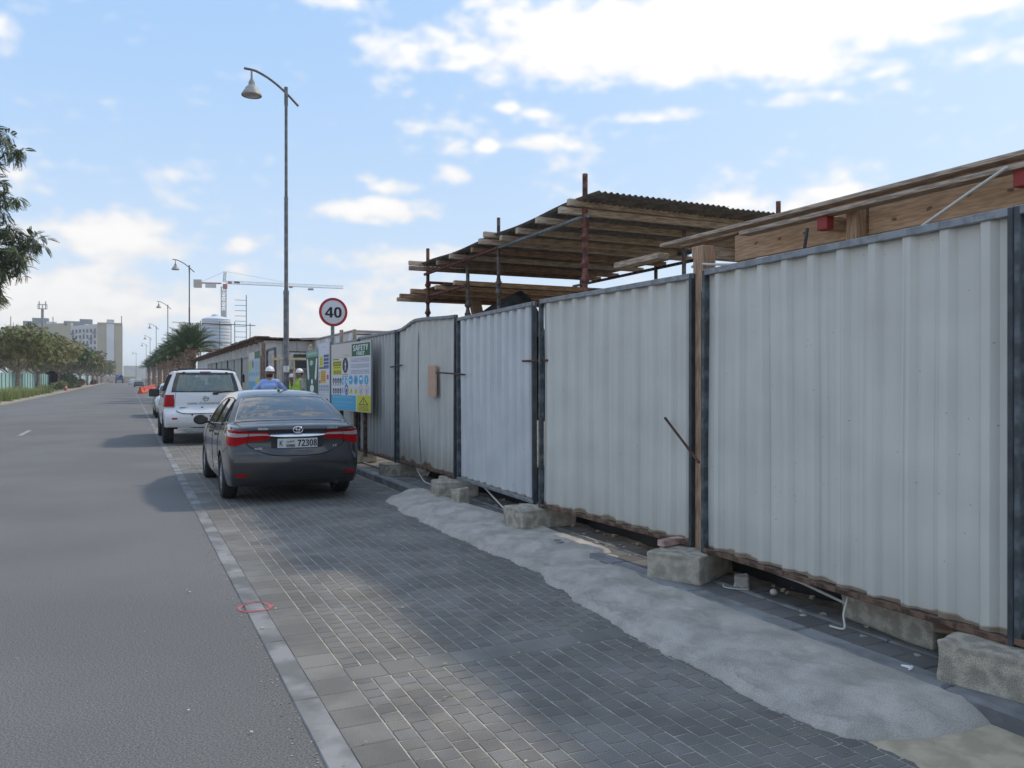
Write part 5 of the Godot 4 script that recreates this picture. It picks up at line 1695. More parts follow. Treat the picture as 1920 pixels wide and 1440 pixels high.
func build_signs() -> void:
	var cream := Color(0.80, 0.77, 0.74)
	var green := Color(0.07, 0.36, 0.24)
	var yellow := Color(0.80, 0.78, 0.16)
	var sky_blue := Color(0.28, 0.63, 0.78)
	var navy := Color(0.20, 0.23, 0.42)
	var dark := Color(0.16, 0.16, 0.20)
	var white := Color(0.86, 0.87, 0.88)
	rng.seed = 91
	# large board
	var p := Print.new(720, 390, cream)
	p.rect(0.0, 0.215, 1.0, 1.0, Color(0.80, 0.81, 0.83))
	p.rect(0.04, 0.205, 0.56, 0.215, Color(0.80, 0.66, 0.15))
	p.rect(0.04, 0.225, 0.22, 0.24, navy)
	p.rect(0.04, 0.25, 0.29, 0.47, yellow); p.rect(0.055, 0.265, 0.275, 0.33, Color(0.30, 0.30, 0.14)); p.rect(0.065, 0.275, 0.265, 0.32, Color(0.62, 0.60, 0.12))
	p.lines(0.07, 0.35, 0.26, 0.375, 1, dark, rng)
	for k in 5: p.oval(0.085 + k * 0.042, 0.425, 0.016, 0.03, dark); p.oval(0.085 + k * 0.042, 0.425, 0.007, 0.014, yellow)
	p.oval(0.385, 0.325, 0.075, 0.115, dark); p.man(0.385, 0.33, 0.085, white)
	p.lines(0.31, 0.455, 0.46, 0.51, 2, dark, rng)
	for b in 3: p.lines(0.53, 0.235 + b * 0.085, 0.97, 0.295 + b * 0.085, 3, Color(0.42, 0.44, 0.55), rng)
	for k in 4:
		for r in 2:
			var cy := 0.555 + r * 0.155
			p.oval(0.065 + k * 0.063, cy, 0.026, 0.045, dark); p.oval(0.065 + k * 0.063, cy + 0.008, 0.013, 0.02, Color(0.62, 0.62, 0.66))
			p.lines(0.042 + k * 0.063, cy + 0.055, 0.09 + k * 0.063, cy + 0.085, 2, dark, rng)
	for k in 2: p.oval(0.32 + k * 0.085, 0.56, 0.034, 0.06, sky_blue); p.oval(0.325 + k * 0.085, 0.565, 0.012, 0.03, white)
	for k in 4:
		var cx := 0.525 + k * 0.125
		p.oval(cx, 0.545, 0.050, 0.068, sky_blue)
		if k == 0: p.rect(cx - 0.03, 0.54, cx + 0.012, 0.558, white)
		if k == 1: p.oval(cx, 0.55, 0.018, 0.03, Color(0.20, 0.50, 0.68))
		if k == 2: p.oval(cx, 0.54, 0.034, 0.034, white); p.rect(cx - 0.036, 0.545, cx + 0.036, 0.58, sky_blue)
		if k == 3: p.man(cx, 0.545, 0.05, white)
	p.oval(0.315, 0.70, 0.022, 0.05, Color(0.45, 0.62, 0.75))
	p.oval(0.415, 0.69, 0.050, 0.078, navy); p.oval(0.415, 0.69, 0.036, 0.056, Color(0.72, 0.75, 0.82)); p.oval(0.415, 0.70, 0.02, 0.03, navy)
	for k in 2: p.tri(0.535 + k * 0.12, 0.64, 0.745, 0.045, yellow); p.rect(0.532 + k * 0.12, 0.68, 0.542 + k * 0.12, 0.73, dark)
	for k in 2:
		p.oval(0.775 + k * 0.135, 0.69, 0.048, 0.066, Color(0.72, 0.45, 0.42)); p.oval(0.775 + k * 0.135, 0.69, 0.042, 0.058, Color(0.80, 0.79, 0.78)); p.rect(0.77 + k * 0.135, 0.67, 0.785 + k * 0.135, 0.735, Color(0.35, 0.22, 0.22))
	p.rect(0.0, 0.775, 0.655, 1.0, sky_blue)
	p.lines(0.04, 0.80, 0.56, 0.815, 1, Color(0.68, 0.82, 0.88), rng); p.lines(0.04, 0.875, 0.60, 0.885, 1, Color(0.68, 0.82, 0.88), rng); p.lines(0.04, 0.93, 0.45, 0.94, 1, Color(0.55, 0.76, 0.85), rng)
	p.rect(0.675, 0.765, 1.0, 1.0, yellow)
	p.tri(0.835, 0.785, 0.90, 0.115, dark); p.tri(0.835, 0.808, 0.89, 0.088, yellow); p.rect(0.828, 0.835, 0.842, 0.88, dark)
	p.lines(0.72, 0.915, 0.95, 0.99, 4, Color(0.35, 0.34, 0.12), rng)
	p.rect(0.55, 0.025, 0.985, 0.205, green)
	p.lines(0.33, 0.17, 0.48, 0.19, 1, Color(0.55, 0.45, 0.30), rng)
	var o := board("safety_board", "large faded safety board with green SAFETY FIRST corner and yellow warning triangle", Vector2(3.575, 15.68), Vector2(3.733, 13.43), 1.085, 2.315, p.material(), M.alloy)
	var white_m := mat(0.72, 0.74, 0.72, 0.6)
	letters("SAFETY", 0.105, white_m, o, Vector3(2.262 * 0.765, 2.315 - 1.23 * 0.085, 0.019), Vector3.RIGHT, Vector3.UP, 0.80, true, 0.004)
	letters("FIRST", 0.065, white_m, o, Vector3(2.262 * 0.765, 2.315 - 1.23 * 0.165, 0.019), Vector3.RIGHT, Vector3.UP, 0.42, true, 0.004)
	for q in [[0.4], [1.75]]:
		var g := Geo.new(); g.bar(Vector3(q[0], 0.3, -0.06), Vector3(q[0], 2.2, -0.06), 0.06, 0.06, 0.005)
		part("post", g, M.rust, o)
	# white board with blue, yellow and red blocks
	p = Print.new(360, 420, Color(0.80, 0.81, 0.84))
	p.lines(0.35, 0.06, 0.7, 0.09, 2, Color(0.65, 0.66, 0.70), rng)
	p.rect(0.10, 0.22, 0.42, 0.42, yellow); p.lines(0.14, 0.26, 0.38, 0.38, 3, Color(0.55, 0.50, 0.1), rng)
	for k in 4: p.rect(0.48, 0.20 + k * 0.06, 0.95, 0.25 + k * 0.06, Color(0.27, 0.32, 0.52))
	p.rect(0.06, 0.405, 0.95, 0.44, Color(0.36, 0.40, 0.55))
	p.rect(0.22, 0.46, 0.68, 0.68, Color(0.80, 0.68, 0.22)); p.lines(0.25, 0.49, 0.65, 0.66, 5, Color(0.62, 0.28, 0.2), rng)
	p.rect(0.05, 0.48, 0.18, 0.60, Color(0.80, 0.66, 0.66)); p.rect(0.76, 0.54, 0.93, 0.62, Color(0.74, 0.32, 0.30)); p.rect(0.05, 0.63, 0.2, 0.69, Color(0.72, 0.34, 0.32))
	for k in 6: p.oval(0.12 + k * 0.15, 0.76, 0.055, 0.06, Color(0.35, 0.40, 0.52)); p.oval(0.12 + k * 0.15, 0.765, 0.025, 0.028, Color(0.8, 0.81, 0.84))
	p.lines(0.06, 0.83, 0.94, 0.95, 4, Color(0.62, 0.64, 0.70), rng)
	var b2 := board("notice_board", "narrow white notice board with blue, yellow and red blocks beside the speed sign", Vector2(3.70, 17.44), Vector2(3.705, 16.42), 1.19, 2.42, p.material(), M.alloy)
	for q in [[0.12], [0.92]]:
		var g := Geo.new(); g.bar(Vector3(q[0], 0.3, -0.05), Vector3(q[0], 2.3, -0.05), 0.05, 0.05, 0.005)
		part("post", g, M.timber_grey, b2)
	# green evacuation board
	p = Print.new(320, 420, Color(0.06, 0.30, 0.21))
	p.rect(0.0, 0.0, 1.0, 0.10, Color(0.45, 0.62, 0.55)); p.lines(0.1, 0.03, 0.9, 0.08, 1, Color(0.7, 0.78, 0.74), rng)
	p.oval(0.45, 0.20, 0.10, 0.05, Color(0.55, 0.72, 0.64)); p.lines(0.3, 0.17, 0.62, 0.24, 2, white, rng)
	p.poly([[0.05, 0.14], [0.15, 0.12], [0.27, 0.44], [0.22, 0.50], [0.12, 0.46]], white)
	p.poly([[0.95, 0.14], [0.85, 0.12], [0.73, 0.44], [0.78, 0.50], [0.88, 0.46]], white)
	p.oval(0.5, 0.52, 0.08, 0.045, white); p.rect(0.40, 0.58, 0.60, 0.76, white); p.rect(0.34, 0.60, 0.66, 0.68, white); p.rect(0.43, 0.76, 0.49, 0.86, white); p.rect(0.51, 0.76, 0.57, 0.86, white)
	p.poly([[0.08, 0.98], [0.2, 0.8], [0.3, 0.84], [0.24, 0.99]], white); p.poly([[0.92, 0.98], [0.8, 0.8], [0.7, 0.84], [0.76, 0.99]], white)
	var b3 := board("evacuation_board", "dark green evacuation board with white arrows round a figure", Vector2(3.70, 18.75), Vector2(3.70, 17.5), 1.0, 2.29, p.material(), M.galv)
	var g3 := Geo.new(); g3.bar(Vector3(0.6, 0.3, -0.05), Vector3(0.6, 2.2, -0.05), 0.05, 0.05, 0.005)
	part("post", g3, M.timber_grey, b3)
	# far safety board left of the gate
	p = Print.new(360, 260, Color(0.62, 0.72, 0.78))
	p.rect(0.55, 0.0, 1.0, 0.17, Color(0.15, 0.38, 0.30)); p.rect(0.0, 0.0, 0.55, 0.18, cream)
	p.rect(0.03, 0.22, 0.28, 0.45, Color(0.70, 0.70, 0.32)); p.oval(0.4, 0.3, 0.07, 0.10, Color(0.32, 0.34, 0.40))
	p.lines(0.55, 0.24, 0.97, 0.45, 8, Color(0.5, 0.55, 0.62), rng)
	for k in 6: p.oval(0.08 + k * 0.16, 0.54, 0.045, 0.06, Color(0.36, 0.58, 0.72))
	p.rect(0.0, 0.72, 0.66, 1.0, Color(0.30, 0.62, 0.74)); p.rect(0.68, 0.66, 1.0, 1.0, Color(0.78, 0.74, 0.24))
	board("safety_board", "farther safety board, bluish with a green corner, left of the dark post by the men", Vector2(3.80, 29.3), Vector2(3.86, 27.15), 1.25, 2.62, p.material(), M.timber_grey)

	# round speed sign
	var sgn := thing("speed_sign", "round white speed limit sign with a red ring and black 40", "road sign", P(3.76, 0.1, 16.45))
	var g := Geo.new(); g.tube([Vector3(0, 0, 0), Vector3(0, 3.15, 0)], 0.038, 14)
	part("pole", g, M.galv, sgn)
	g = Geo.new(); g.lathe([[0.0, -0.012], [0.285, -0.012], [0.292, 0.0], [0.285, 0.010], [0.0, 0.010]], 48, Transform3D(Basis(Vector3.RIGHT, PI / 2), Vector3(0, 2.925, 0.055)))
	var disc := part("sign_plate", g, mat(0.66, 0.66, 0.68, 0.45), sgn)
	g = Geo.new(); g.disc(Vector3(0, 2.925, 0.068), Vector3.BACK, 0.288, 56, 0.238)
	part("red_ring", g, mat(0.42, 0.022, 0.035, 0.45), disc)
	letters("40", 0.215, M.ink, disc, Vector3(0, 2.92, 0.067), Vector3.RIGHT, Vector3.UP, 0.335, true, 0.003)
	g = Geo.new(); g.box(Vector3(0.12, 0.05, 0.09), Transform3D(Basis(), Vector3(0, 3.0, -0.003)), 0.01); g.box(Vector3(0.12, 0.05, 0.09), Transform3D(Basis(), Vector3(0, 2.85, -0.003)), 0.01)
	part("clamp", g, M.galv, sgn)

# ------------------------------------------------------------------ street lamps
func street_lamp(label: String, s: float) -> Node3D:
	var o := thing("street_lamp", label, "street lamp", P(4.02, rise(s) + 0.09, s), 0.0, "curved arm street lamps along the right pavement")
	var g := Geo.new()
	g.lathe([[0.16, 0.0], [0.16, 0.05], [0.078, 0.06], [0.076, 3.95], [0.082, 3.97], [0.082, 4.05], [0.056, 4.1], [0.054, 6.6], [0.058, 6.62], [0.058, 6.68], [0.044, 6.72], [0.042, 9.25], [0.052, 9.27], [0.052, 9.78], [0.0, 9.79]], 18)
	part("pole", g, M.lamp_grey, o)
	var arm := Geo.new()
	var pts := []
	for k in 15:
		var x := lerpf(0.34, -1.13, k / 14.0)
		pts.append(Vector3(x, curve([[-1.13, 10.13], [-0.9, 10.12], [-0.6, 10.02], [-0.3, 9.85], [0.0, 9.62], [0.34, 9.30]], x), 0))
	arm.tube(pts, 0.034, 10)
	var a := part("arm", arm, M.lamp_grey, o)
	var head := Geo.new()
	head.lathe([[0.27, 9.40], [0.275, 9.425], [0.25, 9.47], [0.19, 9.56], [0.165, 9.62], [0.12, 9.66], [0.085, 9.68], [0.085, 9.76], [0.06, 9.82], [0.03, 9.87], [0.025, 10.10]], 24, Transform3D(Basis(), Vector3(-0.93, 0, 0)))
	var h := part("lamp_head", head, M.lamp_shell, o)
	var dish := Geo.new()
	dish.lathe([[0.0, 9.375], [0.12, 9.38], [0.20, 9.40], [0.255, 9.43]], 24, Transform3D(Basis(), Vector3(-0.93, 0, 0)))
	part("lens", dish, mat(0.35, 0.34, 0.31, 0.2), h)
	return o

func build_lamps() -> void:
	M.lamp_grey = rough(0.15, 0.155, 0.16, 0.55, 1.0, 6.0, 0.2, 0.0, false)
	M.lamp_shell = rough(0.30, 0.30, 0.285, 0.5, 1.0, 6.0, 0.15, 0.0, false)
	var l := street_lamp("tall grey street lamp with curved arm and bell head, nearest, by the men", 23.3)
	var st := Geo.new(); st.lathe([[0.080, 1.78], [0.080, 1.96]], 14)
	part("number_sticker", st, mat(0.62, 0.62, 0.60, 0.6), l)
	var names := ["second street lamp, rising behind the first palms", "third street lamp, rising from the palms left of the second", "fourth street lamp, small above the palm fronds", "fifth street lamp, very small above the palm fronds", "sixth street lamp, tiny, half hidden in the fronds", "seventh street lamp, a thin line beyond the palms"]
	var k := 0
	for s in [63.0, 98.0, 139.0, 178.0, 216.0, 290.0]:
		copy(l, "street_lamp", names[k], P(4.02 if s < 250.0 else 2.4, rise(s) + 0.09, s), 0.0)
		k += 1

# ------------------------------------------------------------------ site hut, gate, tank
func build_site() -> void:
	M.wall = rough(0.58, 0.565, 0.545, 0.9, 0.2, 4.0, 0.10, 0.2)
	M.roof_brown = rough(0.16, 0.10, 0.08, 0.85, 0.9, 5.0, 0.5)
	var o := thing("site_hut", "long low white site hut with brown roof edge behind the gate", "hut")
	var g := Geo.new()
	g.box(Vector3(4.5, 3.1, 30.5), Transform3D(Basis(), P(6.65, 1.55, 45.25)))
	part("wall", g, M.wall, o)
	g = Geo.new(); g.box(Vector3(4.0, 3.02, 31.6), Transform3D(Basis(), P(8.25, 1.51, 44.75)))
	part("side_wall", g, M.wall, o)
	# roof: boards on rafters with a ragged corrugated edge
	g = Geo.new(); g.box(Vector3(5.2, 0.05, 31.2), Transform3D(Basis(Vector3.BACK, -0.012), P(6.65, 3.16, 45.3)), 0.01)
	var rf := part("roof", g, M.roof_brown, o)
	g = Geo.new(); g.box(Vector3(4.3, 0.05, 31.9), Transform3D(Basis(), P(8.4, 3.075, 44.7)), 0.01)
	part("roof_sheet", g, rough(0.32, 0.10, 0.08, 0.8, 0.9, 5.0, 0.4), rf)
	for k in 22:
		g = Geo.new(); g.bar(P(4.12, 3.09, 30.2 + k * 1.4), P(5.2, 3.10, 30.2 + k * 1.4), 0.07, 0.10, 0.004)
		part("rafter", g, M.timber_dark, rf)
	for k in 16:
		g = Geo.new(); g.box(Vector3(0.5, 0.035, 1.7), Transform3D(Basis(Vector3.UP, 0.06 * sin(k * 2.3)) * Basis(Vector3.BACK, 0.05 * sin(k * 1.7)), P(4.28, 3.215 + 0.012 * (k % 2), 30.4 + k * 1.9)), 0.004)
		part("roof_board", g, M.timber_grey if k % 3 else M.roof_brown, rf)
	g = Geo.new(); g.box(Vector3(0.7, 0.08, 0.5), Transform3D(Basis(Vector3.BACK, 0.05), P(6.0, 3.18, 29.8)), 0.01)
	part("roof_scrap", g, M.timber_grey, rf)
	# joints of the wall sheets on the front and side
	for x in [5.05, 5.55]:
		g = Geo.new(); g.bar(P(x, 0.1, 29.985), P(x, 3.05, 29.985), 0.02, 0.01)
		part("wall_joint", g, mat(0.30, 0.29, 0.28, 0.8), o)
	g = Geo.new(); g.bar(P(5.15, 2.72, 29.975), P(6.15, 2.70, 29.975), 0.03, 0.05, 0.004)
	part("brown_rail", g, M.roof_brown, o)
	# window air conditioner
	g = Geo.new(); g.box(Vector3(1.02, 0.62, 0.5), Transform3D(Basis(), P(5.72, 2.36, 29.85)), 0.03)
	var ac := part("air_conditioner", g, rough(0.50, 0.48, 0.42, 0.7, 1.0, 6.0, 0.2), o)
	g = Geo.new(); g.box(Vector3(0.82, 0.50, 0.02), Transform3D(Basis(), P(5.77, 2.36, 29.595)), 0.005)
	var gr := part("grille", g, mat(0.035, 0.045, 0.04, 0.6), ac)
	for k in 9:
		g = Geo.new(); g.box(Vector3(0.80, 0.012, 0.012), Transform3D(Basis(), P(5.77, 2.14 + k * 0.055, 29.58)))
		part("grille", g, mat(0.12, 0.125, 0.12, 0.6), ac)
	# second white cabin behind the hoarding
	var cab := thing("site_cabin", "white cabin roof showing above the hoarding right of the speed sign", "cabin")
	g = Geo.new(); g.box(Vector3(4.0, 3.1, 6.0), Transform3D(Basis(), P(8.15, 1.6, 27.2)), 0.02)
	part("wall", g, rough(0.60, 0.60, 0.60, 0.8, 0.3, 4.0, 0.15), cab)
	g = Geo.new(); g.box(Vector3(4.1, 0.05, 6.1), Transform3D(Basis(), P(8.15, 3.16, 27.2)), 0.01)
	part("roof", g, mat(0.42, 0.38, 0.36, 0.7), cab)
	g = Geo.new(); g.box(Vector3(4.02, 0.03, 0.03), Transform3D(Basis(), P(8.15, 3.06, 24.2)))
	part("rust_line", g, M.rust_dark, cab)
	# hoarding beyond the gate
	var grey := sheet_material(52, Color(0.68, 0.675, 0.65), 0.4, 0.6)
	var first := panel(Vector2(3.98, 30.0), Vector2(3.98, 27.58), "plain grey panel behind the farther safety board", grey, 0.30, {"y1": 2.46, "y0": 0.3})
	var where := ["second", "third", "fourth", "fifth", "sixth", "seventh", "eighth"]
	for k in 7:
		copy(first, "fence_panel", "plain grey panel of the far hoarding before the hut, %s beyond the farther safety board" % where[k], P(3.98 - 0.02 * (k % 2), rise(32.0 + k * 2.44), 32.44 + k * 2.44), first.rotation.y)
	var fp := Geo.new(); fp.box(Vector3(0.05, 0.3, 0.09), Transform3D(), 0.004)
	lone("handle_plate", "small dark slot in the grey hoarding left of the farther board", "hatch", fp, M.gap, Transform3D(Basis(), P(3.93, 1.75, 31.9)))
	g = Geo.new(); g.bar(P(3.92, 0.1, 26.85), P(3.92, 2.86, 26.85), 0.20, 0.10, 0.006)
	lone("gate_post", "reddish brown timber post right of the farther safety board", "post", g, wood(0.20, 0.12, 0.09, 0.35, 1))
	# steel frame and timber gate
	var fr := thing("site_doorway", "dark steel doorway with grey sheet beside the brown post", "doorway")
	for q in [[P(3.95, 0.1, 26.3), P(3.95, 2.62, 26.3)], [P(3.99, 0.1, 25.0), P(3.99, 2.65, 25.0)], [P(3.95, 2.6, 26.3), P(3.99, 2.63, 25.0)]]:
		g = Geo.new(); g.bar(q[0], q[1], 0.07, 0.07, 0.005)
		part("bar", g, M.steel, fr)
	var fs := Geo.new(); fs.bar(P(4.0, 0.3, 26.2), P(4.02, 0.3, 25.1), 0.02, 0.02)
	g = Geo.new(); g.box(Vector3(0.02, 2.1, 1.1), Transform3D(Basis(), P(4.02, 1.45, 25.65)), 0.004)
	part("door_sheet", g, rough(0.40, 0.40, 0.38, 0.7, 0.6, 5.0, 0.2), fr)
	var gate := thing("timber_gate", "open gate of pale new timber battens in front of the hut", "gate")
	for q in [[P(3.80, 0.15, 24.2), P(3.80, 2.40, 24.2), 0.09], [P(3.98, 0.15, 24.25), P(3.98, 2.42, 24.25), 0.07], [P(4.20, 0.15, 24.2), P(4.20, 2.3, 24.2), 0.045], [P(4.40, 0.15, 24.2), P(4.40, 2.3, 24.2), 0.045]]:
		g = Geo.new(); g.bar(q[0], q[1], q[2], 0.045, 0.003)
		part("batten", g, M.timber_pale, gate)
	for y in [2.28, 1.0]:
		g = Geo.new(); g.bar(P(3.78, y, 24.16), P(4.95, y + 0.01, 24.16), 0.04, 0.07, 0.003)
		part("rail", g, M.timber_pale_x, gate)
	for k in 9:
		var t := k / 8.0
		g = Geo.new(); g.bar(P(lerpf(4.68, 4.05, t), 0.15, lerpf(23.4, 20.1, t)), P(lerpf(4.68, 4.05, t), 2.46, lerpf(23.4, 20.1, t)), 0.10, 0.05, 0.003)
		part("batten", g, M.timber_pale if k % 3 else M.timber, gate)
	g = Geo.new(); g.bar(P(4.70, 2.50, 23.6), P(4.03, 2.50, 19.98), 0.05, 0.06, 0.003)
	part("rail", g, M.timber_pale_x, gate)
	g = Geo.new(); g.box(Vector3(0.02, 2.2, 3.5), Transform3D(Basis(Vector3.UP, -atan2(0.63, 3.3)), P(4.42, 1.3, 21.75)))
	part("plywood_back", g, wood(0.55, 0.40, 0.27, 0.25), gate)
	# timber piece and stays behind the speed sign
	for q in [[4.12, 17.2, 2.72], [4.25, 16.6, 2.70]]:
		g = Geo.new(); g.bar(P(q[0], 0.1, q[1]), P(q[0], q[2], q[1]), 0.10, 0.06, 0.004)
		lone("timber_post", "grey timber end standing above the hoarding %s of the speed sign pole" % ("left" if q[1] > 17.0 else "right"), "post", g, M.timber_grey_y)

	# water tank on its stand
	var tk := thing("water_tank", "big white ribbed plastic water tank on a scaffold stand behind the palms", "water tank", P(6.55, rise(70), 70.5))
	var pr := [[0.0, 4.06], [1.12, 4.06]]
	for k in 9:
		var y := 4.1 + k * 0.27
		pr.append_array([[1.13, y], [1.13, y + 0.17], [1.10, y + 0.20], [1.10, y + 0.25]])
	pr.append_array([[1.13, 6.5], [1.10, 6.55], [0.7, 6.72], [0.36, 6.78], [0.36, 6.90], [0.30, 6.93], [0.0, 6.94]])
	g = Geo.new(); g.lathe(pr, 32)
	part("tank", g, mat(0.58, 0.62, 0.68, 0.5), tk)
	for q in [[-1.3, 1.3], [1.3, 1.3], [1.3, -1.3], [-1.3, -1.3], [2.2, 1.3], [2.5, 1.3], [0.15, 1.32]]:
		g = Geo.new(); g.tube([Vector3(q[0], 0, q[1]), Vector3(q[0], 6.3 if q[0] < 2.0 else (8.5 if q[0] < 2.4 else 6.2), q[1])], 0.03, 8)
		part("scaffold_pole", g, M.prop_grey if q[0] != 0.15 else mat(0.12, 0.25, 0.22, 0.6), tk)
	for y in [4.55, 6.0]:
		g = Geo.new(); g.tube([Vector3(-3.4 if y > 5.0 else -2.6, y + (0.12 if y > 5.0 else 0.0), 1.34), Vector3(1.0, y + (0.0 if y > 5.0 else 0.0), 1.34)], 0.03, 8)
		part("scaffold_tube", g, M.timber_pale if y > 5.0 else M.prop_grey, tk)
	g = Geo.new(); g.tube([Vector3(-1.2, 6.08, 1.38), Vector3(2.9, 6.03, 1.38)], 0.032, 8)
	part("scaffold_tube", g, M.prop_red, tk)
	g = Geo.new(); g.box(Vector3(3.2, 0.14, 3.0), Transform3D(Basis(), Vector3(-0.2, 3.96, 0)), 0.01)
	part("platform", g, M.timber_dark, tk)
	for k in 10:
		g = Geo.new(); g.tube([Vector3(1.3, 4.2 + k * 0.43, 1.3), Vector3(2.2, 4.2 + k * 0.43, 1.3)], 0.02, 6)
		part("rung", g, M.prop_grey, tk)
	# tower crane
	M.crane_white = mat(0.55, 0.55, 0.56, 0.5)
	M.crane_red = mat(0.40, 0.10, 0.07, 0.5)
	var c := thing("tower_crane", "white and red tower crane far behind the water tank", "crane", P(37.4, 0, 369.5), deg_to_rad(-14.0))
	var lattice := func(a: Vector3, b: Vector3, w: float, n: int, r: float, triangle: bool) -> Geo:
		var q := Geo.new()
		var d := (b - a).normalized()
		var up := Vector3.UP if absf(d.y) < 0.5 else Vector3.BACK
		var sd := d.cross(up).normalized()
		var cs := [sd * w * 0.5 + up * (0.0 if triangle else w * 0.5), -sd * w * 0.5 + up * (0.0 if triangle else w * 0.5)]
		if triangle: cs.append(up * w)
		else: cs.append_array([-sd * w * 0.5 - up * w * 0.5, sd * w * 0.5 - up * w * 0.5])
		for e in cs: q.bar(a + e, b + e, r, r)
		for k in n:
			var p0 := a.lerp(b, float(k) / n)
			var p1 := a.lerp(b, float(k + 1) / n)
			for e in cs.size():
				var f: int = (e + 1) % cs.size()
				if k % 2: q.bar(p0 + cs[e], p1 + cs[f], r * 0.7, r * 0.7)
				else: q.bar(p0 + cs[f], p1 + cs[e], r * 0.7, r * 0.7)
				q.bar(p0 + cs[e], p0 + cs[f], r * 0.6, r * 0.6)
		return q
	part("mast", lattice.call(Vector3(0, 0, 0), Vector3(0, 43, 0), 1.9, 20, 0.28, false), M.crane_white, c)
	part("jib", lattice.call(Vector3(1.0, 44.2, 0), Vector3(50.5, 43.2, 0), 1.2, 30, 0.15, true), M.crane_white, c)
	g = Geo.new(); g.bar(Vector3(-9.5, 44.3, 0), Vector3(-1, 44.3, 0), 1.2, 0.5, 0.02)
	part("counter_jib", g, M.crane_red, c)
	g = Geo.new(); g.box(Vector3(3.2, 3.4, 2.0), Transform3D(Basis(), Vector3(-10.6, 44.0, 0)), 0.1)
	part("counterweight", g, rough(0.45, 0.40, 0.34, 0.9, 0.3, 2.0, 0.2), c)
	g = Geo.new(); g.box(Vector3(4.4, 1.8, 0.3), Transform3D(Basis(), Vector3(-5.2, 43.1, 0.7)), 0.05)
	part("banner", g, mat(0.5, 0.5, 0.52, 0.6), c)
	part("apex", lattice.call(Vector3(0.2, 45, 0), Vector3(0.6, 49.5, 0), 0.9, 4, 0.2, false), M.crane_white, c)
	g = Geo.new(); g.box(Vector3(1.7, 2.0, 1.8), Transform3D(Basis(), Vector3(0.7, 42.9, 1.0)), 0.1)
	part("cab", g, M.crane_red, c)
	g = Geo.new(); g.box(Vector3(1.9, 5.2, 2.2), Transform3D(Basis(), Vector3(0, 30, 0)), 0.05)
	part("mast_banner", g, mat(0.42, 0.44, 0.47, 0.6), c)
	g = Geo.new()
	g.tube([Vector3(0.6, 49.5, 0), Vector3(27, 45.2, 0)], 0.07, 5); g.tube([Vector3(0.4, 49.5, 0), Vector3(-9.0, 44.8, 0)], 0.07, 5)
	part("stay_cable", g, M.crane_white, c)
	for q in [[2.5, 44.8, 1.6, M.crane_red], [5.5, 44.9, 2.2, M.dark_steel], [28.0, 43.4, 1.6, M.crane_red], [36.5, 42.6, 2.4, M.galv]]:
		g = Geo.new(); g.box(Vector3(q[2], 0.8, 1.0), Transform3D(Basis(), Vector3(q[0], q[1], 0)), 0.05)
		part("trolley" if q[0] > 30 else "winch", g, q[3], c)

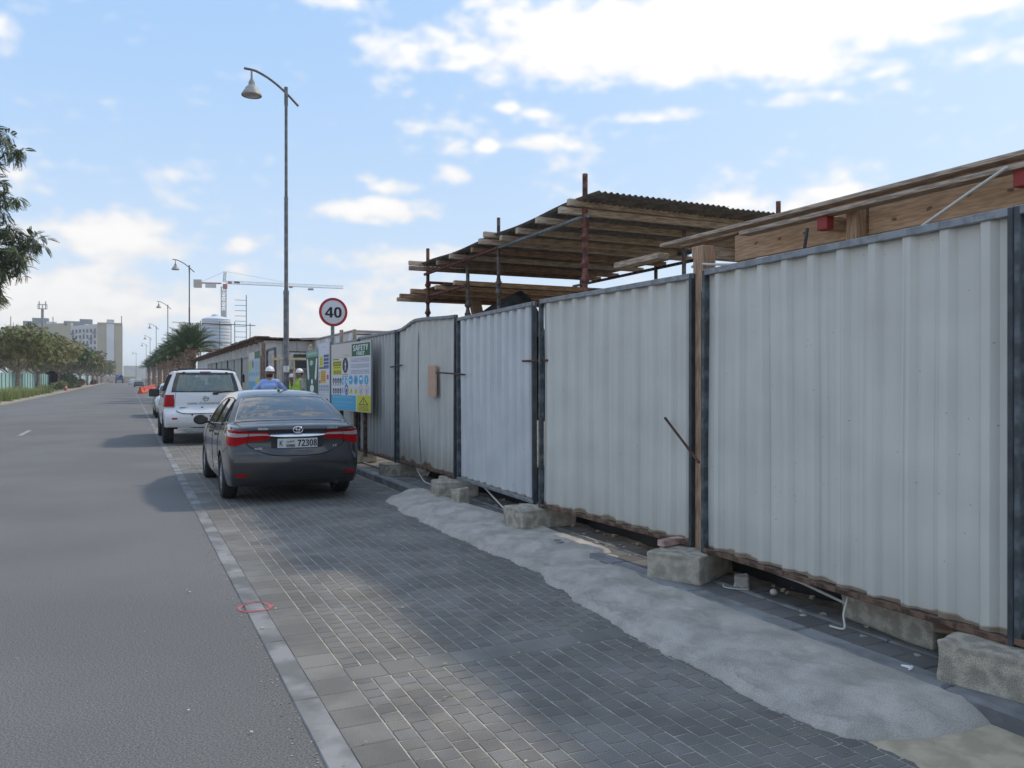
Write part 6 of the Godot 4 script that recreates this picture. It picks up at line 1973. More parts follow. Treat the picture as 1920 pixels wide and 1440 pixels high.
# ------------------------------------------------------------------ far building, barrier, left side furniture
func build_far() -> void:
	var beige := rough(0.40, 0.36, 0.265, 0.9, 0.01, 0.1, 0.05)
	var pale := rough(0.52, 0.52, 0.52, 0.9, 0.01, 0.1, 0.05)
	var o := thing("apartment_building", "beige and white apartment block far behind the trees on the left", "building")
	var A := Vector2(-2.6, 471.0)
	var B := Vector2(-14.3, 471.0)
	var C := Vector2(-27.5, 492.0)
	var D := Vector2(-62.0, 540.0)
	var prism := func(p: Array, y0: float, y1: float) -> Geo:
		var g := Geo.new()
		for k in p.size():
			var a: Vector2 = p[k]
			var b: Vector2 = p[(k + 1) % p.size()]
			g.quad(P(a.x, y0, a.y), P(b.x, y0, b.y), P(b.x, y1, b.y), P(a.x, y1, a.y))
		var top := PackedVector3Array()
		for q in p: top.append(P(q.x, y1, q.y))
		g.poly(top)
		return g
	part("end_wall", prism.call([B, A, Vector2(-2.6, 500), Vector2(-14.3, 500)], 0, 32.0), beige, o)
	part("wall", prism.call([C, B, Vector2(-14.31, 499), Vector2(-20, 510)], 0, 31.8), pale, o)
	part("long_wing", prism.call([D, C, Vector2(-22, 505), Vector2(-50, 560)], 0, 33.5), beige, o)
	var g := Geo.new(); g.box(Vector3(3.5, 33.5, 0.6), Transform3D(Basis(), P(-9.3 + 1.0, 16.7, 470.9)))
	part("white_stripe", g, rough(0.60, 0.61, 0.64, 0.9, 0.01, 0.1, 0.05), o)
	g = Geo.new(); g.bar(P(-14.3, 32.3, 470.8), P(-2.6, 32.3, 470.8), 0.5, 0.7)
	part("parapet", g, beige, o)
	var dir := Vector3(B.x - C.x, 0, -(B.y - C.y)).normalized()
	var nrm := dir.cross(Vector3.UP).normalized()
	if nrm.z < 0: nrm = -nrm
	var bas := Basis(dir, Vector3.UP, dir.cross(Vector3.UP))
	var base := P(C.x, 0, C.y)
	var len_ := Vector2(B.x - C.x, B.y - C.y).length()
	rng.seed = 31
	for r in 7:
		for k in 7:
			var at := base + dir * (len_ * (k + 0.55) / 7.2) + Vector3(0, 28.6 - r * 3.1, 0) + nrm * 0.05
			var w := Geo.new(); w.box(Vector3(1.75 if k < 3 else 1.5, 1.9, 0.25), Transform3D(bas, at))
			var p := part("window", w, M.dark_glass, o)
			if (k + r) % 3 == 0:
				var bl := Geo.new(); bl.box(Vector3(2.3, 1.0, 0.9), Transform3D(bas, at + Vector3(0, -1.2, 0) + nrm * 0.5), 0.03)
				part("balcony", bl, pale if (k + r) % 2 else mat(0.2, 0.2, 0.21, 0.7), o)
	# roof clutter
	for q in [[-50, 528, 6, 3.5], [-44, 522, 8, 5.0], [-38, 512, 5, 2.4], [-26, 496, 10, 2.0], [-20, 486, 6, 2.6], [-8.2, 474, 3.5, 2.0]]:
		g = Geo.new(); g.box(Vector3(q[2], q[3], 3.0), Transform3D(Basis(), P(q[0], 32.5 + q[3] * 0.5, q[1])), 0.1)
		part("roof_plant", g, M.galv if q[2] > 5 else pale, o)
	for q in [[-60, 537, 39.0], [-3.0, 473, 36.5], [-37, 508, 37.5]]:
		g = Geo.new(); g.tube([P(q[0], 32, q[1]), P(q[0], q[2], q[1])], 0.25, 6)
		part("aerial", g, M.galv, o)
	# floodlight mast
	var m := thing("floodlight_mast", "tall grey floodlight mast with a caged top before the apartment block", "mast", P(-23.8, 0, 287.9))
	g = Geo.new(); g.lathe([[0.5, 0], [0.38, 24.2]], 12)
	part("mast", g, M.galv, m)
	g = Geo.new()
	for y in [24.3, 25.6]:
		for k in 12:
			g.bar(Vector3(cos(TAU * k / 12.0) * 1.25, y, sin(TAU * k / 12.0) * 1.25), Vector3(cos(TAU * (k + 1) / 12.0) * 1.25, y, sin(TAU * (k + 1) / 12.0) * 1.25), 0.12, 0.12)
	for k in 8: g.bar(Vector3(cos(TAU * k / 8.0) * 1.25, 24.2, sin(TAU * k / 8.0) * 1.25), Vector3(cos(TAU * k / 8.0) * 1.25, 26.6 if k % 2 else 25.6, sin(TAU * k / 8.0) * 1.25), 0.13, 0.13)
	part("cage", g, M.galv, m)
	# low buildings that close the street
	g = Geo.new(); g.box(Vector3(34, 3.4, 10), Transform3D(Basis(), P(-14, 2.4, 372)), 0.1)
	lone("low_building", "low beige building closing the far end of the street", "building", g, beige)
	g = Geo.new(); g.box(Vector3(26, 2.0, 1.0), Transform3D(Basis(), P(-4, 1.9, 340)), 0.05)
	lone("end_wall", "low pinkish wall across the far end of the street", "wall", g, rough(0.40, 0.30, 0.25, 0.9, 0.1, 1.0, 0.2))
	g = Geo.new(); g.box(Vector3(16, 9.0, 10), Transform3D(Basis(), P(6, 5.5, 455)), 0.1)
	lone("white_building", "pale building seen between trees and palms at the street end", "building", g, pale)
	# red plastic barriers across the bay
	var red := mat(0.55, 0.065, 0.02, 0.5)
	var bar := thing("road_barrier", "red plastic barrier across the parking bay, leftmost at the white line", "barrier", P(1.35, rise(97), 97.0), deg_to_rad(3), "red plastic barriers across the bay")
	g = Geo.new()
	var sec := [[0.24, 0.0], [0.24, 0.18], [0.10, 0.40], [0.07, 0.74], [-0.07, 0.74], [-0.10, 0.40], [-0.24, 0.18], [-0.24, 0.0]]
	for k in sec.size() - 1:
		g.quad(Vector3(-0.75, sec[k][1], sec[k][0]), Vector3(0.75, sec[k][1], sec[k][0]), Vector3(0.75, sec[k + 1][1], sec[k + 1][0]), Vector3(-0.75, sec[k + 1][1], sec[k + 1][0]))
	for s in [-1.0, 1.0]:
		var pp := PackedVector3Array()
		for q in sec: pp.append(Vector3(s * 0.75, q[1], q[0]))
		if s > 0: pp.reverse()
		pp.reverse(); g.poly(pp)
	part("barrier_body", g, red, bar)
	g = Geo.new(); g.box(Vector3(0.5, 0.1, 0.56), Transform3D(Basis(), Vector3(0, 0.05, 0)), 0.01)
	part("foot", g, mat(0.32, 0.04, 0.015, 0.6), bar)
	bar.rotation.y = deg_to_rad(78)
	var nth := ["second", "third", "fourth", "fifth", "sixth", "seventh", "eighth", "ninth", "tenth", "eleventh", "twelfth", "thirteenth"]
	for k in 12:
		var s := 99.5 + k * 3.6
		copy(bar, "road_barrier", "red plastic barrier, %s of the row that crosses the bay from the white line" % nth[k], P(1.5 + k * 0.20, rise(s), s), deg_to_rad(84))
	# traffic cone on the left verge
	var cone := thing("traffic_cone", "red and white traffic cone at the left kerb", "cone", P(-7.35, rise(120) + 0.07, 121.0))
	g = Geo.new(); g.lathe([[0.2, 0.03], [0.05, 0.85], [0.0, 0.86]], 14)
	var cb := part("cone", g, red, cone)
	g = Geo.new(); g.lathe([[0.156, 0.32], [0.106, 0.58]], 14, Transform3D(Basis(), Vector3.ZERO).scaled(Vector3(1.02, 1, 1.02)))
	part("white_band", g, M.white_paint, cb)
	g = Geo.new(); g.box(Vector3(0.5, 0.04, 0.5), Transform3D(Basis(), Vector3(0, 0.02, 0)), 0.01)
	part("base", g, red, cone)
	# teal screen fence, panel by panel
	var teal := rough(0.24, 0.42, 0.40, 0.7, 0.15, 2.0, 0.06)
	var tf := thing("screen_fence", "long teal screen fence behind the trees on the left", "fence")
	for k in 30:
		var s := 84.0 + k * 2.9
		g = Geo.new(); g.bar(P(-13.2 + k * 0.035, rise(s) + 1.25, s), P(-13.2 + k * 0.035 + 0.03, rise(s + 2.9) + 1.25, s + 2.86), 0.05, 2.1, 0.01)
		part("fence_sheet", g, teal, tf)
		g = Geo.new(); g.bar(P(-13.12 + k * 0.035, rise(s), s - 0.02), P(-13.12 + k * 0.035, rise(s) + 2.3, s - 0.02), 0.07, 0.07)
		part("post", g, M.galv, tf)
	var tf2 := thing("screen_fence", "short pale teal fence beyond the red flower bed on the left", "fence")
	for k in 18:
		var s := 198.0 + k * 3.0
		g = Geo.new(); g.bar(P(-10.2 + k * 0.06, rise(s) + 1.2, s), P(-10.2 + k * 0.06 + 0.05, rise(s) + 1.2, s + 2.9), 0.05, 2.0, 0.01)
		part("fence_sheet", g, teal if k % 3 else rough(0.45, 0.55, 0.55, 0.7, 0.15, 2.0, 0.2), tf2)
	# red arched shelter
	var ra := thing("red_arch", "dark red arched shelter behind the screen fence end on the left", "shelter", P(-11.6, rise(160), 160.0))
	var rows := []
	for r in 2:
		var row := PackedVector3Array()
		for k in 17: row.append(Vector3(cos(PI * k / 16.0) * 1.75, sin(PI * k / 16.0) * 2.0 + 0.9, 1.5 - r * 4.0))
		rows.append(row)
	g = Geo.new(); g.grid(rows)
	part("arched_roof", g, mat(0.16, 0.018, 0.02, 0.6), ra)
	g = Geo.new()
	for k in 16: g.tri(Vector3(0, 0.9, -2.5), Vector3(cos(PI * k / 16.0) * 1.75, sin(PI * k / 16.0) * 2.0 + 0.9, -2.5), Vector3(cos(PI * (k + 1) / 16.0) * 1.75, sin(PI * (k + 1) / 16.0) * 2.0 + 0.9, -2.5))
	part("back_panel", g, mat(0.20, 0.02, 0.02, 0.6), ra)
	for s in [-1.0, 1.0]:
		g = Geo.new(); g.box(Vector3(0.12, 0.95, 4.0), Transform3D(Basis(), Vector3(s * 1.72, 0.47, -0.5)), 0.01)
		part("side_panel", g, mat(0.05, 0.03, 0.035, 0.6), ra)

# ------------------------------------------------------------------ trees, palms, shrubs
func spray_mesh(pairs: int, length: float, lw: float, droop := 0.25) -> ArrayMesh:   # one pinnate leaf along +z
	var g := Geo.new()
	for k in pairs:
		var t := (k + 0.6) / pairs
		var z := length * t
		var y := -droop * length * t * t
		var l := lw * (1.0 - 0.45 * absf(t - 0.45) * 2.0)
		for s in [-1.0, 1.0]:
			var a := Vector3(0, y, z)
			var tip := a + Vector3(s * l, -0.22 * l, l * 0.42)
			var w := Vector3(s * 0.1 * l, 0.0, -l * 0.30)
			var mid := (a + tip) * 0.5
			g.tint = Color(1, 1, 1) * (0.86 + 0.14 * (k % 3) / 2.0)
			g.quad(a, mid + w, tip, mid - w * 0.8 + Vector3(0, 0.02 * l, 0))
	return g.mesh()

func limb(g: Geo, a: Vector3, b: Vector3, r0: float, r1: float, wob: float, sides := 7) -> Array:
	var pts := []
	var rad := []
	for k in 6:
		var t := k / 5.0
		var p := a.lerp(b, t)
		if k > 0 and k < 5: p += Vector3(rng.randf_range(-1, 1), rng.randf_range(-0.3, 0.3), rng.randf_range(-1, 1)) * wob
		pts.append(p); rad.append(lerpf(r0, r1, t))
	g.tube(pts, rad, sides)
	return pts

# clumps: [centre, radii]; leaves lie mostly towards the outside of each clump
func foliage(clumps: Array, per: float, size: float, cols: Array, sd: int, droopy := 0.3) -> Array:
	rng.seed = sd
	var xs := []
	var cs := []
	for c in clumps:
		var r: Vector3 = c[1]
		var n := int(per * (r.x * r.y + r.x * r.z + r.y * r.z) / 3.0)
		var base: Color = cols[rng.randi() % cols.size()]
		for k in n:
			var d := Vector3(rng.randfn(), rng.randfn(), rng.randfn()).normalized()
			var rr := pow(rng.randf(), 0.45)
			var p: Vector3 = c[0] + d * r * rr
			var out := (d + Vector3(rng.randfn(), rng.randfn() - droopy, rng.randfn()) * 0.7).normalized()
			var b := Basis.looking_at(-out, Vector3.UP if absf(out.y) < 0.95 else Vector3.RIGHT) * Basis(Vector3.BACK, rng.randf_range(-0.9, 0.9))
			xs.append(Transform3D(b.scaled(Vector3.ONE * size * rng.randf_range(0.65, 1.25)), p))
			var v := rng.randf_range(0.72, 1.25)
			var other: Color = cols[rng.randi() % cols.size()]
			cs.append((base.lerp(other, 0.35) * v))
	return [xs, cs]

func street_tree(label: String, at: Vector3, sd: int, cols: Array, high: float, wide: float, per: float) -> Node3D:
	rng.seed = sd
	var o := thing("street_tree", label, "tree", at, 0.0, "spreading trees along the left verge")
	var g := Geo.new()
	var fork := Vector3(rng.randf_range(-0.2, 0.2), high * 0.30, rng.randf_range(-0.2, 0.2))
	limb(g, Vector3(0, -0.1, 0), fork, 0.26, 0.19, 0.06, 9)
	part("trunk", g, M.bark, o)
	var clumps := []
	var lg := Geo.new()
	var n := 7
	for k in n:
		var an := TAU * k / n + rng.randf_range(-0.3, 0.3)
		var rad := wide * rng.randf_range(0.45, 0.78)
		var tip := Vector3(cos(an) * rad, high * rng.randf_range(0.55, 0.78), sin(an) * rad)
		limb(lg, fork, tip, 0.12, 0.035, 0.18, 6)
		clumps.append([tip, Vector3(wide * 0.36, high * 0.15, wide * 0.36)])
		for j in 2:
			var tip2 := tip + Vector3(rng.randf_range(-1, 1) * wide * 0.3, rng.randf_range(-0.08, 0.14) * high, rng.randf_range(-1, 1) * wide * 0.3)
			limb(lg, fork.lerp(tip, 0.6), tip2, 0.05, 0.015, 0.1, 5)
			clumps.append([tip2, Vector3(wide * 0.25, high * 0.11, wide * 0.25)])
	clumps.append([Vector3(0, high * 0.80, 0), Vector3(wide * 0.45, high * 0.16, wide * 0.45)])
	part("limbs", lg, M.bark, o)
	var f := foliage(clumps, per, 1.0, cols, sd + 1)
	multi("crown", M_spray, M.leaf, f[0], f[1], o).set_meta("kind", "stuff")
	return o

var M_spray: ArrayMesh
var M_leaflet: ArrayMesh

func palm(label: String, at: Vector3, turn: float, proto) -> Node3D:
	if proto != null: return copy(proto, "date_palm", label, at, turn)
	var o := thing("date_palm", label, "palm", at, turn, "date palms along the right pavement")
	rng.seed = 17
	var g := Geo.new()
	var rows := []
	for k in 26:
		var y := k * 0.145
		var r := 0.30 + 0.025 * (k % 2) + 0.07 * ease01(2.6, 3.6, y) + 0.05 * ease01(0.5, 0.0, y)
		var row := PackedVector3Array()
		for j in 16:
			var an := TAU * j / 16.0 + (0.2 if k % 2 else 0.0)
			var q := r * (1.0 + (0.09 if (j + k) % 2 else -0.02))
			row.append(Vector3(cos(an) * q, y, -sin(an) * q))
		rows.append(row)
	g.grid(rows, true)
	part("trunk", g, M.palm_bark, o)
	# dead leaf bases under the crown
	g = Geo.new()
	for k in 46:
		var an := rng.randf() * TAU
		var y := rng.randf_range(2.6, 3.75)
		var b := Vector3(cos(an) * 0.32, y, sin(an) * 0.32)
		g.bar(b, b + Vector3(cos(an) * rng.randf_range(0.08, 0.2), rng.randf_range(0.2, 0.42), sin(an) * rng.randf_range(0.08, 0.2)), 0.09, 0.04)
	part("leaf_bases", g, M.palm_bark, o)
	# a frond: an arching rachis with two rows of narrow leaflets
	var fr := []
	for v in 3:
		var f := Geo.new()
		var L := 1.85 + 0.12 * v
		var bend := [0.45, 0.8, 1.3][v] as float
		var pts := []
		var p := Vector3.ZERO
		var a := 0.0
		for k in 19:
			pts.append(p)
			a = bend * pow(k / 18.0, 1.4)
			p += Vector3(0, -sin(a), cos(a)) * (L / 18.0)
		var rad := []
		for k in 19: rad.append(lerpf(0.028, 0.005, k / 18.0))
		f.tint = Color(0.55, 0.62, 0.30)
		f.tube(pts, rad, 5, false)
		for k in range(2, 19):
			for h in 2:
				var t := (k + h * 0.5) / 19.0
				var q: Vector3 = pts[k].lerp(pts[mini(18, k + 1)], h * 0.5)
				var d: Vector3 = (pts[mini(18, k + 1)] - pts[k - 1]).normalized()
				var up := Vector3(0, d.z, -d.y)
				var ll := 0.52 * sin(PI * clampf(t * 0.86 + 0.12, 0, 1)) + 0.07
				for s in [-1.0, 1.0]:
					var dir := (Vector3(s, 0, 0) * 0.72 + d * 0.72 + up * 0.30 * (1.0 if (k + h) % 2 else 0.45)).normalized()
					var tip := q + dir * ll + Vector3(0, -0.06 * ll, 0)
					var w := d * 0.022
					var m := q + dir * ll * 0.45
					f.tint = Color(0.8, 1.0, 0.75) * (0.8 + 0.25 * ((k * 7 + h * 3) % 5) / 4.0)
					f.tri(q - w * 0.5, m + w, tip); f.tri(q - w * 0.5, tip, m - w)
		fr.append(f.mesh())
	for k in 46:
		var t := k / 45.0
		var an := k * 2.39996
		var lift := lerpf(1.48, 0.42, pow(t, 1.25))
		var dir := Vector3(cos(an) * cos(lift), sin(lift), sin(an) * cos(lift))
		var b := Basis.looking_at(-dir, Vector3.UP)
		part("frond", fr[0 if t < 0.35 else (1 if t < 0.75 else 2)], M.palm_leaf, o, Transform3D(b * Basis(Vector3.BACK, rng.randf_range(-0.3, 0.3)), Vector3(cos(an) * 0.12, 3.72 - 0.15 * t, sin(an) * 0.12)))
	return o

func tuft(label: String, at: Vector3, proto) -> Node3D:
	if proto != null:
		var c := copy(proto, "grass_clump", label, at, rng.randf() * TAU)
		c.scale = Vector3.ONE * rng.randf_range(0.75, 1.25)
		return c
	rng.seed = 8
	var o := thing("grass_clump", label, "ornamental grass", at, 0.0, "ornamental grass clumps along the left kerb")
	var g := Geo.new()
	for k in 420:
		var an := rng.randf() * TAU
		var r := pow(rng.randf(), 0.6) * 0.55
		var b := Vector3(cos(an) * r, 0, sin(an) * r)
		var out := Vector3(cos(an), 0, sin(an)) * rng.randf_range(0.05, 0.45) + Vector3(rng.randfn(), 0, rng.randfn()) * 0.1
		var hgt := rng.randf_range(0.45, 0.85)
		var w := Vector3(-sin(an), 0, cos(an)) * 0.012
		var m := b + out * 0.35 + Vector3(0, hgt * 0.65, 0)
		var tip := b + out + Vector3(0, hgt, 0)
		g.tint = Color(0.23, 0.29, 0.09).lerp(Color(0.36, 0.35, 0.16), rng.randf() * rng.randf()) * rng.randf_range(0.7, 1.2)
		g.tri(b - w, b + w, m + w * 0.7); g.tri(b - w, m + w * 0.7, m - w * 0.7); g.tri(m - w * 0.7, m + w * 0.7, tip)
	part("blades", g, M.leaf, o)
	return o

func shrub(called: String, label: String, at: Vector3, r: Vector3, cols: Array, sd: int, group := "") -> Node3D:
	var o := thing(called, label, "shrub", at, 0.0, group)
	rng.seed = sd
	var clumps := []
	for k in 6: clumps.append([Vector3(rng.randf_range(-0.6, 0.6) * r.x, r.y * rng.randf_range(0.45, 1.1), rng.randf_range(-0.6, 0.6) * r.z), r * Vector3(0.55, 0.6, 0.55)])
	var f := foliage(clumps, 340.0, 0.42, cols, sd, 0.0)
	multi("leaves", M_spray, M.leaf, f[0], f[1], o).set_meta("kind", "stuff")
	var g := Geo.new()
	for k in 5: g.tube([Vector3(0.1 * k - 0.2, -0.05, 0), Vector3(rng.randf_range(-0.5, 0.5) * r.x, r.y * 0.9, rng.randf_range(-0.5, 0.5) * r.z)], 0.02, 5)
	part("stems", g, M.bark, o)
	return o

func build_plants() -> void:
	M.bark = rough(0.25, 0.205, 0.16, 0.9, 1.0, 5.0, 0.35, 0.6)
	M.palm_bark = rough(0.24, 0.165, 0.115, 0.95, 1.2, 5.0, 0.45, 1.0)
	M.leaf = mat(1, 1, 1, 0.6); M.leaf.vertex_color_use_as_albedo = true; M.leaf.backlight_enabled = true; M.leaf.backlight = Color(0.16, 0.20, 0.06)
	M.palm_leaf = mat(0.105, 0.135, 0.075, 0.5); M.palm_leaf.vertex_color_use_as_albedo = true; M.palm_leaf.backlight_enabled = true; M.palm_leaf.backlight = Color(0.10, 0.13, 0.05)
	M_spray = spray_mesh(5, 0.46, 0.20)
	M_leaflet = spray_mesh(9, 0.46, 0.13, 0.5)
	var olive := [Color(0.19, 0.195, 0.055), Color(0.22, 0.20, 0.06), Color(0.15, 0.175, 0.05), Color(0.25, 0.20, 0.075)]
	var green := [Color(0.10, 0.145, 0.04), Color(0.125, 0.165, 0.048), Color(0.14, 0.155, 0.05), Color(0.085, 0.115, 0.035)]
	var brown := [Color(0.19, 0.155, 0.065), Color(0.15, 0.145, 0.055), Color(0.13, 0.14, 0.05), Color(0.21, 0.16, 0.08)]
	# the row along the left verge
	var spots := [[-10.4, 99.0, "nearest spreading tree of the left row, its crown yellow olive"], [-10.5, 121.0, "second spreading tree of the left row, olive, at the end of the teal fence"],
		[-9.7, 143.0, "dark green spreading tree before the apartment block, third of the left row"], [-9.2, 165.0, "brownish spreading tree, fourth of the left row"],
		[-8.8, 187.0, "dark green spreading tree, fifth of the left row"], [-8.3, 209.0, "brown olive spreading tree, sixth of the left row"], [-7.9, 231.0, "small looking dark tree, seventh of the left row"],
		[-7.6, 253.0, "small looking brownish tree, eighth of the left row"], [-7.4, 275.0, "last tree of the left row, beside the street end"]]
	var kinds := [olive, olive, green, brown, green, brown, green, brown, brown]
	for k in spots.size():
		var sp: Array = spots[k]
		street_tree(sp[2], P(sp[0], rise(sp[1]) + 0.05, sp[1]), 100 + k * 7, kinds[k], [7.5, 7.5, 7.3, 7.4, 7.2, 7.0, 7.0, 6.8, 6.6][k], [5.6, 6.0, 5.4, 5.2, 5.2, 5.0, 5.0, 4.8, 4.6][k], 90.0 if k < 4 else 55.0)
	# trees behind the screen fence
	var back := [[-19.0, 120.0, green, 8.0, "dark green tree behind the teal screen fence, at the left edge"], [-19.5, 138.0, olive, 8.0, "olive tree behind the teal screen fence"], [-18.0, 160.0, green, 7.0, "dark green tree behind the red arch"],
		[-16.5, 185.0, green, 7.0, "green tree behind the row, farther than the red arch"], [-24.0, 150.0, green, 9.0, "tall dark tree farther back behind the teal fence"], [-15.0, 225.0, olive, 7.0, "olive tree far behind the left row"]]
	for k in back.size():
		var q: Array = back[k]
		street_tree(q[4], P(q[0], rise(q[1]), q[1]), 300 + k * 5, q[2], q[3], 5.5, 50.0)
	# the tree at the left edge, its trunk out of the frame
	rng.seed = 55
	var o := thing("overhanging_tree", "dark leafy tree reaching into the picture at the upper left edge", "tree", P(-8.6, 0.05, 34.0))
	var g := Geo.new()
	var fork := Vector3(0.2, 3.4, -0.1)
	limb(g, Vector3(0, -0.1, 0), fork, 0.30, 0.22, 0.06, 10)
	part("trunk", g, M.bark, o)
	var lg := Geo.new()
	var clumps := []
	# limbs to the side that shows, with sprays along their ends: [x, y, z] of tips from the trunk foot
	var tips := [[4.05, 10.6, 0.0], [4.35, 10.2, 0.6], [4.7, 9.9, -0.2], [3.7, 9.5, 0.5], [4.1, 8.6, 0.0], [4.55, 8.2, -0.5], [4.0, 7.7, 0.6], [4.75, 7.0, 0.2], [4.2, 7.0, -0.8], [4.9, 6.5, -0.3], [5.55, 6.75, 0.0], [5.1, 6.05, 0.5], [4.4, 6.0, -0.2], [4.75, 5.6, 0.1], [4.1, 5.5, 0.8], [3.9, 5.0, 0.0], [3.75, 4.6, -0.5], [3.7, 4.2, 0.3], [3.4, 8.0, -1.0], [3.4, 6.6, 1.0], [3.2, 9.9, -0.8]]
	for k in 16: tips.append([rng.randf_range(3.3, 4.15), rng.randf_range(4.4, 10.4), rng.randf_range(-0.9, 0.9)])
	for k in 60:
		var an := rng.randf_range(0.55, TAU - 0.55)
		var el := rng.randf_range(-0.1, 1.25)
		var rr := rng.randf_range(2.2, 4.3)
		tips.append([cos(an) * cos(el) * rr, 6.2 + sin(el) * rr * 1.05, sin(an) * cos(el) * rr])
	for k in tips.size():
		var tip := Vector3(tips[k][0], tips[k][1], tips[k][2])
		var from := fork + (tip - fork) * Vector3(0.25, rng.randf_range(0.1, 0.45), 0.25)
		if k % 5 == 0: limb(lg, fork, from, 0.11, 0.07, 0.08, 7)
		var pts := limb(lg, from if k % 5 == 0 else fork.lerp(from, 0.8), tip, 0.05, 0.012, 0.12, 6)
		for j in range(3, 6): clumps.append([pts[j], Vector3(0.42, 0.22, 0.42) if k < 37 else Vector3(0.7, 0.45, 0.7)])
		# fine twigs at the visible tips
		if k < 37:
			for j in 4:
				var tw := tip + Vector3(rng.randf_range(-0.1, 0.45), rng.randf_range(-0.25, 0.15), rng.randf_range(-0.35, 0.35))
				lg.tube([pts[4], tw], [0.010, 0.005], 5)
				clumps.append([tw, Vector3(0.24, 0.13, 0.24)])
	part("limbs", lg, M.bark, o)
	var f := foliage(clumps, 260.0, 0.72, [Color(0.10, 0.13, 0.05), Color(0.12, 0.145, 0.055), Color(0.15, 0.165, 0.07), Color(0.085, 0.11, 0.05)], 77, 0.7)
	multi("crown", M_leaflet, M.leaf, f[0], f[1], o).set_meta("kind", "stuff")
	# palms
	var pl := [[4.0, 61.0, "nearest date palm, tallest looking, beside the water tank"], [4.0, 66.0, "second date palm from the hut"], [3.9, 75.0, "third date palm from the hut"], [3.9, 86.0, "fourth date palm from the hut"], [3.9, 100.0, "fifth date palm from the hut"], [3.9, 119.0, "sixth date palm from the hut"], [3.9, 145.0, "seventh date palm from the hut"], [3.9, 180.0, "last date palm of the row, farthest and smallest looking"]]
	var proto = null
	for k in pl.size():
		var q: Array = pl[k]
		var pn := palm(q[2], P(q[0], rise(q[1]) + 0.05, q[1]), k * 1.3, proto)
		if k > 0: pn.scale = Vector3.ONE * [1.0, 0.98, 0.96, 0.94, 0.97, 0.98, 0.97, 1.0][k]
		if proto == null: proto = pn
	# grass clumps by the left kerb
	var tp = null
	rng.seed = 3
	var order := ["first", "second", "third", "fourth", "fifth", "sixth", "seventh", "eighth", "ninth", "tenth", "eleventh", "twelfth", "thirteenth", "fourteenth", "fifteenth", "sixteenth", "seventeenth", "eighteenth"]
	for k in 18:
		var s := 56.0 + k * 2.7
		var side := k % 2
		var t := tuft("bushy green grass clump, %s from the left picture edge along the kerb" % order[k], P(-7.9 - 0.9 * side, rise(s) + 0.06, s), tp)
		if tp == null: tp = t
		rng.seed = 40 + k
	var sh := [[-8.4, 104.0, Vector3(0.9, 0.55, 0.9), green, "low green shrub right of the last grass clump"], [-8.6, 112.0, Vector3(1.0, 0.6, 1.0), green, "low green shrub left of the traffic cone"], [-8.5, 127.0, Vector3(1.1, 0.8, 1.1), green, "green shrub just right of the traffic cone"], [-8.7, 134.0, Vector3(1.1, 0.8, 1.1), olive, "olive shrub between the cone and the hedge"]]
	for k in sh.size(): shrub("shrub", sh[k][4], P(sh[k][0], rise(sh[k][1]) + 0.05, sh[k][1]), sh[k][2], sh[k][3], 500 + k, "shrubs on the left verge")
	shrub("hedge", "dark green hedge beside the left kerb, before the red flower bed", P(-9.0, rise(150) + 0.05, 152.0), Vector3(1.3, 1.5, 13.0), [Color(0.04, 0.075, 0.02), Color(0.05, 0.085, 0.022)], 600)
	shrub("flower_bed", "bed of red flowering shrubs beside the left kerb", P(-8.3, rise(168) + 0.05, 168.0), Vector3(1.0, 0.9, 12.0), [Color(0.20, 0.035, 0.02), Color(0.16, 0.045, 0.02), Color(0.05, 0.07, 0.02)], 601)
	shrub("flower_bed", "second bed of red flowers, farther along the left kerb", P(-7.9, rise(235) + 0.05, 235.0), Vector3(0.8, 0.8, 6.0), [Color(0.22, 0.03, 0.03), Color(0.14, 0.04, 0.02)], 602)
	# dry leaves and bits on the near paving
	rng.seed = 66
	var lf := Geo.new(); lf.quad(Vector3(-0.012, 0, 0.005), Vector3(0.0, 0.003, 0.012), Vector3(0.014, 0.001, 0.0), Vector3(0.0, 0.004, -0.006))
	var xs := []
	var cs := []
	for k in 90:
		xs.append(Transform3D(Basis(Vector3.UP, rng.randf() * TAU).scaled(Vector3.ONE * rng.randf_range(0.35, 1.2)), P(rng.randf_range(0.2, 3.4), 0.012, rng.randf_range(2.2, 9.0))))
		cs.append([Color(0.45, 0.36, 0.12), Color(0.5, 0.48, 0.42), Color(0.3, 0.24, 0.14)][rng.randi() % 3])
	var lit := multi("leaf_litter", lf.mesh(), M.leaf, xs, cs, self)
	lit.set_meta("kind", "stuff"); tag(lit, "tiny dry leaves and crumbs scattered on the paving", "leaf litter")
	# grit gathered along the edge of the asphalt and along the foot of the cement ramps
	var gr := rock(0.012, 0.007, 0.010, 90, 0.02, 3).mesh()
	var gx := []
	var gc := []
	for k in 800:
		var s := 2.3 + 16.0 * pow(rng.randf(), 1.6)
		var edge := k % 3
		var x := 0.738 - absf(rng.randfn()) * 0.06 if edge < 2 else 2.86 + 0.1 * ease01(3.5, 6.0, s) - absf(rng.randfn()) * 0.05
		gx.append(Transform3D(Basis(Vector3.UP, rng.randf() * TAU).scaled(Vector3.ONE * rng.randf_range(0.2, 0.75)), P(x, 0.0, s)))
		gc.append(Color(0.34, 0.31, 0.26) * rng.randf_range(0.5, 1.2))
	for k in 300:
		gx.append(Transform3D(Basis(Vector3.UP, rng.randf() * TAU).scaled(Vector3.ONE * rng.randf_range(0.2, 0.6)), P(rng.randf_range(-3.0, 0.7), 0.0, 2.3 + 9.0 * rng.randf())))
		gc.append(Color(0.36, 0.34, 0.31) * rng.randf_range(0.4, 1.2))
	var grit := multi("grit", gr, vcol(0.9), gx, gc, self)
	grit.set_meta("kind", "stuff"); tag(grit, "pale grit gathered along the asphalt edge and the cement ramps", "grit")

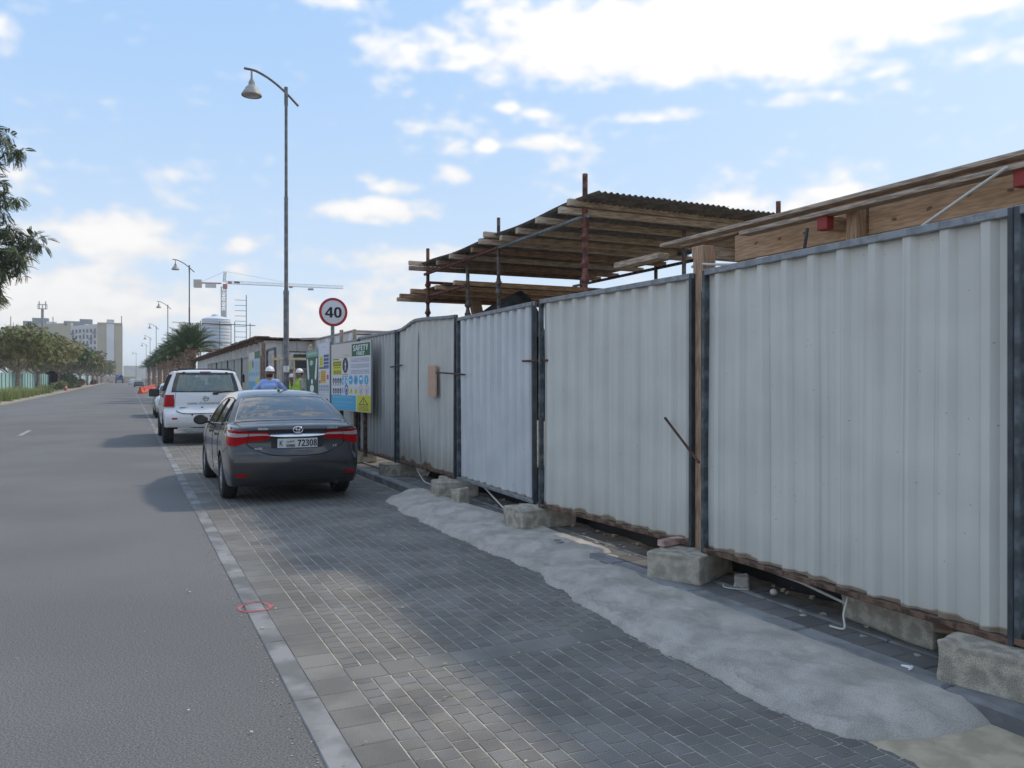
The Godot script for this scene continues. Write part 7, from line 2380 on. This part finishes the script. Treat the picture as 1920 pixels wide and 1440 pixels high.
# ------------------------------------------------------------------ people: a field of tapered capsules meshed as surface nets
class Field:
	var o: Vector3
	var h: float
	var nx: int
	var ny: int
	var nz: int
	var f := PackedFloat32Array()
	func _init(lo: Vector3, hi: Vector3, cell: float) -> void:
		o = lo; h = cell
		nx = int((hi.x - lo.x) / h) + 2; ny = int((hi.y - lo.y) / h) + 2; nz = int((hi.z - lo.z) / h) + 2
		f.resize(nx * ny * nz); f.fill(1.0)
	func bone(a: Vector3, b: Vector3, ra: float, rb: float, k: float) -> void:
		var m := maxf(ra, rb) + k + h * 2.0
		var lo := (a.min(b) - Vector3(m, m, m) - o) / h
		var hi := (a.max(b) + Vector3(m, m, m) - o) / h
		var ab := b - a
		var l2 := maxf(ab.length_squared(), 1e-9)
		for z in range(maxi(0, int(lo.z)), mini(nz, int(hi.z) + 1)):
			for y in range(maxi(0, int(lo.y)), mini(ny, int(hi.y) + 1)):
				for x in range(maxi(0, int(lo.x)), mini(nx, int(hi.x) + 1)):
					var p := o + Vector3(x, y, z) * h
					var t := clampf((p - a).dot(ab) / l2, 0.0, 1.0)
					var d := p.distance_to(a + ab * t) - lerpf(ra, rb, t)
					var i := (z * ny + y) * nx + x
					var old := f[i]
					var q := maxf(k - absf(old - d), 0.0) / k
					f[i] = minf(old, d) - q * q * k * 0.25
	func mesh_into(g: Geo, paint: Callable) -> void:
		var id := {}
		var corner := [0, 1, nx, nx + 1, nx * ny, nx * ny + 1, nx * ny + nx, nx * ny + nx + 1]
		var off := [Vector3(0, 0, 0), Vector3(1, 0, 0), Vector3(0, 1, 0), Vector3(1, 1, 0), Vector3(0, 0, 1), Vector3(1, 0, 1), Vector3(0, 1, 1), Vector3(1, 1, 1)]
		var edges := [[0, 1], [2, 3], [4, 5], [6, 7], [0, 2], [1, 3], [4, 6], [5, 7], [0, 4], [1, 5], [2, 6], [3, 7]]
		var base := g.v.size()
		for z in nz - 1:
			for y in ny - 1:
				for x in nx - 1:
					var i := (z * ny + y) * nx + x
					var inside := 0
					for c in 8:
						if f[i + corner[c]] < 0.0: inside += 1
					if inside == 0 or inside == 8: continue
					var s := Vector3.ZERO
					var n := 0
					for e in edges:
						var a := f[i + corner[e[0]]]
						var b := f[i + corner[e[1]]]
						if (a < 0.0) != (b < 0.0):
							s += off[e[0]].lerp(off[e[1]], a / (a - b)); n += 1
					var p := o + (Vector3(x, y, z) + s / n) * h
					id[i] = g.v.size()
					var gr := Vector3(f[i + 1] - f[i], f[i + nx] - f[i], f[i + nx * ny] - f[i]) + Vector3(f[i + corner[7]] - f[i + corner[6]], f[i + corner[7]] - f[i + corner[5]], f[i + corner[7]] - f[i + corner[3]])
					g.tint = paint.call(p)
					g.vert(p, gr.normalized())
		for i in id:
			var x: int = i % nx
			var y: int = (i / nx) % ny
			var z: int = i / (nx * ny)
			if x < 1 or y < 1 or z < 1: continue
			var steps := [1, nx, nx * ny]
			for ax in 3:
				var j: int = i + steps[ax]
				if (f[i] < 0.0) == (f[j] < 0.0): continue
				var u: int = steps[(ax + 1) % 3]
				var w: int = steps[(ax + 2) % 3]
				if not (id.has(i - u) and id.has(i - w) and id.has(i - u - w)): continue
				var q := [id[i - u - w], id[i - w], id[i], id[i - u]]
				if f[i] >= 0.0: q.reverse()
				g.i.append_array(PackedInt32Array([q[0], q[2], q[1], q[0], q[3], q[2]]))

func hand_into(g: Geo, at: Vector3, dir: Vector3, palm_n: Vector3, side: float, skin: Color, curl: float) -> void:
	# dir points along the fingers, palm_n out of the palm, the thumb on the given side
	dir = dir.normalized()
	var sx := palm_n.cross(dir).normalized() * side
	palm_n = dir.cross(sx).normalized() * (1.0 if dir.cross(sx).dot(palm_n) > 0 else -1.0)
	var fl := Field.new(at - Vector3(0.2, 0.2, 0.2), at + Vector3(0.2, 0.2, 0.2), 0.008)
	for k in 4:
		var r := at + sx * (0.030 - 0.020 * k)
		fl.bone(r, r + dir * 0.085, 0.014, 0.012, 0.012)
		var kn := r + dir * 0.085
		var ln: float = [0.040, 0.046, 0.042, 0.033][k]
		var d1 := (dir * cos(curl) + palm_n * sin(curl)).normalized()
		var d2 := (dir * cos(curl * 2.1) + palm_n * sin(curl * 2.1)).normalized()
		fl.bone(kn, kn + d1 * ln, 0.0105, 0.0095, 0.004)
		fl.bone(kn + d1 * ln, kn + d1 * ln + d2 * ln * 0.8, 0.0095, 0.008, 0.004)
	var tb := at + sx * 0.028 + dir * 0.018
	var td := (sx * 0.75 + dir * 0.6 + palm_n * 0.3).normalized()
	fl.bone(tb, tb + td * 0.045, 0.014, 0.0115, 0.008)
	fl.bone(tb + td * 0.045, tb + td * 0.045 + (td + dir * 0.6).normalized() * 0.03, 0.011, 0.009, 0.005)
	fl.mesh_into(g, func(_p): return skin)

func person(label: String, at: Vector3, turn: float, shirt: Color, vest: bool, bearded: bool, arms: Array, look: float, big := 1.0) -> void:
	var o := thing("person", label, "person", at, turn)
	var skin := Color(0.30, 0.165, 0.105)
	var trousers := Color(0.03, 0.033, 0.045)
	var hair := Color(0.012, 0.010, 0.009)
	var g := Geo.new()
	var fl := Field.new(Vector3(-0.56, -0.03, -0.32), Vector3(0.56, 1.62, 0.34), 0.019)
	var bones := []
	var add := func(a: Vector3, b: Vector3, ra: float, rb: float, c: int) -> void:
		fl.bone(a, b, ra, rb, 0.05); bones.append([a, b, ra, rb, c])
	# 0 skin, 1 shirt, 2 trousers, 3 shoes
	add.call(Vector3(-0.09, 0.97, 0), Vector3(0.09, 0.97, 0), 0.118, 0.118, 2)
	add.call(Vector3(-0.075, 1.10, 0.02), Vector3(0.075, 1.10, 0.02), 0.125, 0.125, 1)
	add.call(Vector3(-0.095, 1.28, 0.0), Vector3(0.095, 1.28, 0.0), 0.120, 0.120, 1)
	add.call(Vector3(-0.13, 1.405, -0.01), Vector3(0.13, 1.405, -0.01), 0.078, 0.078, 1)
	add.call(Vector3(0, 1.42, -0.01), Vector3(0, 1.55, 0.0), 0.066, 0.056, 0)
	for s in [-1.0, 1.0]:
		add.call(Vector3(s * 0.095, 0.93, 0), Vector3(s * 0.115, 0.50, 0.015), 0.095, 0.062, 2)
		add.call(Vector3(s * 0.115, 0.50, 0.015), Vector3(s * 0.125, 0.09, -0.01), 0.060, 0.045, 2)
		add.call(Vector3(s * 0.125, 0.045, -0.05), Vector3(s * 0.145, 0.04, 0.14), 0.045, 0.038, 3)
		var a: Array = arms[0 if s < 0 else 1]
		var sh := Vector3(s * 0.185, 1.395, -0.01)
		add.call(sh, sh.lerp(a[0], 0.72), 0.066, 0.058, 1)
		add.call(sh.lerp(a[0], 0.72), a[0], 0.046, 0.042, 0)
		add.call(a[0], a[1], 0.043, 0.030, 0)
	var cols := [skin, shirt, trousers, Color(0.02, 0.016, 0.014)]
	fl.mesh_into(g, func(p: Vector3) -> Color:
		var best := 9.0
		var c := 1
		for b in bones:
			var ab: Vector3 = b[1] - b[0]
			var t := clampf((p - b[0]).dot(ab) / maxf(1e-6, ab.length_squared()), 0, 1)
			var d: float = p.distance_to(b[0] + ab * t) - lerpf(b[2], b[3], t)
			if d < best: best = d; c = b[4]
		if c == 0 and p.y < 1.475 and p.y > 1.36 and absf(p.x) < 0.12 and p.z < 0.05: c = 1
		return cols[c])
	# head
	var hf := Field.new(Vector3(-0.14, 1.46, -0.16), Vector3(0.14, 1.82, 0.18), 0.0085)
	var rot := Basis(Vector3.UP, look)
	var hp := func(x: float, y: float, z: float) -> Vector3: return rot * Vector3(x, y, z)
	hf.bone(hp.call(0, 1.665, -0.022), hp.call(0, 1.645, 0.012), 0.090, 0.082, 0.03)
	hf.bone(hp.call(-0.025, 1.60, 0.03), hp.call(0.025, 1.60, 0.03), 0.060, 0.060, 0.03)
	hf.bone(hp.call(0, 1.565, 0.055), hp.call(0, 1.575, 0.02), 0.036, 0.05, 0.025)
	hf.bone(hp.call(0, 1.655, 0.094), hp.call(0, 1.618, 0.110), 0.010, 0.015, 0.012)
	hf.bone(hp.call(-0.04, 1.672, 0.078), hp.call(0.04, 1.672, 0.078), 0.012, 0.012, 0.012)
	hf.bone(hp.call(-0.018, 1.588, 0.092), hp.call(0.018, 1.588, 0.092), 0.009, 0.009, 0.008)
	for s in [-1.0, 1.0]: hf.bone(hp.call(s * 0.088, 1.66, -0.01), hp.call(s * 0.092, 1.625, -0.005), 0.017, 0.012, 0.008)
	hf.bone(Vector3(0, 1.48, -0.005), hp.call(0, 1.60, -0.01), 0.058, 0.056, 0.03)
	var inv := rot.inverse()
	hf.mesh_into(g, func(p: Vector3) -> Color:
		var q: Vector3 = inv * p
		for s in [-1.0, 1.0]:
			var e: float = q.distance_to(Vector3(s * 0.033, 1.652, 0.086))
			if e < 0.009: return Color(0.02, 0.015, 0.012)
			if e < 0.013: return Color(0.45, 0.42, 0.40)
		if q.y > 1.664 and q.y < 1.679 and q.z > 0.06 and absf(q.x) > 0.012 and absf(q.x) < 0.055: return hair
		if absf(q.x) < 0.022 and q.y > 1.583 and q.y < 1.594 and q.z > 0.08: return Color(0.19, 0.075, 0.06)
		if bearded and q.y > 1.515 and q.z > -0.02 and (q.y < 1.604 or (q.z < 0.055 and q.y < 1.645) or (q.y < 1.612 and absf(q.x) < 0.03 and q.z > 0.07)): return Color(0.028, 0.020, 0.016)
		if q.z < -0.015 and q.y > 1.58: return hair
		return skin)
	for k in 2:
		var a: Array = arms[k]
		hand_into(g, a[1], a[2], a[3], -1.0 if k == 0 else 1.0, skin, a[4])
	o.scale = Vector3.ONE * big
	var body := part("body", g, vcol(0.75), o)
	# hard hat
	var hat := Geo.new()
	var t := Transform3D(rot, Vector3(0, 1.675, -0.005)) * Transform3D(Basis(Vector3.RIGHT, -0.04), Vector3.ZERO)
	var prof := []
	for k in 10:
		var an := PI / 2 * k / 9.0
		prof.append([0.117 * cos(an) + 0.0001, 0.115 * sin(an) + 0.012])
	prof.push_front([0.121, 0.0]); prof.push_front([0.112, -0.004])
	var ell := Transform3D(Basis.from_scale(Vector3(0.94, 1.0, 1.12)), Vector3.ZERO)
	hat.lathe(prof, 26, t * ell)
	var rows := []
	for r in 2:
		var row := PackedVector3Array()
		for k in 19:
			var an := PI * (0.08 + 0.84 * k / 18.0)
			var rr := 0.113 if r == 0 else 0.113 + 0.055 * sin(PI * k / 18.0)
			row.append(t * (ell * Vector3(cos(an) * rr, 0.006 - 0.012 * r, sin(an) * rr)))
		rows.append(row)
	hat.grid(rows)
	hat.tube([t * Vector3(0, 0.10, 0.075), t * Vector3(0, 0.132, 0.0), t * Vector3(0, 0.10, -0.075)], 0.012, 6)
	part("hard_hat", hat, mat(0.72, 0.72, 0.74, 0.35), o)
	if vest:
		var vf := Field.new(Vector3(-0.30, 0.90, -0.20), Vector3(0.30, 1.52, 0.22), 0.017)
		vf.bone(Vector3(-0.09, 0.99, 0), Vector3(0.09, 0.99, 0), 0.138, 0.138, 0.05)
		vf.bone(Vector3(-0.085, 1.12, 0.015), Vector3(0.085, 1.12, 0.015), 0.136, 0.136, 0.05)
		vf.bone(Vector3(-0.10, 1.28, 0.0), Vector3(0.10, 1.28, 0.0), 0.133, 0.133, 0.05)
		vf.bone(Vector3(-0.125, 1.405, -0.01), Vector3(0.125, 1.405, -0.01), 0.090, 0.090, 0.05)
		var vg := Geo.new()
		vf.mesh_into(vg, func(p: Vector3) -> Color:
			if absf(p.y - 1.07) < 0.03: return Color(0.55, 0.57, 0.55)
			if p.z > 0.05 and absf(p.x) < 0.008 + 0.05 * ease01(1.28, 1.48, p.y): return shirt * 0.6
			return Color(0.40, 0.78, 0.03))
		part("safety_vest", vg, vcol(0.7), o)

func build_people() -> void:
	var akimbo := [[Vector3(-0.42, 1.15, -0.05), Vector3(-0.24, 0.99, 0.10), Vector3(0.8, -0.35, 0.1), Vector3(0.5, 0.3, -0.8), 0.5], [Vector3(0.42, 1.16, -0.06), Vector3(0.23, 1.0, 0.10), Vector3(-0.8, -0.35, 0.1), Vector3(-0.5, 0.3, -0.8), 0.5]]
	var down := [[Vector3(-0.27, 1.10, -0.03), Vector3(-0.27, 0.86, 0.07), Vector3(0.0, -1, 0.15), Vector3(0.9, 0, 0.2), 0.35], [Vector3(0.27, 1.10, -0.03), Vector3(0.27, 0.86, 0.07), Vector3(0.0, -1, 0.15), Vector3(-0.9, 0, 0.2), 0.35]]
	var bent := [[Vector3(-0.28, 1.12, -0.02), Vector3(-0.16, 1.08, 0.24), Vector3(0.6, 0.1, 0.6), Vector3(0.2, 0, -0.9), 0.45], [Vector3(0.28, 1.10, -0.03), Vector3(0.2, 0.98, 0.2), Vector3(-0.5, -0.2, 0.7), Vector3(-0.3, 0, -0.9), 0.45]]
	person("bearded man in a light blue shirt and white hard hat, hands on his hips", P(3.42, 0.115, 22.3), deg_to_rad(-14), Color(0.30, 0.43, 0.78), false, true, akimbo, deg_to_rad(-6), 1.065)
	person("man in yellow green safety vest and white hard hat, facing the street", P(5.08, 0.10, 28.3), deg_to_rad(-18), Color(0.16, 0.17, 0.17), true, false, down, deg_to_rad(10))
	person("man in safety vest over grey sleeves, turned sideways behind the gate battens", P(4.93, 0.24, 26.2), deg_to_rad(-85), Color(0.38, 0.36, 0.35), true, false, bent, deg_to_rad(15))
	var st := Geo.new(); st.box(Vector3(1.2, 0.17, 1.2), Transform3D(Basis(), P(5.0, 0.165, 26.2)), 0.01)
	lone("step", "low concrete step under the man behind the gate battens", "step", st, M.concrete)

func _ready() -> void:
	set_stage()
	build_ground()
	build_fence()
	build_shelter()
	car_materials()
	build_lamps()
	build_site()
	build_far()
	build_plants()
	build_signs()
	build_corolla()
	build_suv()
	build_other_cars()
	build_people()
